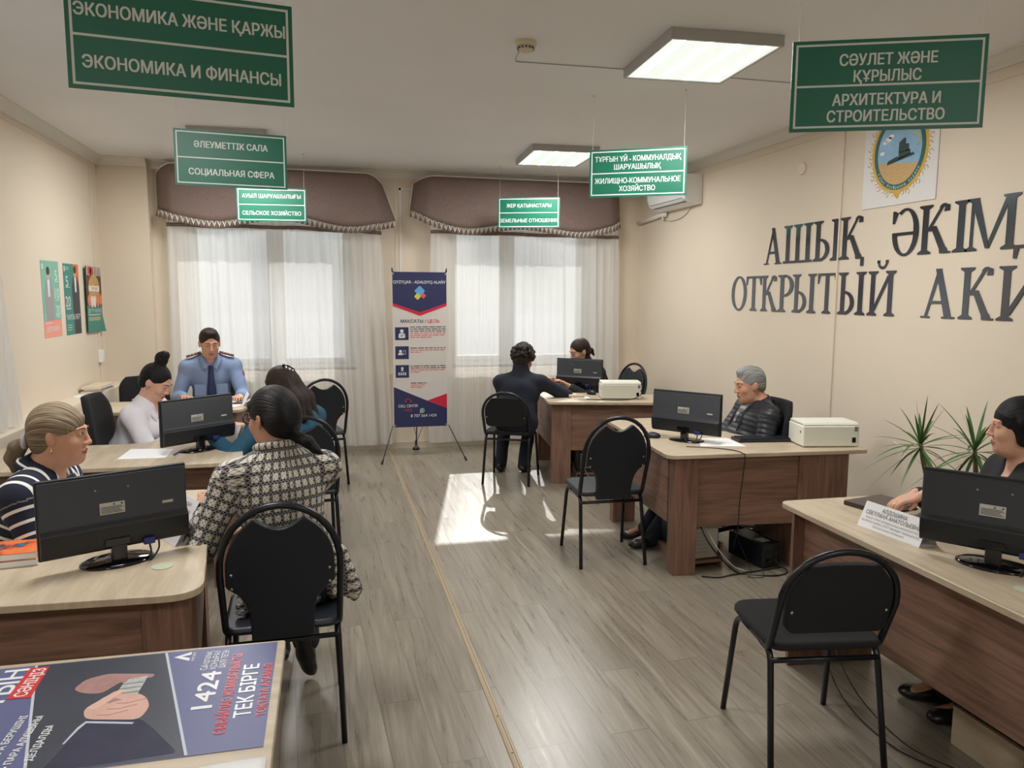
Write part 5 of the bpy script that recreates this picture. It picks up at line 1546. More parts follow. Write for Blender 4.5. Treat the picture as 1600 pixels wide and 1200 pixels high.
def book(x, y, deg, z, w, d, h, cover, label, hard=True, ct=None):
    t = thing('book', label, 'book', (x, y, z), math.radians(deg))
    b = MB(); b.box((-w / 2 + 0.003, -d / 2 + 0.003, 0.0025), (w / 2 - 0.004, d / 2 - 0.003, h - 0.0025)); b.build('pages', M_PAPER, t)
    b = MB(); b.box((-w / 2, -d / 2, 0), (w / 2, d / 2, 0.0025)); b.box((-w / 2, -d / 2, h - 0.0025), (w / 2, d / 2, h)); b.box((-w / 2, -d / 2, 0.0025), (-w / 2 + 0.0025, d / 2, h - 0.0025)); b.build('cover', cover, t, bevel=0.001)
    return t
book(2.375, 2.79, 12, 0.7505, 0.24, 0.19, 0.020, mat('dark_brown_cover', (58, 46, 44), 0.35), 'dark brown notebook under the clasped hands on the near right desk')
def photo_cover(name, cols, sc):
    if name in MATS: return MATS[name]
    m, n, bb = new_mat(name)
    tc = n.nodes.new('ShaderNodeTexCoord'); t_ = n.nodes.new('ShaderNodeTexNoise'); t_.inputs['Scale'].default_value = sc; t_.inputs['Detail'].default_value = 5
    r_ = n.nodes.new('ShaderNodeValToRGB'); n.links.new(tc.outputs['Object'], t_.inputs['Vector']); n.links.new(t_.outputs[0], r_.inputs[0]); n.links.new(r_.outputs[0], bb.inputs['Base Color'])
    e = r_.color_ramp.elements; e[0].position = 0.36; e[0].color = lin(cols[0]); e[1].position = 0.62; e[1].color = lin(cols[-1])
    for i, c in enumerate(cols[1:-1]):
        x = e.new(0.44 + 0.08 * i); x.color = lin(c)
    MATS[name] = m; return m
book(-1.10, 2.88, 8, 0.7505, 0.22, 0.17, 0.022, mat('white_cover', (216, 214, 208), 0.4), 'white paperback at the bottom of the stack on the front left desk')
book(-1.10, 2.88, 6, 0.773, 0.215, 0.165, 0.026, photo_cover('orange_blue_cover', [(40, 120, 170), (60, 50, 60), (210, 96, 50), (224, 120, 60)], 14), 'orange and blue illustrated book on top of the front left stack')
book(-2.015, 7.43, -2, SILL - 0.02, 0.155, 0.42, 0.018, mat('tan_cover', (196, 168, 122), 0.5), 'tan folder at the bottom of the stack on the left wall ledge')
book(-2.015, 7.45, 2, SILL - 0.002, 0.150, 0.40, 0.016, mat('maroon_cover', (70, 34, 34), 0.4), 'maroon folder in the middle of the stack on the left wall ledge')
book(-2.015, 7.45, -3, SILL + 0.014, 0.155, 0.41, 0.020, mat('cream_cover_board', (222, 206, 172), 0.5), 'cream folder topmost of the stack on the left wall ledge')
sheet([(-2.09, 6.95), (-1.95, 6.93), (-1.95, 7.18), (-2.09, 7.20)], 'white papers in front of the folders on the left wall ledge', z=SILL - 0.0195, n=3)

# ------------------------------------------------------------------ laminated poster and sheet on the nearest table
t = thing('table_poster', 'dark blue anti-bribery poster lying on the nearest table, lettering turned sideways', 'poster', (-0.148, 1.545, 0.7505))
PM = frame((0, 0, 0), (0, 1, 0), (-1, 0, 0), (0, 0, 1))          # poster frame: x reads along +Y, y points left along -X
PP = lambda X, Y: (Y - 1.545, -(X + 0.148))                    # world point -> poster point
P_BASE = mat('blue_violet_print', (86, 92, 138), 0.38); P_DARKB = mat('dark_slate_print', (44, 50, 66), 0.34, var=0.12, vscale=6); P_LINE = mat('pale_line_print', (196, 204, 220), 0.3)
P_HAND = mat('hand_print', (214, 172, 158), 0.3, var=0.08, vscale=20); P_HAND2 = mat('back_hand_print', (168, 128, 126), 0.3, var=0.1, vscale=20); P_SLV = mat('sleeve_print', (54, 58, 82), 0.2, var=0.12, vscale=14); P_CASH = mat('banknote_print', (176, 178, 176), 0.4, var=0.2, vscale=60)
b = MB(); b.box((-0.006, 0.0, 0), (0.48, 1.05, 0.0008), 0, PM); b.build('sheet', P_BASE, t)
def pflat(ptsW, m, nm, z=0.0010):
    q = [PP(*p) for p in ptsW]
    ar = sum(q[i][0] * q[(i + 1) % len(q)][1] - q[(i + 1) % len(q)][0] * q[i][1] for i in range(len(q)))
    b = MB(); b.prism(q if ar > 0 else q[::-1], z, z + 0.0002, 0, PM); return b.build(nm, m, t)
pflat([(-0.424, 2.022), (-0.297, 1.542), (-0.588, 1.542), (-0.727, 2.022)], P_DARKB, 'photo_area')
pflat([(-0.421, 2.022), (-0.294, 1.542), (-0.300, 1.542), (-0.427, 2.022)], P_LINE, 'separator', 0.0013)
pflat([(-0.722, 2.022), (-0.585, 1.542), (-0.591, 1.542), (-0.728, 2.022)], P_LINE, 'separator', 0.0013)
rp = lambda pts, r=0.015: [tuple(p) for p in round_poly(pts, r, 4)]
pflat(rp([(-0.565, 1.545), (-0.549, 1.616), (-0.531, 1.735), (-0.416, 1.705), (-0.382, 1.66), (-0.315, 1.555)]), P_SLV, 'printed_sleeve', 0.0013)
pflat(rp([(-0.60, 1.875), (-0.585, 1.92), (-0.54, 1.938), (-0.429, 1.912), (-0.43, 1.895), (-0.50, 1.89), (-0.53, 1.84), (-0.57, 1.85)]), P_HAND2, 'printed_hand', 0.0013)
pflat([(-0.497, 1.823), (-0.491, 1.895), (-0.443, 1.907), (-0.448, 1.822)], P_CASH, 'printed_banknotes', 0.0015)
pflat(rp([(-0.535, 1.73), (-0.55, 1.776), (-0.522, 1.813), (-0.50, 1.848), (-0.487, 1.83), (-0.448, 1.824), (-0.425, 1.80), (-0.408, 1.755), (-0.419, 1.702)], 0.02), P_HAND, 'printed_hand', 0.0017)
pflat([(-0.52, 1.795), (-0.495, 1.812), (-0.475, 1.80), (-0.50, 1.79)], P_HAND2, 'printed_hand_shade', 0.0019)
P_CREASE = mat('finger_crease_print', (170, 122, 112), 0.4)
for k in range(3):                                              # the fingers of the printed fist
    x0 = -0.430 - 0.014 * k; y0 = 1.795 - 0.022 * k
    pflat([(x0 + 0.006, y0), (x0 - 0.030, y0 - 0.012), (x0 - 0.055, y0 - 0.008), (x0 - 0.055, y0 - 0.0105), (x0 - 0.030, y0 - 0.0150), (x0 + 0.006, y0 - 0.0035)], P_CREASE, 'printed_crease', 0.0019)
pflat(rp([(-0.545, 1.775), (-0.520, 1.818), (-0.490, 1.852), (-0.478, 1.842), (-0.500, 1.806), (-0.522, 1.765)], 0.008), mat('thumb_print', (222, 184, 168), 0.3), 'printed_thumb', 0.0021)
for k in range(4):
    x0 = -0.588 + 0.030 * k
    pflat([(x0, 1.868 + 0.004 * k), (x0 + 0.010, 1.872 + 0.004 * k), (x0 + 0.016, 1.925 - 0.003 * k), (x0 + 0.013, 1.925 - 0.003 * k)], P_CREASE, 'printed_crease', 0.0016)
for k in range(3):
    y0 = 1.828 + 0.022 * k
    pflat([(-0.494 + 0.001 * k, y0), (-0.447, y0 + 0.003), (-0.447, y0 + 0.006), (-0.494 + 0.001 * k, y0 + 0.003)], M_INK, 'banknote_line', 0.0018)
pflat([(-0.552, 1.640), (-0.540, 1.70), (-0.530, 1.722), (-0.427, 1.694), (-0.430, 1.688), (-0.527, 1.714), (-0.536, 1.69), (-0.548, 1.640)], P_LINE, 'printed_cuff', 0.0016)
def ptext(s_, X, Yc, w_, hh, m, bo=0.02, skew=0.0):
    q = PP(X, Yc)
    S = Matrix.Identity(4)
    return text_part('lettering', s_, w_, m, t, PM @ Matrix.Translation((q[0], q[1], 0.0016)) @ S, hh, bo)
M_PWHITE = mat('white_poster_print', (232, 234, 236), 0.3); M_PRED = mat('red_poster_print', (208, 42, 48), 0.3)
ptext('1424', -0.296, 1.805, 0.172, 0.046, M_PWHITE, 0.035)
ptext('СЫБАЙЛАС ЖЕМҚОРЛЫҚТЫ', -0.243, 1.79, 0.37, 0.023, M_PRED, 0.03)
ptext('ТЕК БІРГЕ', -0.203, 1.785, 0.245, 0.036, M_PWHITE, 0.035)
ptext('ТОҚТАТА АЛАМЫЗ', -0.163, 1.78, 0.245, 0.020, M_PRED, 0.03)
ptext('Call-орталық', -0.318, 1.955, 0.10, 0.018, M_PWHITE, 0.0)
ptext('ҚОҢЫРАУ', -0.296, 1.955, 0.10, 0.016, M_PWHITE, 0.0)
ptext('ШАЛУ ТЕГІН', -0.275, 1.955, 0.095, 0.016, M_PWHITE, 0.0)
ptext('АҢҒАРУ', -0.352, 1.985, 0.05, 0.008, M_PWHITE, 0.0)
b = MB(); q = PP(-0.378, 1.985); b.prism([(q[0] - 0.022, q[1] - 0.018), (q[0] - 0.006, q[1] - 0.018), (q[0] + 0.006, q[1] + 0.004), (q[0] + 0.012, q[1] - 0.018), (q[0] + 0.028, q[1] - 0.018), (q[0] + 0.006, q[1] + 0.022)], 0.001, 0.0016, 0, PM); b.build('triangle_logo', M_PWHITE, t)
pflat([(-0.735, 1.862), (-0.683, 1.858), (-0.692, 2.012), (-0.735, 2.012)], M_PRED, 'red_box', 0.0015)
q = PP(-0.710, 1.936); text_part('lettering', 'СӘНІҢІЗ', 0.135, M_PWHITE, t, PM @ Matrix.Translation((q[0], q[1], 0.0019)), 0.028, 0.02)
ptext('ТЫН', -0.762, 1.92, 0.18, 0.052, M_PWHITE, 0.035)
ptext('• ДЕЛДАЛДЫ', -0.600, 1.65, 0.14, 0.015, M_PWHITE, 0.03)
ptext('• ПАРА АЛУШЫНЫ', -0.635, 1.672, 0.19, 0.015, M_PWHITE, 0.03)
ptext('• ПАРА БЕРУШІНІ', -0.668, 1.682, 0.19, 0.015, M_PWHITE, 0.03)
b = MB(); b.grid(lambda u, v: (-0.40 + 0.262 * u, 1.20 + 0.30 * v - 0.05 * (1 - u), 0.7515 + 0.010 * math.sin(PI * u) * v * v), 12, 8); tag(b.build('paper_sheet', M_PAPER, smooth=True, solid=0.0008), 'white sheet below the blue poster on the nearest table', 'paper')

# ------------------------------------------------------------------ under the desks: computers, power supply, cables
def tower(x, y, deg, label, dark=False):
    t = thing('computer_tower', label, 'computer', (x, y, 0.0), math.radians(deg))
    m_case = mat('beige_case_steel', (176, 172, 158), 0.45, metal=0.2) if not dark else M_MON
    b = MB(); b.box((-0.09, 0.0, 0.065), (0.09, 0.40, 0.48)); b.build('case', M_MON, t, bevel=0.003)
    b = MB(); b.box((-0.083, -0.003, 0.07), (0.083, 0.001, 0.475)); b.build('rear_plate', m_case, t)
    b = MB(); b.box((-0.075, -0.005, 0.30), (-0.035, -0.003, 0.46)); b.build('port_plate', M_STEEL, t)
    b = MB()
    for k in range(6):
        b.box((-0.07, -0.012, 0.31 + 0.024 * k), (-0.05, -0.004, 0.325 + 0.024 * k), k % 2)
    b.build('ports', [mat('blue_port', (40, 56, 120), 0.5), M_INK], t)
    b = MB(); b.lathe([(0.004, 0), (0.042, 0), (0.042, 0.002), (0.004, 0.002)], 0, 24, frame((0.02, -0.003, 0.39), (1, 0, 0), (0, 0, 1), (0, -1, 0)))
    for k in range(4):
        b.lathe([(0.009 * (k + 1) - 0.001, 0.002), (0.009 * (k + 1) + 0.001, 0.002), (0.009 * (k + 1) + 0.001, 0.0035), (0.009 * (k + 1) - 0.001, 0.0035)], 1, 24, frame((0.02, -0.003, 0.39), (1, 0, 0), (0, 0, 1), (0, -1, 0)))
    b.build('fan_grille', [mat('grille_dark', (120, 116, 106), 0.6), m_case], t)
    b = MB()
    for k in range(6):
        b.box((-0.072, -0.006, 0.10 + 0.024 * k), (0.02, -0.003, 0.112 + 0.024 * k))
    b.build('slot_covers', M_STEEL, t)
    b = MB()
    b.box((-0.11, -0.02, 0.04), (0.11, 0.42, 0.06)); b.box((-0.11, -0.02, 0.0), (-0.095, 0.42, 0.04)); b.box((0.095, -0.02, 0.0), (0.11, 0.42, 0.04)); b.box((0.095, -0.02, 0.06), (0.11, 0.42, 0.16)); b.build('wooden_tray', M_PANEL, t, bevel=0.001)
    return t
tower(2.24, 4.10, 3, 'beige-backed computer tower under the grey-haired man\'s desk')
tower(2.30, 6.44, -14, 'computer tower under the far right desk', True)
t = thing('power_supply', 'black backup power box on the floor under the grey-haired man\'s desk', 'power supply', (2.62, 4.16, 0), math.radians(10))
b = MB(); b.box((-0.07, -0.15, 0.006), (0.07, 0.17, 0.155)); b.build('case', M_MON, t, bevel=0.006)
b = MB(); b.box((-0.035, -0.10, 0.1552), (0.03, -0.03, 0.1560)); b.build('label_sticker', M_STICK, t)
for zz in (0.05, 0.10):
    for xx in (-0.03, 0.03):
        b = MB(); b.box((xx - 0.016, -0.153, zz - 0.014), (xx + 0.016, -0.149, zz + 0.014)); b.build('outlet', M_GLOSS, t)
def cable(pts, r, m, label):
    b = MB(); b.tube(spline(pts, 8), r, 0, 7); return tag(b.build('floor_cable', m, smooth=True), label, 'cable')
cable([(2.16, 4.06, 0.33), (2.19, 3.99, 0.22), (2.28, 3.97, 0.10), (2.40, 3.96, 0.006), (2.58, 3.88, 0.006), (2.70, 3.92, 0.006), (2.66, 3.99, 0.05)], 0.005, M_BLACKCABLE, 'thick black power cable looping on the floor before the power box')
cable([(2.20, 4.07, 0.30), (2.26, 3.98, 0.16), (2.36, 3.96, 0.05), (2.46, 3.98, 0.006), (2.42, 4.08, 0.006)], 0.004, M_GREYCABLE, 'grey cable falling from the beige computer tower to the floor')
cable([(2.15, 3.97, 0.006), (2.24, 3.93, 0.006), (2.36, 3.95, 0.007), (2.50, 3.97, 0.006), (2.72, 4.0, 0.006)], 0.004, M_BLACKCABLE, 'flat black cable on the floor under the grey-haired man\'s desk')
cable([(2.44, 4.20, 0.30), (2.45, 4.05, 0.15), (2.48, 3.96, 0.006), (2.42, 3.90, 0.006), (2.50, 3.87, 0.006), (2.55, 3.95, 0.006)], 0.002, M_BLACKCABLE, 'thin dark wire curled on the floor beside the power box')
cable([(2.20, 6.46, 0.36), (2.17, 6.40, 0.20), (2.22, 6.38, 0.08), (2.28, 6.40, 0.006)], 0.004, M_BLACKCABLE, 'black cable hanging behind the computer under the far right desk')
cable([(2.26, 6.46, 0.40), (2.27, 6.39, 0.26), (2.24, 6.39, 0.14), (2.30, 6.36, 0.006)], 0.003, M_GREYCABLE, 'grey cable hanging behind the computer under the far right desk')
cable([(2.02, 2.75, 0.32), (2.0, 2.62, 0.18), (1.98, 2.45, 0.07), (2.02, 2.24, 0.006), (2.10, 2.05, 0.006), (2.16, 1.93, 0.006)], 0.003, M_BLACKCABLE, 'dark cable dropping from under the near right desk to the floor')
cable([(2.04, 2.74, 0.34), (2.03, 2.60, 0.22), (2.02, 2.42, 0.10), (2.08, 2.22, 0.006), (2.17, 2.02, 0.006)], 0.0025, M_BLACKCABLE, 'second thinner cable beside it under the near right desk')
t = thing('computer_tower', 'black computer tower with a pale side tray under the near right desk', 'computer', (2.34, 2.05, 0), math.radians(0))
b = MB(); b.box((-0.06, -0.25, 0.055), (0.10, 0.14, 0.44)); b.build('case', M_MON, t, bevel=0.004)
b = MB(); b.box((-0.08, -0.27, 0.0), (-0.063, 0.16, 0.15)); b.box((-0.063, -0.27, 0.0), (0.12, 0.16, 0.05)); b.build('tray', M_TOP, t, bevel=0.001)

# ------------------------------------------------------------------ dracaena
t = thing('dracaena_plant', 'green dracaena with two spiky heads by the right wall behind the dark-haired woman', 'plant', (3.28, 3.22, 0))
b = MB(); b.lathe([(0.0, 0.0), (0.11, 0.0), (0.15, 0.24), (0.155, 0.26), (0.135, 0.26), (0.13, 0.235), (0.0, 0.235)], 0, 28); b.build('pot', mat('terracotta_pot', (150, 92, 66), 0.7), t, smooth=False)
b = MB(); b.lathe([(0.0, 0.232), (0.131, 0.236), (0.0, 0.242)], 0, 20); b.build('soil', mat('potting_soil', (52, 40, 32), 0.95), t)
heads = [Vector((-0.08, 0.262, 0.865)), Vector((-0.07, -0.09, 0.905))]
M_LEAF = mat('dracaena_leaf', (66, 104, 48), 0.42, var=0.25, vscale=14)
M_STEM = mat('dracaena_stem', (112, 100, 66), 0.8)
def blade(p0, d, L, droop, w, bm):
    d = d.normalized()
    side = d.cross(Vector((0, 0, 1)))
    if side.length < 0.1: side = Vector((1, 0, 0))
    side.normalize()
    n = 9; pts = []
    for i in range(n + 1):
        s_ = i / n
        p = p0 + d * L * s_ + Vector((0, 0, -droop * L * s_ * s_))
        ww = w * (0.45 + 0.55 * min(1, s_ * 4)) * (1 - s_ ** 2.2)
        pts += [p - side * ww, p + Vector((0, 0, -ww * 0.35)), p + side * ww]
    bm.add(pts, [f for i in range(n) for f in ((3 * i, 3 * i + 1, 3 * i + 4, 3 * i + 3), (3 * i + 1, 3 * i + 2, 3 * i + 5, 3 * i + 4))])
rr = random.Random(21)
for k, hd in enumerate(heads):
    b = MB(); b.tube(spline([(0, 0, 0.23), (0.01 + 0.02 * k, 0.06 * (1 if k == 0 else -0.5), 0.45), (hd.x + 0.02, hd.y - (0.05 if k == 0 else 0), 0.70), (hd.x, hd.y, hd.z)], 8), 0.012, 0, 8, r2=0.009); b.build('stem', M_STEM, t, smooth=True)
    for i in range(30):
        a = 2 * PI * (i * 0.381966) + rr.random() * 0.3
        el = math.radians(82 - 128 * (i / 29) + rr.uniform(-8, 8))
        d = Vector((math.cos(a) * math.cos(el), math.sin(a) * math.cos(el), math.sin(el)))
        lb = MB(); blade(hd + Vector((0, 0, -0.03 * (i / 29))), d, rr.uniform(0.25, 0.36), 0.10 + 0.38 * max(0, math.cos(el)) * rr.uniform(0.4, 1.0), rr.uniform(0.008, 0.0115), lb)
        lb.build('leaf', M_LEAF, t, smooth=True)
# ------------------------------------------------------------------ people: bodies grown as one smooth surface from a distance field
def surface_nets(V, lo, h):
    s = V < 0
    nx, ny, nz = V.shape
    c = np.zeros((nx - 1, ny - 1, nz - 1), np.int8)
    for i in (0, 1):
        for j in (0, 1):
            for k in (0, 1):
                c += s[i:nx - 1 + i, j:ny - 1 + j, k:nz - 1 + k]
    act = (c > 0) & (c < 8)
    ijk = np.argwhere(act)
    idx = np.full(act.shape, -1, np.int64)
    idx[act] = np.arange(len(ijk))
    acc = np.zeros((len(ijk), 3)); cnt = np.zeros(len(ijk))
    cor = [(i, j, k) for i in (0, 1) for j in (0, 1) for k in (0, 1)]
    val = {q: V[ijk[:, 0] + q[0], ijk[:, 1] + q[1], ijk[:, 2] + q[2]] for q in cor}
    for a in cor:
        for ax in range(3):
            if a[ax] == 0:
                b_ = list(a); b_[ax] = 1; b_ = tuple(b_)
                va, vb = val[a], val[b_]
                m = (va < 0) != (vb < 0)
                t = np.where(m, va / np.where(va == vb, 1, va - vb), 0)
                p = np.zeros((len(ijk), 3)); p += np.array(a, float); p[:, ax] += t
                acc[m] += p[m]; cnt[m] += 1
    verts = lo + h * (ijk + acc / np.maximum(cnt, 1)[:, None])
    quads = []
    for ax in range(3):
        u, v = (ax + 1) % 3, (ax + 2) % 3
        sl0 = [slice(None)] * 3; sl1 = [slice(None)] * 3
        sl0[ax] = slice(0, -1); sl1[ax] = slice(1, None)
        for w_ in (u, v):
            sl0[w_] = slice(1, -1); sl1[w_] = slice(1, -1)
        A = s[tuple(sl0)]; B = s[tuple(sl1)]
        for flip, mask in ((False, A & ~B), (True, ~A & B)):
            e = np.argwhere(mask)
            if not len(e): continue
            e[:, u] += 1; e[:, v] += 1
            def cell(du, dv):
                q = e.copy(); q[:, u] += du; q[:, v] += dv
                return idx[q[:, 0], q[:, 1], q[:, 2]]
            f = np.stack([cell(-1, -1), cell(0, -1), cell(0, 0), cell(-1, 0)], 1)
            quads.append(f[:, ::-1] if flip else f)
    return verts, np.concatenate(quads) if quads else np.zeros((0, 4), int)

class Field:
    """union of soft shapes; each shape: dict(kind, k, ...)"""
    def __init__(s):
        s.p = []
    def cone(s, a, ra, b_, rb, k=0.02, cut=False, flat=None, uv=None):
        s.p.append(dict(t='c', a=np.array(a, float), b=np.array(b_, float), ra=ra, rb=rb, k=k, cut=cut, flat=flat, uv=uv)); return s
    def ell(s, c, r, R=None, k=0.02, cut=False, uv=None):
        s.p.append(dict(t='e', c=np.array(c, float), r=np.array(r, float), R=np.eye(3) if R is None else np.array(R, float), k=k, cut=cut, uv=uv)); return s
    @staticmethod
    def dist(q, P):
        if q['t'] == 'c':
            a, b_ = q['a'], q['b']
            if q['flat'] is not None:
                n, f = q['flat']
                P = P + ((P - a) @ n)[..., None] * n * (1 / f - 1)
                b_ = b_ + ((b_ - a) @ n) * n * (1 / f - 1)
            d = b_ - a
            L2 = max(d @ d, 1e-12)
            t = np.clip(((P - a) @ d) / L2, 0, 1)
            v = P - a - t[..., None] * d
            dd = np.sqrt((v * v).sum(-1)) - (q['ra'] + (q['rb'] - q['ra']) * t)
            return dd * (q['flat'][1] ** 0.5 if q['flat'] is not None else 1)
        L = (P - q['c']) @ q['R']
        k0 = np.sqrt(((L / q['r']) ** 2).sum(-1))
        k1 = np.sqrt(((L / q['r'] ** 2) ** 2).sum(-1))
        return k0 * (k0 - 1) / np.maximum(k1, 1e-9)
    def bounds(s, q):
        if q['t'] == 'c':
            lo = np.minimum(q['a'] - q['ra'], q['b'] - q['rb']); hi = np.maximum(q['a'] + q['ra'], q['b'] + q['rb'])
        else:
            m = q['r'].max() if abs(q['R'] - np.eye(3)).max() > 1e-6 else q['r']
            lo, hi = q['c'] - m, q['c'] + m
        return lo, hi
    def mesh(s, h):
        bb = [s.bounds(q) for q in s.p if not q['cut']]
        lo = np.min([b_[0] for b_ in bb], 0) - 4 * h; hi = np.max([b_[1] for b_ in bb], 0) + 4 * h
        n = np.ceil((hi - lo) / h).astype(int) + 1
        V = np.full(n, 0.5)
        ax = [lo[i] + h * np.arange(n[i]) for i in range(3)]
        for q in s.p:
            l, u = s.bounds(q)
            m = q['k'] + 3 * h
            i0 = np.clip(np.floor((l - m - lo) / h).astype(int), 0, n - 1); i1 = np.clip(np.ceil((u + m - lo) / h).astype(int) + 1, 1, n)
            if (i1 <= i0).any(): continue
            sl = tuple(slice(a, b_) for a, b_ in zip(i0, i1))
            G = np.stack(np.meshgrid(*[ax[i][i0[i]:i1[i]] for i in range(3)], indexing='ij'), -1)
            d = s.dist(q, G)
            k = q['k']; cur = V[sl]
            if q['cut']:
                d = -d
                hh = np.maximum(k - np.abs(cur - d), 0) / max(k, 1e-9)
                V[sl] = np.maximum(cur, d) + hh * hh * k / 4
            else:
                hh = np.maximum(k - np.abs(cur - d), 0) / max(k, 1e-9)
                V[sl] = np.minimum(cur, d) - hh * hh * k / 4
        return surface_nets(V, lo, h)
    def build(s, name, mats, h, parent=None, region=None, weave=False, wrinkle=0.0, seed=0):
        v, f = s.mesh(h)
        if wrinkle:                                                       # soft cloth folds
            r = np.random.RandomState(seed)
            d = np.zeros(len(v))
            for _ in range(7):
                k = r.normal(size=3) * (14 + 16 * r.rand()); d += np.sin(v @ k + r.rand() * 6.28)
            nrm = s.normals(v, h)
            v = v + nrm * (wrinkle * d / 7 * 2.2)[:, None]
        me = bpy.data.meshes.new(name)
        me.vertices.add(len(v)); me.vertices.foreach_set('co', v.ravel())
        me.loops.add(len(f) * 4); me.loops.foreach_set('vertex_index', f.ravel().astype(np.int32))
        me.polygons.add(len(f)); me.polygons.foreach_set('loop_start', np.arange(0, len(f) * 4, 4, dtype=np.int32))
        for m in (mats if isinstance(mats, (list, tuple)) else [mats]): me.materials.append(m)
        if region is not None:
            cen = v[f].mean(1)
            me.polygons.foreach_set('material_index', region(cen).astype(np.int32))
        me.polygons.foreach_set('use_smooth', np.ones(len(f), bool))
        if weave:
            best = np.full(len(v), 9.0); W = np.zeros((len(v), 3))
            for q in s.p:
                if q['uv'] is None: continue
                d = s.dist(q, v); m = d < best
                best[m] = d[m]; W[m] = q['uv'](v[m])
            at = me.attributes.new('weave', 'FLOAT_VECTOR', 'POINT'); at.data.foreach_set('vector', W.ravel())
        me.update(calc_edges=True)
        me.validate()
        o = bpy.data.objects.new(name, me); COL.objects.link(o)
        if parent is not None: o.parent = parent
        return o
    def normals(s, v, h):
        e = h
        def F(p):
            d = np.full(len(p), 9.0)
            for q in s.p:
                if not q['cut']: d = np.minimum(d, s.dist(q, p))
            return d
        g = np.stack([F(v + np.eye(3)[i] * e) - F(v - np.eye(3)[i] * e) for i in range(3)], -1)
        return g / np.maximum(np.linalg.norm(g, axis=1), 1e-9)[:, None]

def unit(v): v = np.array(v, float); return v / np.linalg.norm(v)
def rotz(a): c, s = math.cos(a), math.sin(a); return np.array([[c, -s, 0], [s, c, 0], [0, 0, 1.0]])
def rotx(a): c, s = math.cos(a), math.sin(a); return np.array([[1.0, 0, 0], [0, c, -s], [0, s, c]])
def roty(a): c, s = math.cos(a), math.sin(a); return np.array([[c, 0, s], [0, 1.0, 0], [-s, 0, c]])
def ik(S, W, l1, l2, pole):
    d = W - S; L = np.linalg.norm(d)
    if L > (l1 + l2) * 0.995: W = S + d / L * (l1 + l2) * 0.995; d = W - S; L = np.linalg.norm(d)
    n = d / L
    x = (l1 * l1 - l2 * l2 + L * L) / (2 * L)
    y = math.sqrt(max(l1 * l1 - x * x, 0))
    p = pole - n * (pole @ n); p = unit(p)
    return S + n * x + p * y, W
VOX = 0.006
M_EYEW = mat('eye_white', (196, 186, 178), 0.6); M_IRIS = mat('dark_iris', (40, 28, 22), 0.2)
M_LIP = mat('lips', (168, 98, 88), 0.45)
M_BLACKCL = mat('black_cloth', (24, 25, 30), 0.85, var=0.1, vscale=60)
M_SHOE = mat('black_shoe_leather', (20, 19, 20), 0.35)

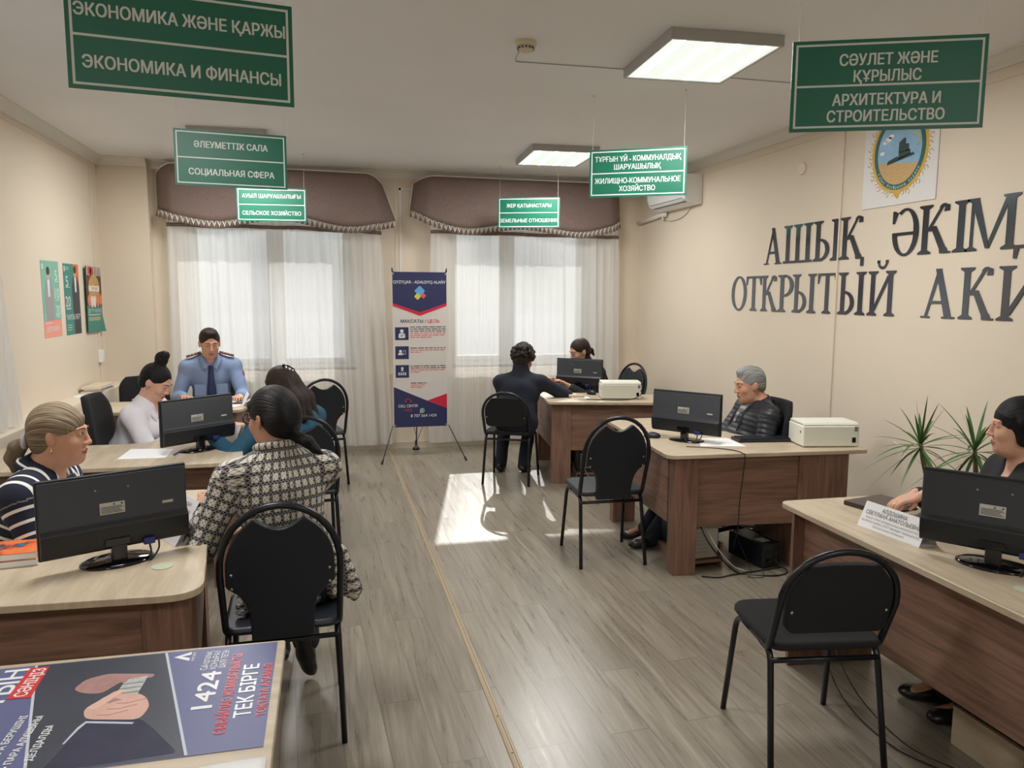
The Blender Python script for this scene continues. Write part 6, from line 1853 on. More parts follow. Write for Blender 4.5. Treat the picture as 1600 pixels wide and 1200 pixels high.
def person(label, head, head_yaw, pitch, body_yaw, lean=5, roll=0, seat=0.46, side=0, fat=1.0, female=True, skin=(206, 160, 132), shoulder=1.0,
           wrists=None, top=None, pants=None, feet=None, hair=None, hair_m=None, extras=None, collar=None, knees=0.44, legs_dir=0.0, hands_curl=0.5, vox=VOX, head_scale=1.0, wrinkle=0.004,
           sleeve=0.014, group=None, brow=(46, 36, 30), hold=None, elbow_out=0.35, shoes=None, neck_fwd=0.0, elbows=None, neck=0.155):
    B = rotz(math.radians(body_yaw))
    hx, hy, hz = head
    la, sa = math.radians(lean), math.radians(side)
    sp = unit([math.sin(sa), math.sin(la), math.cos(la) * math.cos(sa)])           # spine direction, local
    sp0 = sp
    # torso length chosen so that the head reaches its height
    nk = unit(sp * 0.55 + np.array([0, 0.22 + neck_fwd, 0.6]))
    sc = (hz - seat - 0.085 - neck * nk[2]) / (0.485 * sp[2])
    sc = min(max(sc, 0.72), 1.18)
    P = np.array([0, 0, seat + 0.085])
    NB = P + sp * 0.485 * sc
    Hc = NB + nk * neck
    loc = np.array([hx, hy, 0]) - B @ np.array([Hc[0], Hc[1], 0])
    Hm = rotz(math.radians(head_yaw - body_yaw)) @ rotx(math.radians(-pitch)) @ roty(math.radians(roll))
    X = np.array([1.0, 0, 0]); Yl = unit(np.cross(sp, X)) * 1.0
    Yl = np.cross(sp, X); Yl = unit(Yl)
    R3 = np.stack([X, Yl, sp], 1)
    def T(x, y, z): return P + R3 @ np.array([x, y, z * sc])
    hs = head_scale
    def Hd(x, y, z): return Hc + Hm @ (np.array([x, y, z]) * hs)
    uvT = lambda p: np.stack([(p - P) @ sp, np.arctan2((p - P) @ X, np.maximum((p - P) @ Yl, -9)) * 0.17, 0 * p[:, 0]], 1)
    def uvL(a, d, off, side_):
        d = unit(d); ref = unit(np.cross(d, [0.3, 0.5, 0.8])); r2 = np.cross(d, ref)
        return lambda p: np.stack([(p - a) @ d + off, np.arctan2((p - a) @ ref, (p - a) @ r2) * 0.055, 0 * p[:, 0]], 1)
    # ---- limbs
    sw = 0.178 * shoulder * (0.95 if female else 1.05)
    S = {k: T(k * sw, -0.005, 0.418) for k in (-1, 1)}
    Wt = {}
    El = {}
    wl = wrists or {}
    elb = elbows or {}
    for k in (-1, 1):
        w_ = wl.get(k)
        if w_ is None:
            w_ = np.array([k * 0.13, 0.36, 0.80])
        else:
            w_ = B.T @ (np.array(w_, float) - loc)
        El[k], Wt[k] = ik(S[k], w_, 0.285, 0.255, np.array([k * elbow_out, -0.45, -0.9]) if k not in elb else B.T @ (np.array(elb[k], float) - loc) - S[k])
    hipw = 0.088
    Hp = {k: np.array([k * hipw, 0.0, seat + 0.075]) for k in (-1, 1)}
    Kn, An = {}, {}
    for k in (-1, 1):
        f_ = (feet or {}).get(k)
        f_ = np.array([k * 0.11, 0.40, 0.075]) if f_ is None else np.array([*(B.T @ (np.array([f_[0], f_[1], 0.0]) - loc))[:2], f_[2] if len(f_) > 2 else 0.075])
        kd = np.array([k * 0.06 + math.sin(legs_dir) * 0.3, 0.9, 0.75])
        Kn[k], An[k] = ik(Hp[k], f_, knees, 0.42, kd)
    # ---- body: one continuous surface
    F = Field()
    fb = fat
    F.ell(T(0, -0.01, 0.0), (0.165 * fb, 0.125 * fb, 0.115), R3, 0.04)
    F.ell(T(0, 0.0, 0.16), (0.138 * fb, 0.105 * fb, 0.15 * sc), R3, 0.05)
    F.ell(T(0, -0.005, 0.33), (0.152 * fb * (0.96 if female else 1.03), 0.105 * fb, 0.15 * sc), R3, 0.05)
    F.cone(S[-1], 0.052, S[1], 0.052, 0.05)
    F.cone(T(0, -0.015, 0.50), 0.045, (S[1] * 0.6 + T(0, -0.01, 0.46) * 0.4), 0.04, 0.05)
    F.cone(T(0, -0.015, 0.50), 0.045, (S[-1] * 0.6 + T(0, -0.01, 0.46) * 0.4), 0.04, 0.05)
    if female:
        for k in (-1, 1): F.ell(T(k * 0.068 * fb, 0.085 * fb, 0.31), (0.066, 0.055, 0.062), R3, 0.04)
    elif fb > 1.05:
        F.ell(T(0, 0.06 * fb, 0.14), (0.13, 0.09, 0.12), R3, 0.05)
    nr = 0.050 if female else 0.058
    F.cone(T(0, -0.01, 0.46), nr + 0.012, Hd(0, -0.022, -0.045), nr, 0.035)
    for k in (-1, 1):
        F.cone(S[k], 0.047 * (1 if female else 1.08), El[k], 0.038, 0.03); F.cone(El[k], 0.038, Wt[k], 0.025, 0.02)
        F.cone(Hp[k], 0.078 * fb, Kn[k], 0.052, 0.04); F.cone(Kn[k], 0.050, An[k], 0.034, 0.03)
        F.cone(An[k], 0.032, An[k] + np.array([0, 0.13, -0.04]), 0.022, 0.02)
    # head and face
    F.ell(Hd(0, -0.014, 0.035), np.array((0.074, 0.092, 0.084)) * hs, Hm, 0.03)
    F.ell(Hd(0, 0.030, -0.030), np.array((0.060, 0.058, 0.076)) * hs, Hm, 0.035)
    F.ell(Hd(0, 0.020, -0.066), np.array((0.050, 0.055, 0.045)) * hs, Hm, 0.03)
    if fb > 1.1: F.ell(Hd(0, 0.020, -0.088), np.array((0.050, 0.056, 0.034)) * hs, Hm, 0.03)
    F.ell(Hd(0, 0.066, -0.094), np.array((0.020, 0.016, 0.017)) * hs, Hm, 0.022)
    for k in (-1, 1):
        F.ell(Hd(k * 0.036, 0.060, -0.026), np.array((0.022, 0.020, 0.022)) * hs, Hm, 0.02)
        F.ell(Hd(k * 0.030, 0.087, 0.010), np.array((0.016, 0.012, 0.010)) * hs, Hm, 0.008, cut=True)
        F.ell(Hd(k * 0.077, -0.008, -0.006), np.array((0.007, 0.018, 0.031)) * hs, Hm @ rotz(k * 0.35) @ rotx(0.2), 0.006)
        F.ell(Hd(k * 0.030, 0.076, 0.009), np.array((0.0150, 0.0118, 0.0092)) * hs, Hm, 0.003)
        F.cone(Hd(k * 0.014, 0.088, 0.026), 0.006 * hs, Hd(k * 0.044, 0.074, 0.028), 0.005 * hs, 0.014)
        F.ell(Hd(k * 0.011, 0.096, -0.033), np.array((0.008, 0.009, 0.0075)) * hs, Hm, 0.006)
    F.cone(Hd(0, 0.086, 0.018), 0.0065 * hs, Hd(0, 0.102, -0.024), 0.0092 * hs, 0.010)
    F.ell(Hd(0, 0.104, -0.029), np.array((0.0105, 0.0105, 0.0090)) * hs, Hm, 0.006)
    F.ell(Hd(0, 0.088, -0.059), np.array((0.023, 0.009, 0.0050)) * hs, Hm, 0.005)
    F.ell(Hd(0, 0.086, -0.070), np.array((0.020, 0.009, 0.0060)) * hs, Hm, 0.005)
    F.ell(Hd(0, 0.101, -0.0642), np.array((0.022, 0.010, 0.0016)) * hs, Hm, 0.002, cut=True)
    # hands: palm, four fingers, thumb
    for k in (-1, 1):
        fd = unit(Wt[k] - El[k])
        tgt = (hold or {}).get(k)
        if tgt is not None: fd = unit(B.T @ np.array(tgt, float))
        dn = np.array([0, 0, -1.0])
        nrm = unit(dn - fd * (dn @ fd)) if abs(fd[2]) < 0.95 else np.array([0, 1.0, 0])     # palm faces down
        lat = np.cross(fd, nrm) * 1.0                                                      # sideways across the palm
        th = -k if (np.cross(fd, nrm) @ X) * 1 > 0 else k                                  # thumb on the inner side
        w0 = Wt[k] + fd * 0.012
        F.cone(Wt[k], 0.024, w0 + fd * 0.02, 0.020, 0.012)
        Rp = np.stack([lat, fd, nrm], 1)
        F.ell(w0 + fd * 0.050, (0.040, 0.050, 0.0155), Rp, 0.012)
        for j, (off, Lf) in enumerate(((-0.030, 0.066), (-0.0105, 0.078), (0.0095, 0.073), (0.029, 0.057))):
            off = off if th < 0 else -off
            b0 = w0 + fd * 0.086 + lat * off
            c1 = hands_curl
            d1 = unit(fd + nrm * 0.35 * c1 + lat * off * 2); d2 = unit(fd + nrm * 1.3 * c1); d3 = unit(fd * (1 - 0.5 * c1) + nrm * 2.0 * c1)
            p1 = b0 + d1 * Lf * 0.45; p2 = p1 + d2 * Lf * 0.32; p3 = p2 + d3 * Lf * 0.25
            F.cone(b0, 0.0092, p1, 0.0086, 0.005); F.cone(p1, 0.0086, p2, 0.0078, 0.003); F.cone(p2, 0.0078, p3, 0.0064, 0.003)
        tl = lat * (0.034 if th > 0 else -0.034)
        t0 = w0 + fd * 0.025 + tl * 0.9; t1 = t0 + fd * 0.030 + tl * 0.75 + nrm * 0.006; t2 = t1 + fd * 0.030 + tl * 0.05 + nrm * 0.008
        F.cone(t0, 0.0125, t1, 0.0105, 0.010); F.cone(t1, 0.0105, t2, 0.0085, 0.003)
    lipc = Hd(0, 0.094, -0.0645)
    def reg(c):
        L = (c - lipc) @ Hm / hs
        return ((np.abs(L[:, 0]) < 0.023) & (np.abs(L[:, 2]) < 0.0115 * (1 - (L[:, 0] / 0.026) ** 2)) & (np.abs(L[:, 1]) < 0.012)).astype(int)
    skm = skin_mat('skin_%d_%d_%d' % skin, skin)
    body = F.build('person', [skm, M_LIP if female else mat('lips_muted', (154, 104, 90), 0.5)], vox, region=reg)
    body.location = loc; body.rotation_euler = (0, 0, math.radians(body_yaw))
    tag(body, label, 'person', group)
    # eyes and brows
    for k in (-1, 1):
        if pitch < 9:
            e = MB(); e.ell((0, 0, 0), (0.0110 * hs, 0.0100 * hs, 0.0046 * hs), 0, 14, 10)
            c = Hd(k * 0.0300, 0.0795, 0.0085)
            Mx = Matrix(((*Hm[0], c[0]), (*Hm[1], c[1]), (*Hm[2], c[2]), (0, 0, 0, 1)))
            e.ell((0, 0.0062 * hs, 0.0003), (0.0050 * hs, 0.0046 * hs, 0.0042 * hs), 1, 12, 8)
            for i in range(len(e.v)): e.v[i] = Mx @ e.v[i]
            e.build('eye', [M_EYEW, M_IRIS], body, smooth=True)
        lz = 0.0120 if pitch < 9 else 0.0045
        e = MB(); e.tube([Hd(k * 0.0195, 0.0850 if pitch < 9 else 0.0845, lz), Hd(k * 0.030, 0.0880, lz + (0.0025 if pitch < 9 else -0.002)), Hd(k * 0.0400, 0.0790, lz)], 0.0012, 0, 5)
        e.build('eyelashes', mat('lash_dark', (62, 44, 38), 0.6), body, smooth=True)
        if brow is None: continue
        e = MB(); e.tube([Hd(k * 0.012, 0.0925, 0.0265), Hd(k * 0.026, 0.0905, 0.0325), Hd(k * 0.046, 0.0755, 0.0275)], 0.0034 * hs, 0, 6, r2=0.0018)
        e.build('eyebrow', mat('brow_%d_%d_%d' % brow, brow, 0.7), body, smooth=True)
    ctx = dict(F=F, P=P, T=T, Hd=Hd, Hm=Hm, S=S, El=El, Wt=Wt, NB=NB, Hc=Hc, body=body, R3=R3, sp=sp, hs=hs, uvT=uvT, loc=loc, B=B, Kn=Kn, An=An, Hp=Hp, fat=fb, X=X, Yl=Yl, sc=sc)
    # ---- clothing
    uvS = (lambda p: np.stack([np.abs((p - P) @ X) * 0.9 + 0.012, (p - P) @ Yl, 0 * p[:, 0]], 1)) if top and top[0] is M_STRIPE else uvT
    if top:
        m_top, short = top
        G = Field(); t_ = sleeve
        G.ell(T(0, -0.01, 0.02), (0.165 * fb + t_, 0.128 * fb + t_, 0.14), R3, 0.04, uv=uvT)
        G.ell(T(0, 0.0, 0.16), (0.142 * fb + t_, 0.108 * fb + t_, 0.16 * sc), R3, 0.06, uv=uvT)
        G.ell(T(0, -0.005, 0.33), (0.155 * fb * (0.96 if female else 1.03) + t_, 0.108 * fb + t_, 0.155 * sc), R3, 0.06, uv=uvT)
        G.cone(S[-1], 0.054 + t_, S[1], 0.054 + t_, 0.05, uv=uvS)
        for k in (-1, 1):
            G.cone(T(0, -0.015, 0.495), 0.044 + t_, S[k] * 0.7 + T(0, -0.01, 0.46) * 0.3, 0.042 + t_, 0.05, uv=uvS)
            if female: G.ell(T(k * 0.068 * fb, 0.085 * fb, 0.31), (0.068 + t_ * 0.7, 0.056 + t_ * 0.7, 0.064 + t_ * 0.7), R3, 0.05, uv=uvT)
            G.cone(S[k], 0.050 + t_, El[k], 0.042 + t_, 0.035, uv=uvL(S[k], El[k] - S[k], 0.0, k))
            we = El[k] + (Wt[k] - El[k]) * (0.93 if not short else short)
            G.cone(El[k], 0.042 + t_, we, 0.030 + t_ * 0.9, 0.022, uv=uvL(El[k], we - El[k], 0.285, k))
        if not female and fb > 1.05: G.ell(T(0, 0.06 * fb, 0.14), (0.135 + t_, 0.095 + t_, 0.125), R3, 0.05, uv=uvT)
        # neck opening, or a stand-up collar closing it
        if collar == 'stand' and top[0] is not M_TWEED:
            G.cone(T(0, -0.012, 0.46), nr + 0.030, Hd(0, -0.030, -0.075), nr + 0.014, 0.02, uv=uvT)
        else:
            G.cone(T(0, -0.002, 0.475), nr + 0.012, Hd(0, -0.01, -0.01), nr + 0.02, 0.012, cut=True)
        if collar in ('v', 'open'):
            G.cone(T(0, 0.075, 0.50), 0.040, T(0, 0.135 * fb, 0.34), 0.014, 0.012, cut=True)
        ctx['G'] = G
        o = G.build('jacket' if collar in ('open', 'stand', 'blazer', 'round') else 'shirt', m_top, vox, body, weave=True, wrinkle=wrinkle, seed=int(hx * 100 + hy * 10) % 97)
    if pants:
        G = Field()
        G.ell(T(0, -0.01, 0.0), (0.165 * fb + 0.010, 0.125 * fb + 0.010, 0.115), R3, 0.04)
        for k in (-1, 1):
            G.cone(Hp[k], 0.080 * fb + 0.010, Kn[k], 0.066, 0.04)
            G.cone(Kn[k], 0.064, An[k] + np.array([0, 0.012, -0.018]), 0.058, 0.03)
        G.build('trousers', pants, vox * 1.25, body, wrinkle=0.003, seed=3)
    for k in (-1, 1):
        sh = Field()
        a = An[k]
        fd_ = np.array([math.sin(0.12 * k), 1, 0])
        fwd = unit(fd_)
        dirf = (shoes or {}).get(k)
        if dirf is not None: fwd = unit(B.T @ np.array(dirf, float))
        up = np.array([0, 0, 1.0]); up = unit(up - fwd * (up @ fwd))
        sh.cone(a - fwd * 0.035 - up * 0.030, 0.036, a + fwd * 0.13 - up * 0.042, 0.030, 0.03, flat=(up, 0.8))
        sh.cone(a, 0.036, a + fwd * 0.05 - up * 0.03, 0.034, 0.03)
        sh.cone(a + fwd * 0.08 - up * 0.045, 0.040, a + fwd * 0.15 - up * 0.048, 0.030, 0.03, flat=(up, 0.6))
        sh.build('shoe', M_SHOE, vox * 1.25, body)
    if hair:
        Hh = Field(); hair(Hh, ctx)
        Hh.build('hair', hair_m, vox * 0.8, body, wrinkle=0.0016, seed=5, weave=True)
    if extras: extras(ctx)
    return ctx

# ---- hair styles in head space
def head_uv(c):
    Hc, Hm = c['Hc'], c['Hm']
    def f(p):
        L = (p - Hc) @ Hm
        return np.stack([np.arctan2(L[:, 0], L[:, 2] + 0.03), L[:, 1] * 1.5 + 0.6 * np.minimum(L[:, 2], 0), 0 * p[:, 0]], 1)
    return f
def strand_uv(a, b_, s0):
    d = unit(np.array(b_) - np.array(a)); r1 = unit(np.cross(d, [0.31, 0.52, 0.79])); r2 = np.cross(d, r1); a = np.array(a)
    return lambda p: np.stack([np.arctan2((p - a) @ r1, (p - a) @ r2) + s0, ((p - a) @ d) * 1.5, 0 * p[:, 0] + s0], 1)
def lock(H, c, p, r0, q, r1, k=0.012):
    a, b_ = c['Hd'](*p), c['Hd'](*q)
    H.cone(a, r0 * c['hs'], b_, r1 * c['hs'], k, uv=strand_uv(a, b_, p[0] * 40))
def hair_cap(H, c, face=(0.0, 0.128, -0.030), fr=(0.074, 0.082, 0.082), grow=1.0, low=-0.085, nape=True):
    Hd, Hm, hs = c['Hd'], c['Hm'], c['hs']
    uv = head_uv(c)
    H.ell(Hd(0, -0.018, 0.038), np.array((0.082, 0.099, 0.089)) * hs * grow, Hm, 0.02, uv=uv)
    if nape: H.ell(Hd(0, -0.055, -0.015), np.array((0.066, 0.056, 0.075)) * hs * grow, Hm, 0.03, uv=uv)
def hair_cut(H, c, face=(0.0, 0.130, -0.012), fr=(0.076, 0.085, 0.100), ears=True):
    Hd, Hm, hs = c['Hd'], c['Hm'], c['hs']
    H.ell(Hd(*face), np.array(fr) * hs, Hm, 0.012, cut=True)
    if ears:
        for k in (-1, 1):
            H.ell(Hd(k * 0.092, 0.008, -0.022), np.array((0.026, 0.030, 0.040)) * hs, Hm, 0.012, cut=True)
def hair_short(H, c):
    hair_cap(H, c, grow=0.985); H.ell(c['Hd'](0, 0.025, 0.098), np.array((0.056, 0.052, 0.028)), c['Hm'], 0.03, uv=head_uv(c)); hair_cut(H, c)
    H.ell(c['Hd'](0, -0.05, -0.11), np.array((0.10, 0.10, 0.055)) * c['hs'], c['Hm'], 0.01, cut=True)
def hair_ponytail(H, c, tail, fr=False):
    Hd, hs = c['Hd'], c['hs']
    hair_cap(H, c, grow=1.02)
    if not fr: hair_cut(H, c)
    for i in range(len(tail) - 1):
        (p, r0), (q, r1) = tail[i], tail[i + 1]
        lock(H, c, p, r0, q, r1, 0.015)
def fringe(H, c, z1=0.036, n=13, spread=0.062, r=0.0065, sweep=0.008):
    """forehead hair: the cap reaches the brow, thin tapered locks break its lower edge"""
    Hd, Hm, hs = c['Hd'], c['Hm'], c['hs']
    H.ell(Hd(0, 0.130, z1 - 0.081), np.array((0.070, 0.085, 0.095)) * hs, Hm, 0.010, cut=True)
    for k in (-1, 1):
        H.ell(Hd(k * 0.092, 0.008, -0.022), np.array((0.026, 0.030, 0.040)) * hs, Hm, 0.012, cut=True)
    for i in range(n):
        x = spread * (2 * i / (n - 1) - 1)
        e = (x / spread) ** 2
        yy = -0.018 + 0.098 * math.sqrt(max(0.0, 1 - (x / 0.084) ** 2))
        H.cone(Hd(x - sweep, yy - 0.008, z1 + 0.026 - 0.012 * e), r * hs, Hd(x + sweep, yy - 0.001 + 0.003 * e, z1 - 0.010 - 0.022 * e + 0.005 * (i % 3)), r * 0.3 * hs, 0.012, uv=head_uv(c))

M_BLOND = hair_mat('ash_blond_hair', (72, 60, 50), (182, 162, 132))
M_BLACKH = hair_mat('black_hair', (12, 11, 13), (34, 30, 32))
M_BROWNH = hair_mat('dark_brown_hair', (30, 23, 20), (66, 50, 42))
M_GREYH = hair_mat('salt_grey_hair', (96, 96, 96), (178, 178, 176))
M_CURLH = hair_mat('dark_curly_hair', (20, 17, 16), (72, 60, 52), (14, 14, 14))
M_STRIPE = stripe_mat(); M_TWEED = tweed_mat(); M_QUILT = quilt_mat()
M_NAVYCL = mat('navy_wool_cloth', (26, 30, 44), 0.9, var=0.12, vscale=50)
M_TEALCL = mat('teal_cloth', (26, 74, 98), 0.8, var=0.1, vscale=30)
M_WHITECL = mat('white_blazer_cloth', (222, 219, 226), 0.8, var=0.03, vscale=20)
M_BLUESH = mat('light_blue_shirt', (122, 140, 174), 0.8, var=0.04, vscale=30)
M_TIE = mat('navy_tie', (28, 40, 78), 0.7)
M_MAROON = mat('maroon_epaulette', (84, 34, 42), 0.7)

# 1. woman in the striped top, front left desk
def ex_striped(c):
    Hd, hs = c['Hd'], c['hs']
    b = MB(); b.tube([Hd(0.012 * math.cos(a) * 1.9, -0.122, -0.030 + 0.023 * math.sin(a)) for a in [2 * PI * i / 16 for i in range(16)]], 0.010, 0, 8, closed=True); b.build('hair_tie', mat('lilac_hair_tie', (190, 182, 190), 0.8), c['body'], smooth=True)
    for k in (-1, 1):
        b = MB(); b.tube([Hd(k * 0.080, -0.004, -0.036), Hd(k * 0.082, -0.003, -0.046)], 0.0016); b.ell(Hd(k * 0.082, -0.003, -0.055), (0.0045, 0.0045, 0.011)); b.build('earring', mat('gold_earring', (206, 170, 110), 0.25, metal=0.9), c['body'], smooth=True)
    # collar with white edging
    T = c['T']
    for k in (-1, 1):
        b = MB(); P0 = [T(k * 0.012, 0.090, 0.40), T(k * 0.050, 0.060, 0.475), T(k * 0.068, 0.0, 0.515), T(k * 0.045, -0.058, 0.535), T(0, -0.075, 0.540)]
        P1 = [T(k * 0.070, 0.125, 0.375), T(k * 0.115, 0.085, 0.445), T(k * 0.118, -0.005, 0.490), T(k * 0.075, -0.095, 0.495), T(0, -0.110, 0.495)]
        n = len(P0); A = spline(P0, 6); Bq = spline(P1, 6); N = len(A)
        b.add(A + Bq, [(i, i + 1, N + i + 1, N + i) for i in range(N - 1)]); b.build('collar', mat('navy_collar', (24, 31, 54), 0.85), c['body'], smooth=True, solid=0.008)
        b = MB(); b.tube([A[i] * 0.22 + Bq[i] * 0.78 + Vector((0, 0.002, 0.007)) for i in range(N)], 0.0048, 0, 6); b.build('collar_stripe', mat('white_trim', (224, 224, 222), 0.8), c['body'], smooth=True)
def hair_striped(H, c):
    hair_ponytail(H, c, [((0, -0.095, -0.015), 0.026), ((0, -0.122, -0.030), 0.017), ((0, -0.150, -0.055), 0.030), ((0.0, -0.165, -0.095), 0.028), ((0, -0.160, -0.140), 0.014)], True)
    fringe(H, c, 0.044)
person('woman with a blond ponytail in a navy and white striped top, front left', (-1.015, 3.22, 1.132), -92, 3, -96, lean=20, fat=1.16, skin=(198, 150, 124), hair=hair_striped, hair_m=M_BLOND,
       top=(M_STRIPE, None), pants=M_NAVYCL, collar='v', extras=ex_striped, wrists={-1: (-0.78, 3.34, 0.795), 1: (-0.80, 3.02, 0.795)}, feet={-1: (-0.82, 3.34), 1: (-0.82, 3.16)}, brow=(110, 88, 66), wrinkle=0.003)

# 2. woman in the checked jacket, front left visitor
def ex_check(c):
    Hd = c['Hd']
    M_FR = mat('black_spectacle_frame', (18, 18, 20), 0.25)
    g = bpy.data.objects.new('glasses', None); COL.objects.link(g); g.parent = c['body']
    for k in (-1, 1):
        b = MB(); b.tube([Hd(k * 0.033 + 0.025 * math.cos(a), 0.106 - 0.18 * abs(k * 0.033 + 0.025 * math.cos(a)) , 0.006 + 0.019 * math.sin(a)) for a in [2 * PI * i / 20 for i in range(20)]], 0.0028, 0, 6, closed=True); b.build('rim', M_FR, g, smooth=True)
        b = MB(); b.add([Hd(k * 0.033 + 0.024 * math.cos(a), 0.106 - 0.18 * abs(k * 0.033 + 0.024 * math.cos(a)), 0.006 + 0.018 * math.sin(a)) for a in [2 * PI * i / 16 for i in range(16)]], [list(range(16))]); b.build('lens', M_GLASS, g)
        b = MB(); b.tube([Hd(k * 0.058, 0.094, 0.012), Hd(k * 0.083, 0.05, 0.010), Hd(k * 0.084, -0.008, 0.010), Hd(k * 0.080, -0.03, -0.01)], 0.0025, 0, 6); b.build('temple', M_FR, g, smooth=True)
    b = MB(); b.tube([Hd(-0.009, 0.107, 0.010), Hd(0, 0.110, 0.013), Hd(0.009, 0.107, 0.010)], 0.0025, 0, 6); b.build('bridge', M_FR, g, smooth=True)
    T = c['T']
    G = Field()                                                                   # stand collar and flared jacket skirt
    for i in range(14):
        a0, a1 = 2 * PI * i / 14, 2 * PI * (i + 1) / 14
        p = lambda a: T(0.072 * math.sin(a), 0.062 * math.cos(a) - 0.012, 0.515 + 0.016 * (1 - math.cos(a)) / 2)
        G.cone(p(a0), 0.016, p(a1), 0.016, 0.012, uv=c['uvT'])
    G.build('collar', M_TWEED, VOX, c['body'], weave=True)
    G = Field(); s_ = c['P']
    for k in range(9):
        x = -0.20 + 0.05 * k
        G.cone(T(x * 0.85, -0.10 + 0.3 * x * x, 0.09), 0.030, T(x * 1.08 + (0.02 if x > 0.1 else 0), -0.105 + 0.6 * x * x, -0.06), 0.022, 0.03, uv=c['uvT'])
    for k in range(5):
        G.cone(T(0.185, -0.08 + 0.05 * k, 0.08), 0.026, T(0.215, -0.08 + 0.06 * k, -0.09), 0.020, 0.03, uv=c['uvT'])
    G.build('jacket_skirt', M_TWEED, VOX * 1.2, c['body'], weave=True, wrinkle=0.006, seed=4)
def hair_check(H, c):
    hair_ponytail(H, c, [((0, -0.085, -0.045), 0.036), ((0.01, -0.115, -0.085), 0.020), ((0.02, -0.148, -0.105), 0.022), ((0.03, -0.172, -0.135), 0.016), ((0.035, -0.20, -0.155), 0.006)], True)
    H.ell(c['Hd'](0, -0.06, 0.0), np.array((0.080, 0.064, 0.088)), c['Hm'], 0.02, uv=head_uv(c))
    fringe(H, c, 0.044)
person('woman with glasses in a black and white checked jacket, seen from behind', (-0.222, 3.13, 1.185), 48, 8, 16, lean=10, side=-3, fat=1.06, skin=(188, 140, 112), hair=hair_check, hair_m=M_BLACKH,
       top=(M_TWEED, None), pants=M_BLACKCL, collar='stand', extras=ex_check, wrists={-1: (-0.50, 3.20, 0.805), 1: (-0.34, 3.42, 0.66)}, elbows={-1: (-0.42, 2.87, 0.81)}, feet={-1: (-0.25, 3.45), 1: (-0.115, 3.25, 0.20)}, elbow_out=0.9, head_scale=1.03,
       shoes={1: (0.22, 0.30, -0.93)}, shoulder=1.06)

# 3. woman in the white blazer
def ex_blazer(c):
    T = c['T']
    for k in (-1, 1):
        b = MB(); A = spline([T(k * 0.015, 0.135, 0.33), T(k * 0.045, 0.095, 0.44), T(k * 0.062, 0.03, 0.505), T(k * 0.045, -0.055, 0.525)], 6); Bq = spline([T(k * 0.060, 0.150, 0.33), T(k * 0.105, 0.105, 0.425), T(k * 0.115, 0.02, 0.475), T(k * 0.075, -0.085, 0.495)], 6); N = len(A)
        b.add(A + Bq, [(i, i + 1, N + i + 1, N + i) for i in range(N - 1)]); b.build('lapel', M_WHITECL, c['body'], smooth=True, solid=0.007)
    G = Field(); G.ell(T(0, 0.10, 0.36), (0.07, 0.05, 0.10), c['R3'], 0.02); G.build('blouse', mat('pink_blouse', (214, 178, 190), 0.7), VOX, c['body'])
def hair_bun(H, c):
    Hd, hs = c['Hd'], c['hs']
    hair_cap(H, c, grow=1.0); hair_cut(H, c)
    H.ell(Hd(0, -0.035, 0.150), np.array((0.042, 0.042, 0.046)) * hs, c['Hm'], 0.02, uv=head_uv(c)); H.ell(Hd(0.004, -0.028, 0.192), np.array((0.033, 0.030, 0.028)) * hs, c['Hm'], 0.012, uv=head_uv(c)); H.ell(Hd(0.0, -0.05, 0.165), np.array((0.036, 0.03, 0.036)) * hs, c['Hm'], 0.01, uv=head_uv(c))
    H.ell(Hd(0, -0.05, -0.11), np.array((0.10, 0.10, 0.050)) * hs, c['Hm'], 0.01, cut=True)
    lock(H, c, (0, -0.085, -0.045), 0.010, (0, -0.125, -0.050), 0.003, 0.01)
person('woman with a high black bun in a white blazer, looking down at her desk', (-1.115, 5.42, 1.088), -108, 30, -104, lean=20, fat=1.2, skin=(206, 160, 138), hair=hair_bun, hair_m=M_BLACKH,
       top=(M_WHITECL, None), pants=M_BLACKCL, collar='v', extras=ex_blazer, wrists={-1: (-0.86, 5.42, 0.80), 1: (-0.90, 5.14, 0.80)}, feet={-1: (-0.90, 5.52), 1: (-0.90, 5.36)}, shoulder=1.06)

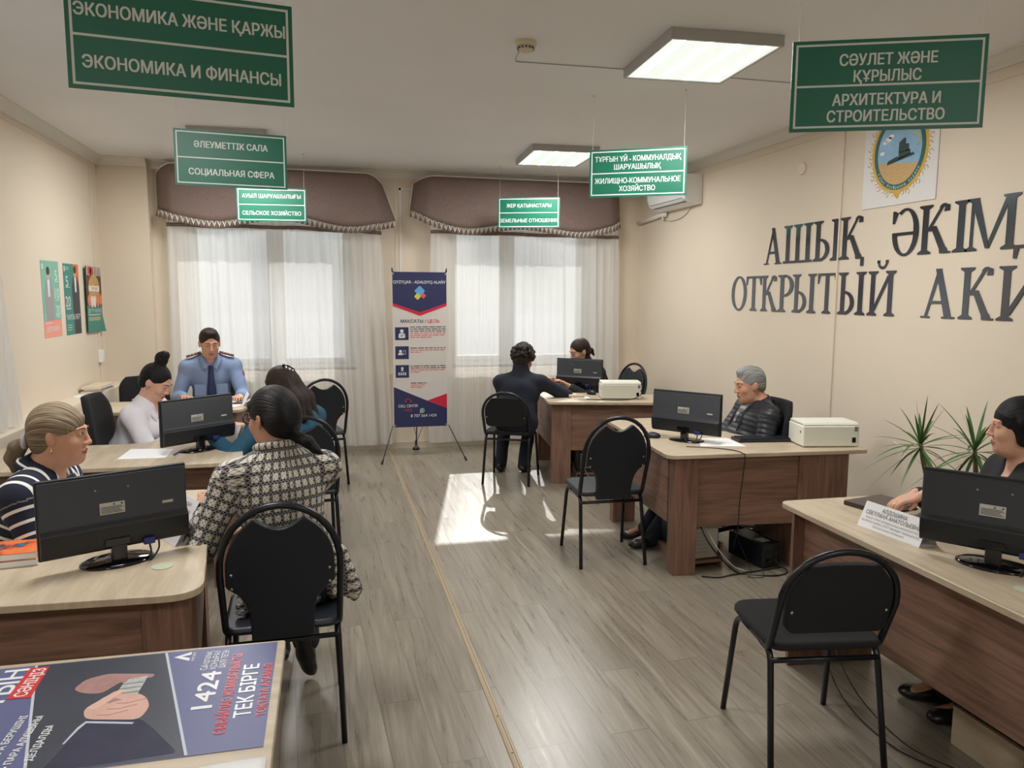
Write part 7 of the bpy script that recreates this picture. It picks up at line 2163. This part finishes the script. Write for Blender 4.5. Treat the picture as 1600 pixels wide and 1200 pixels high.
# 4. officer in the light blue shirt
def ex_officer(c):
    T = c['T']; body = c['body']; S = c['S']
    b = MB(); A = spline([T(-0.018, 0.088, 0.445), T(-0.030, 0.132, 0.33), T(-0.040, 0.142, 0.18), T(0, 0.146, 0.06)], 8); Bq = spline([T(0.018, 0.088, 0.445), T(0.030, 0.132, 0.33), T(0.040, 0.142, 0.18), T(0, 0.146, 0.06)], 8); N = len(A)
    b.add(A + Bq, [(i, i + 1, N + i + 1, N + i) for i in range(N - 1)]); b.build('tie', M_TIE, body, smooth=True, solid=0.012)
    b = MB(); b.tube([T(-0.045, 0.150, 0.20), T(0.045, 0.150, 0.20)], 0.004); b.build('tie_clip', mat('gold_clip', (214, 184, 130), 0.25, metal=0.9), body)
    for k in (-1, 1):
        b = MB(); p0 = Vector(T(k * 0.075, -0.005, 0.525)); p1 = Vector(T(k * 0.195, 0.0, 0.495)); d = (p1 - p0); yv = Vector(c['Yl']) * 0.028; up = d.cross(yv).normalized() * (0.008 if k > 0 else 0.008)
        if up.z < 0: up = -up
        b.add([p0 - yv, p1 - yv, p1 + yv, p0 + yv, p0 - yv + up, p1 - yv + up, p1 + yv + up, p0 + yv + up], [(0, 1, 2, 3), (4, 5, 6, 7), (0, 1, 5, 4), (1, 2, 6, 5), (2, 3, 7, 6), (3, 0, 4, 7)]); ep = b.build('epaulette', M_MAROON, body)
        for j in range(3):
            q = p0 + d * (0.30 + 0.2 * j) + up * 1.15
            b = MB(); b.ell((0, 0, 0), (0.007, 0.007, 0.004), 0, 8, 5, Matrix.Translation(q)); b.build('star', mat('silver_star', (220, 216, 206), 0.3, metal=0.6), ep)
        b = MB(); A = spline([T(k * 0.010, 0.082, 0.450), T(k * 0.050, 0.055, 0.500), T(k * 0.060, 0.0, 0.525), T(k * 0.02, -0.062, 0.535)], 5); Bq = spline([T(k * 0.048, 0.118, 0.410), T(k * 0.088, 0.075, 0.470), T(k * 0.085, 0.0, 0.500), T(k * 0.03, -0.082, 0.505)], 5); N = len(A)
        b.add(A + Bq, [(i, i + 1, N + i + 1, N + i) for i in range(N - 1)]); b.build('collar', M_BLUESH, body, smooth=True, solid=0.006)
        b = MB(); b.box((-0.05, 0, -0.055), (0.05, 0.006, 0.045), 0, Matrix.Translation(T(k * 0.088, 0.122, 0.27))); b.build('chest_pocket', M_BLUESH, body, bevel=0.004)
    el = c['El'][-1]; m_ = S[-1] * 0.7 + el * 0.3
    b = MB(); b.ell((0, 0, 0), (0.012, 0.030, 0.036), 0, 14, 9, Matrix.Translation(Vector(m_) + Vector((-0.058, 0.012, 0)))); b.build('shoulder_patch', mat('red_gold_patch', (150, 70, 58), 0.7), body, smooth=True)
person('man in a light blue officer shirt with maroon epaulettes and tie', (-1.005, 7.08, 1.245), 196, 14, 188, lean=10, fat=1.0, female=False, skin=(196, 148, 122), hair=hair_short, hair_m=M_BROWNH,
       top=(M_BLUESH, None), pants=M_NAVYCL, collar='shirt', extras=ex_officer, wrists={1: (-1.20, 6.84, 0.80), -1: (-0.74, 6.80, 0.80)}, feet={1: (-1.2, 7.05), -1: (-0.95, 7.05)}, shoulder=1.02, head_scale=1.08, neck=0.135)

# 5. woman in teal, middle left visitor
def hair_long(H, c):
    Hd, hs = c['Hd'], c['hs']
    hair_cap(H, c, grow=1.04)
    for k in (-1, 0, 1):
        lock(H, c, (k * 0.055, -0.055, 0.0), 0.048, (k * 0.07, -0.085, -0.12), 0.045, 0.04)
        lock(H, c, (k * 0.07, -0.085, -0.12), 0.045, (k * 0.075, -0.10, -0.25), 0.022, 0.04)
    fringe(H, c, 0.040)
def ex_teal(c):
    Hd = c['Hd']
    b = MB(); r = random.Random(3)
    g = bpy.data.objects.new('hair_clip', None); COL.objects.link(g); g.parent = c['body']
    b.tube([Hd(-0.02, -0.075, 0.118), Hd(0.0, -0.098, 0.095), Hd(0.03, -0.112, 0.060)], 0.009); b.build('clip_bar', M_GLOSS, g, smooth=True)
    for i in range(13):
        t_ = i / 12
        p = Hd(-0.035 + 0.07 * r.random(), -0.085 - 0.035 * t_, 0.122 - 0.065 * t_)
        b = MB(); b.ell((0, 0, 0), (0.0065, 0.0065, 0.0065), 0, 8, 6, Matrix.Translation(p)); b.build('pearl', mat('pearl_white', (226, 226, 232), 0.2), g, smooth=True)
person('woman with long dark hair and a pearl clip in a teal top, seen from behind', (-0.285, 4.93, 1.098), 62, 24, 34, lean=16, side=-8, fat=1.1, skin=(196, 148, 122), hair=hair_long, hair_m=M_BROWNH,
       top=(M_TEALCL, None), pants=M_NAVYCL, collar='round', extras=ex_teal, wrists={-1: (-0.70, 4.88, 0.80), 1: (-0.52, 5.20, 0.80)}, feet={-1: (-0.30, 5.25), 1: (-0.08, 5.22)}, elbow_out=0.8)

# 6. curly-haired man, far right visitor
def hair_curly(H, c):
    Hd, hs = c['Hd'], c['hs']
    hair_cap(H, c, grow=1.05)
    r = random.Random(8)
    for i in range(170):
        a = r.uniform(0, 2 * PI); e = r.uniform(-0.45, 1.5)
        d = np.array([math.cos(a) * math.cos(e) * 0.095, math.sin(a) * math.cos(e) * 0.112, math.sin(e) * 0.102])
        p = np.array([0, -0.020, 0.040]) + d
        H.ell(Hd(*p), np.array((1, 1, 1)) * r.uniform(0.014, 0.024), c['Hm'], 0.006, uv=head_uv(c))
    hair_cut(H, c)
    H.ell(Hd(0, -0.05, -0.12), np.array((0.11, 0.11, 0.055)) * hs, c['Hm'], 0.01, cut=True)
person('man with dark curly hair in dark clothes, seen from behind at the far right desk', (1.735, 6.66, 1.085), -44, 16, -22, lean=20, side=4, fat=1.12, female=False, skin=(176, 128, 102), hair=hair_curly, hair_m=M_CURLH,
       top=(M_NAVYCL, None), pants=M_NAVYCL, collar='stand', wrists={1: (2.14, 6.80, 0.805), -1: (1.72, 6.94, 0.70)}, elbows={1: (2.02, 6.58, 0.82), -1: (1.50, 6.62, 0.76)}, feet={-1: (1.58, 6.90), 1: (1.79, 6.82)}, shoulder=1.0, elbow_out=0.25)

# 7. woman at the far right desk
def hair_tied(H, c):
    hair_ponytail(H, c, [((0, -0.098, -0.01), 0.030), ((0, -0.128, -0.035), 0.024), ((0.0, -0.140, -0.085), 0.012)])
person('woman with tied brown hair in a black jacket, looking down behind the far right monitor', (2.40, 7.02, 1.128), 100, 18, 104, lean=32, fat=1.06, skin=(204, 156, 132), hair=hair_tied, hair_m=M_BROWNH,
       top=(mat('black_speckled_jacket', (26, 27, 32), 0.8, var=0.5, vscale=90), None), pants=M_BLACKCL, collar='stand', wrists={1: (2.22, 7.16, 0.80), -1: (2.26, 6.86, 0.80)}, feet={1: (2.35, 7.12), -1: (2.35, 6.95)})

# 8. grey-haired man
def ex_grey(c):
    T = c['T']
    G = Field(); G.ell(T(0, 0.060, 0.26), (0.090, 0.080, 0.22), c['R3'], 0.02, uv=c['uvT']); G.ell(T(0, 0.03, 0.455), (0.07, 0.06, 0.045), c['R3'], 0.02, uv=c['uvT']); G.cone(T(0, -0.002, 0.475), 0.066, c['Hd'](0, -0.01, -0.01), 0.075, 0.01, cut=True)
    m, n, bb = new_mat('grey_striped_tee'); u, v = fabric_uv(n)
    k = math_node(n, 'LESS_THAN', math_node(n, 'FRACT', math_node(n, 'DIVIDE', u, 0.05)), 0.42); mx = n.nodes.new('ShaderNodeMixRGB'); mx.inputs[1].default_value = lin((92, 92, 94)); mx.inputs[2].default_value = lin((150, 148, 144)); n.links.new(k, mx.inputs[0]); n.links.new(mx.outputs[0], bb.inputs['Base Color']); bb.inputs['Roughness'].default_value = 0.85
    G.build('tee_shirt', m, VOX, c['body'], weave=True)
    for k in (-1, 1):
        b = MB(); A = spline([T(k * 0.085, 0.125, 0.08), T(k * 0.075, 0.130, 0.25), T(k * 0.058, 0.105, 0.40), T(k * 0.060, 0.04, 0.505), T(k * 0.045, -0.055, 0.535), T(0, -0.075, 0.54)], 6)
        b.tube(A, 0.014, 0, 8); b.build('collar_edge', M_BLACKCL, c['body'], smooth=True)
person('grey-haired man in an open black quilted jacket, leaning back at his desk', (2.80, 4.60, 1.075), 84, 10, 82, lean=-14, fat=1.12, female=False, skin=(190, 142, 116), hair=hair_short, hair_m=M_GREYH,
       top=(M_QUILT, None), pants=M_NAVYCL, collar='open', extras=ex_grey, wrists={1: (2.46, 4.72, 0.70), -1: (2.50, 4.42, 0.68)}, feet={1: (2.12, 4.72), -1: (2.10, 4.55)}, shoulder=1.10, brow=(110, 106, 104), neck_fwd=0.55, sleeve=0.018)

# 9. black-haired woman at the right edge
def hair_bob(H, c):
    Hd, hs = c['Hd'], c['hs']
    hair_cap(H, c, grow=1.06)
    for k in (-1, 1):
        lock(H, c, (k * 0.064, -0.012, 0.03), 0.030, (k * 0.070, -0.010, -0.045), 0.024, 0.03)
    H.ell(Hd(0, -0.07, -0.03), np.array((0.080, 0.060, 0.070)) * hs, c['Hm'], 0.03, uv=head_uv(c))
    fringe(H, c, 0.034, 15, 0.064, 0.008)
    for k in (-1, 1): lock(H, c, (k * 0.078, 0.000, 0.02), 0.020, (k * 0.076, 0.004, -0.040), 0.014, 0.02)
person('black-haired woman with a fringe in black, hands clasped, at the right photo edge', (2.715, 2.445, 1.155), 54, 2, 70, lean=6, fat=1.18, skin=(206, 158, 134), hair=hair_bob, hair_m=M_BLACKH,
       top=(M_BLACKCL, None), pants=M_BLACKCL, collar='v', wrists={1: (2.450, 2.665, 0.835), -1: (2.425, 2.590, 0.850)}, hold={1: (-0.90, -0.02, -0.30), -1: (-0.80, 0.42, -0.28)}, feet={1: (2.47, 2.46), -1: (2.45, 2.30)}, hands_curl=1.05, brow=None)

# ------------------------------------------------------------------ groups of like things
GROUPS = {'hanging_sign': 'green hanging signs over the desks', 'monitor': 'black monitors on the desks', 'wall_letter': 'letters on the right wall',
          'ceiling_light': 'square led ceiling panels', 'desk': 'office desks and tables', 'office_chair': 'black office chairs', 'sheer_curtain': 'white sheer curtains',
          'valance': 'brown window valances', 'poster': 'posters on the left wall', 'paper_sheet': 'white papers on the desks', 'pen': 'pens on the desks',
          'name_card': 'tent cards on the desks', 'card_holder': 'acrylic card holders', 'printer': 'cream printers', 'computer_tower': 'computers under the desks',
          'computer_mouse': 'black mice', 'floor_cable': 'cables under the desks', 'person': 'people at the desks', 'pad_chair': 'black pad-back chairs',
          'cable_grommet': 'cable grommets', 'cable_conduit': 'wall cable conduits'}
for o in SC.objects:
    if o.parent is None and o.get('label') and not o.get('group'):
        k = o.name.split('.')[0]
        if k in GROUPS:
            o['group'] = GROUPS[k]
        elif k == 'book':
            o['group'] = 'folders on the left wall ledge' if o.location.x < -1.9 else 'books on the desks'
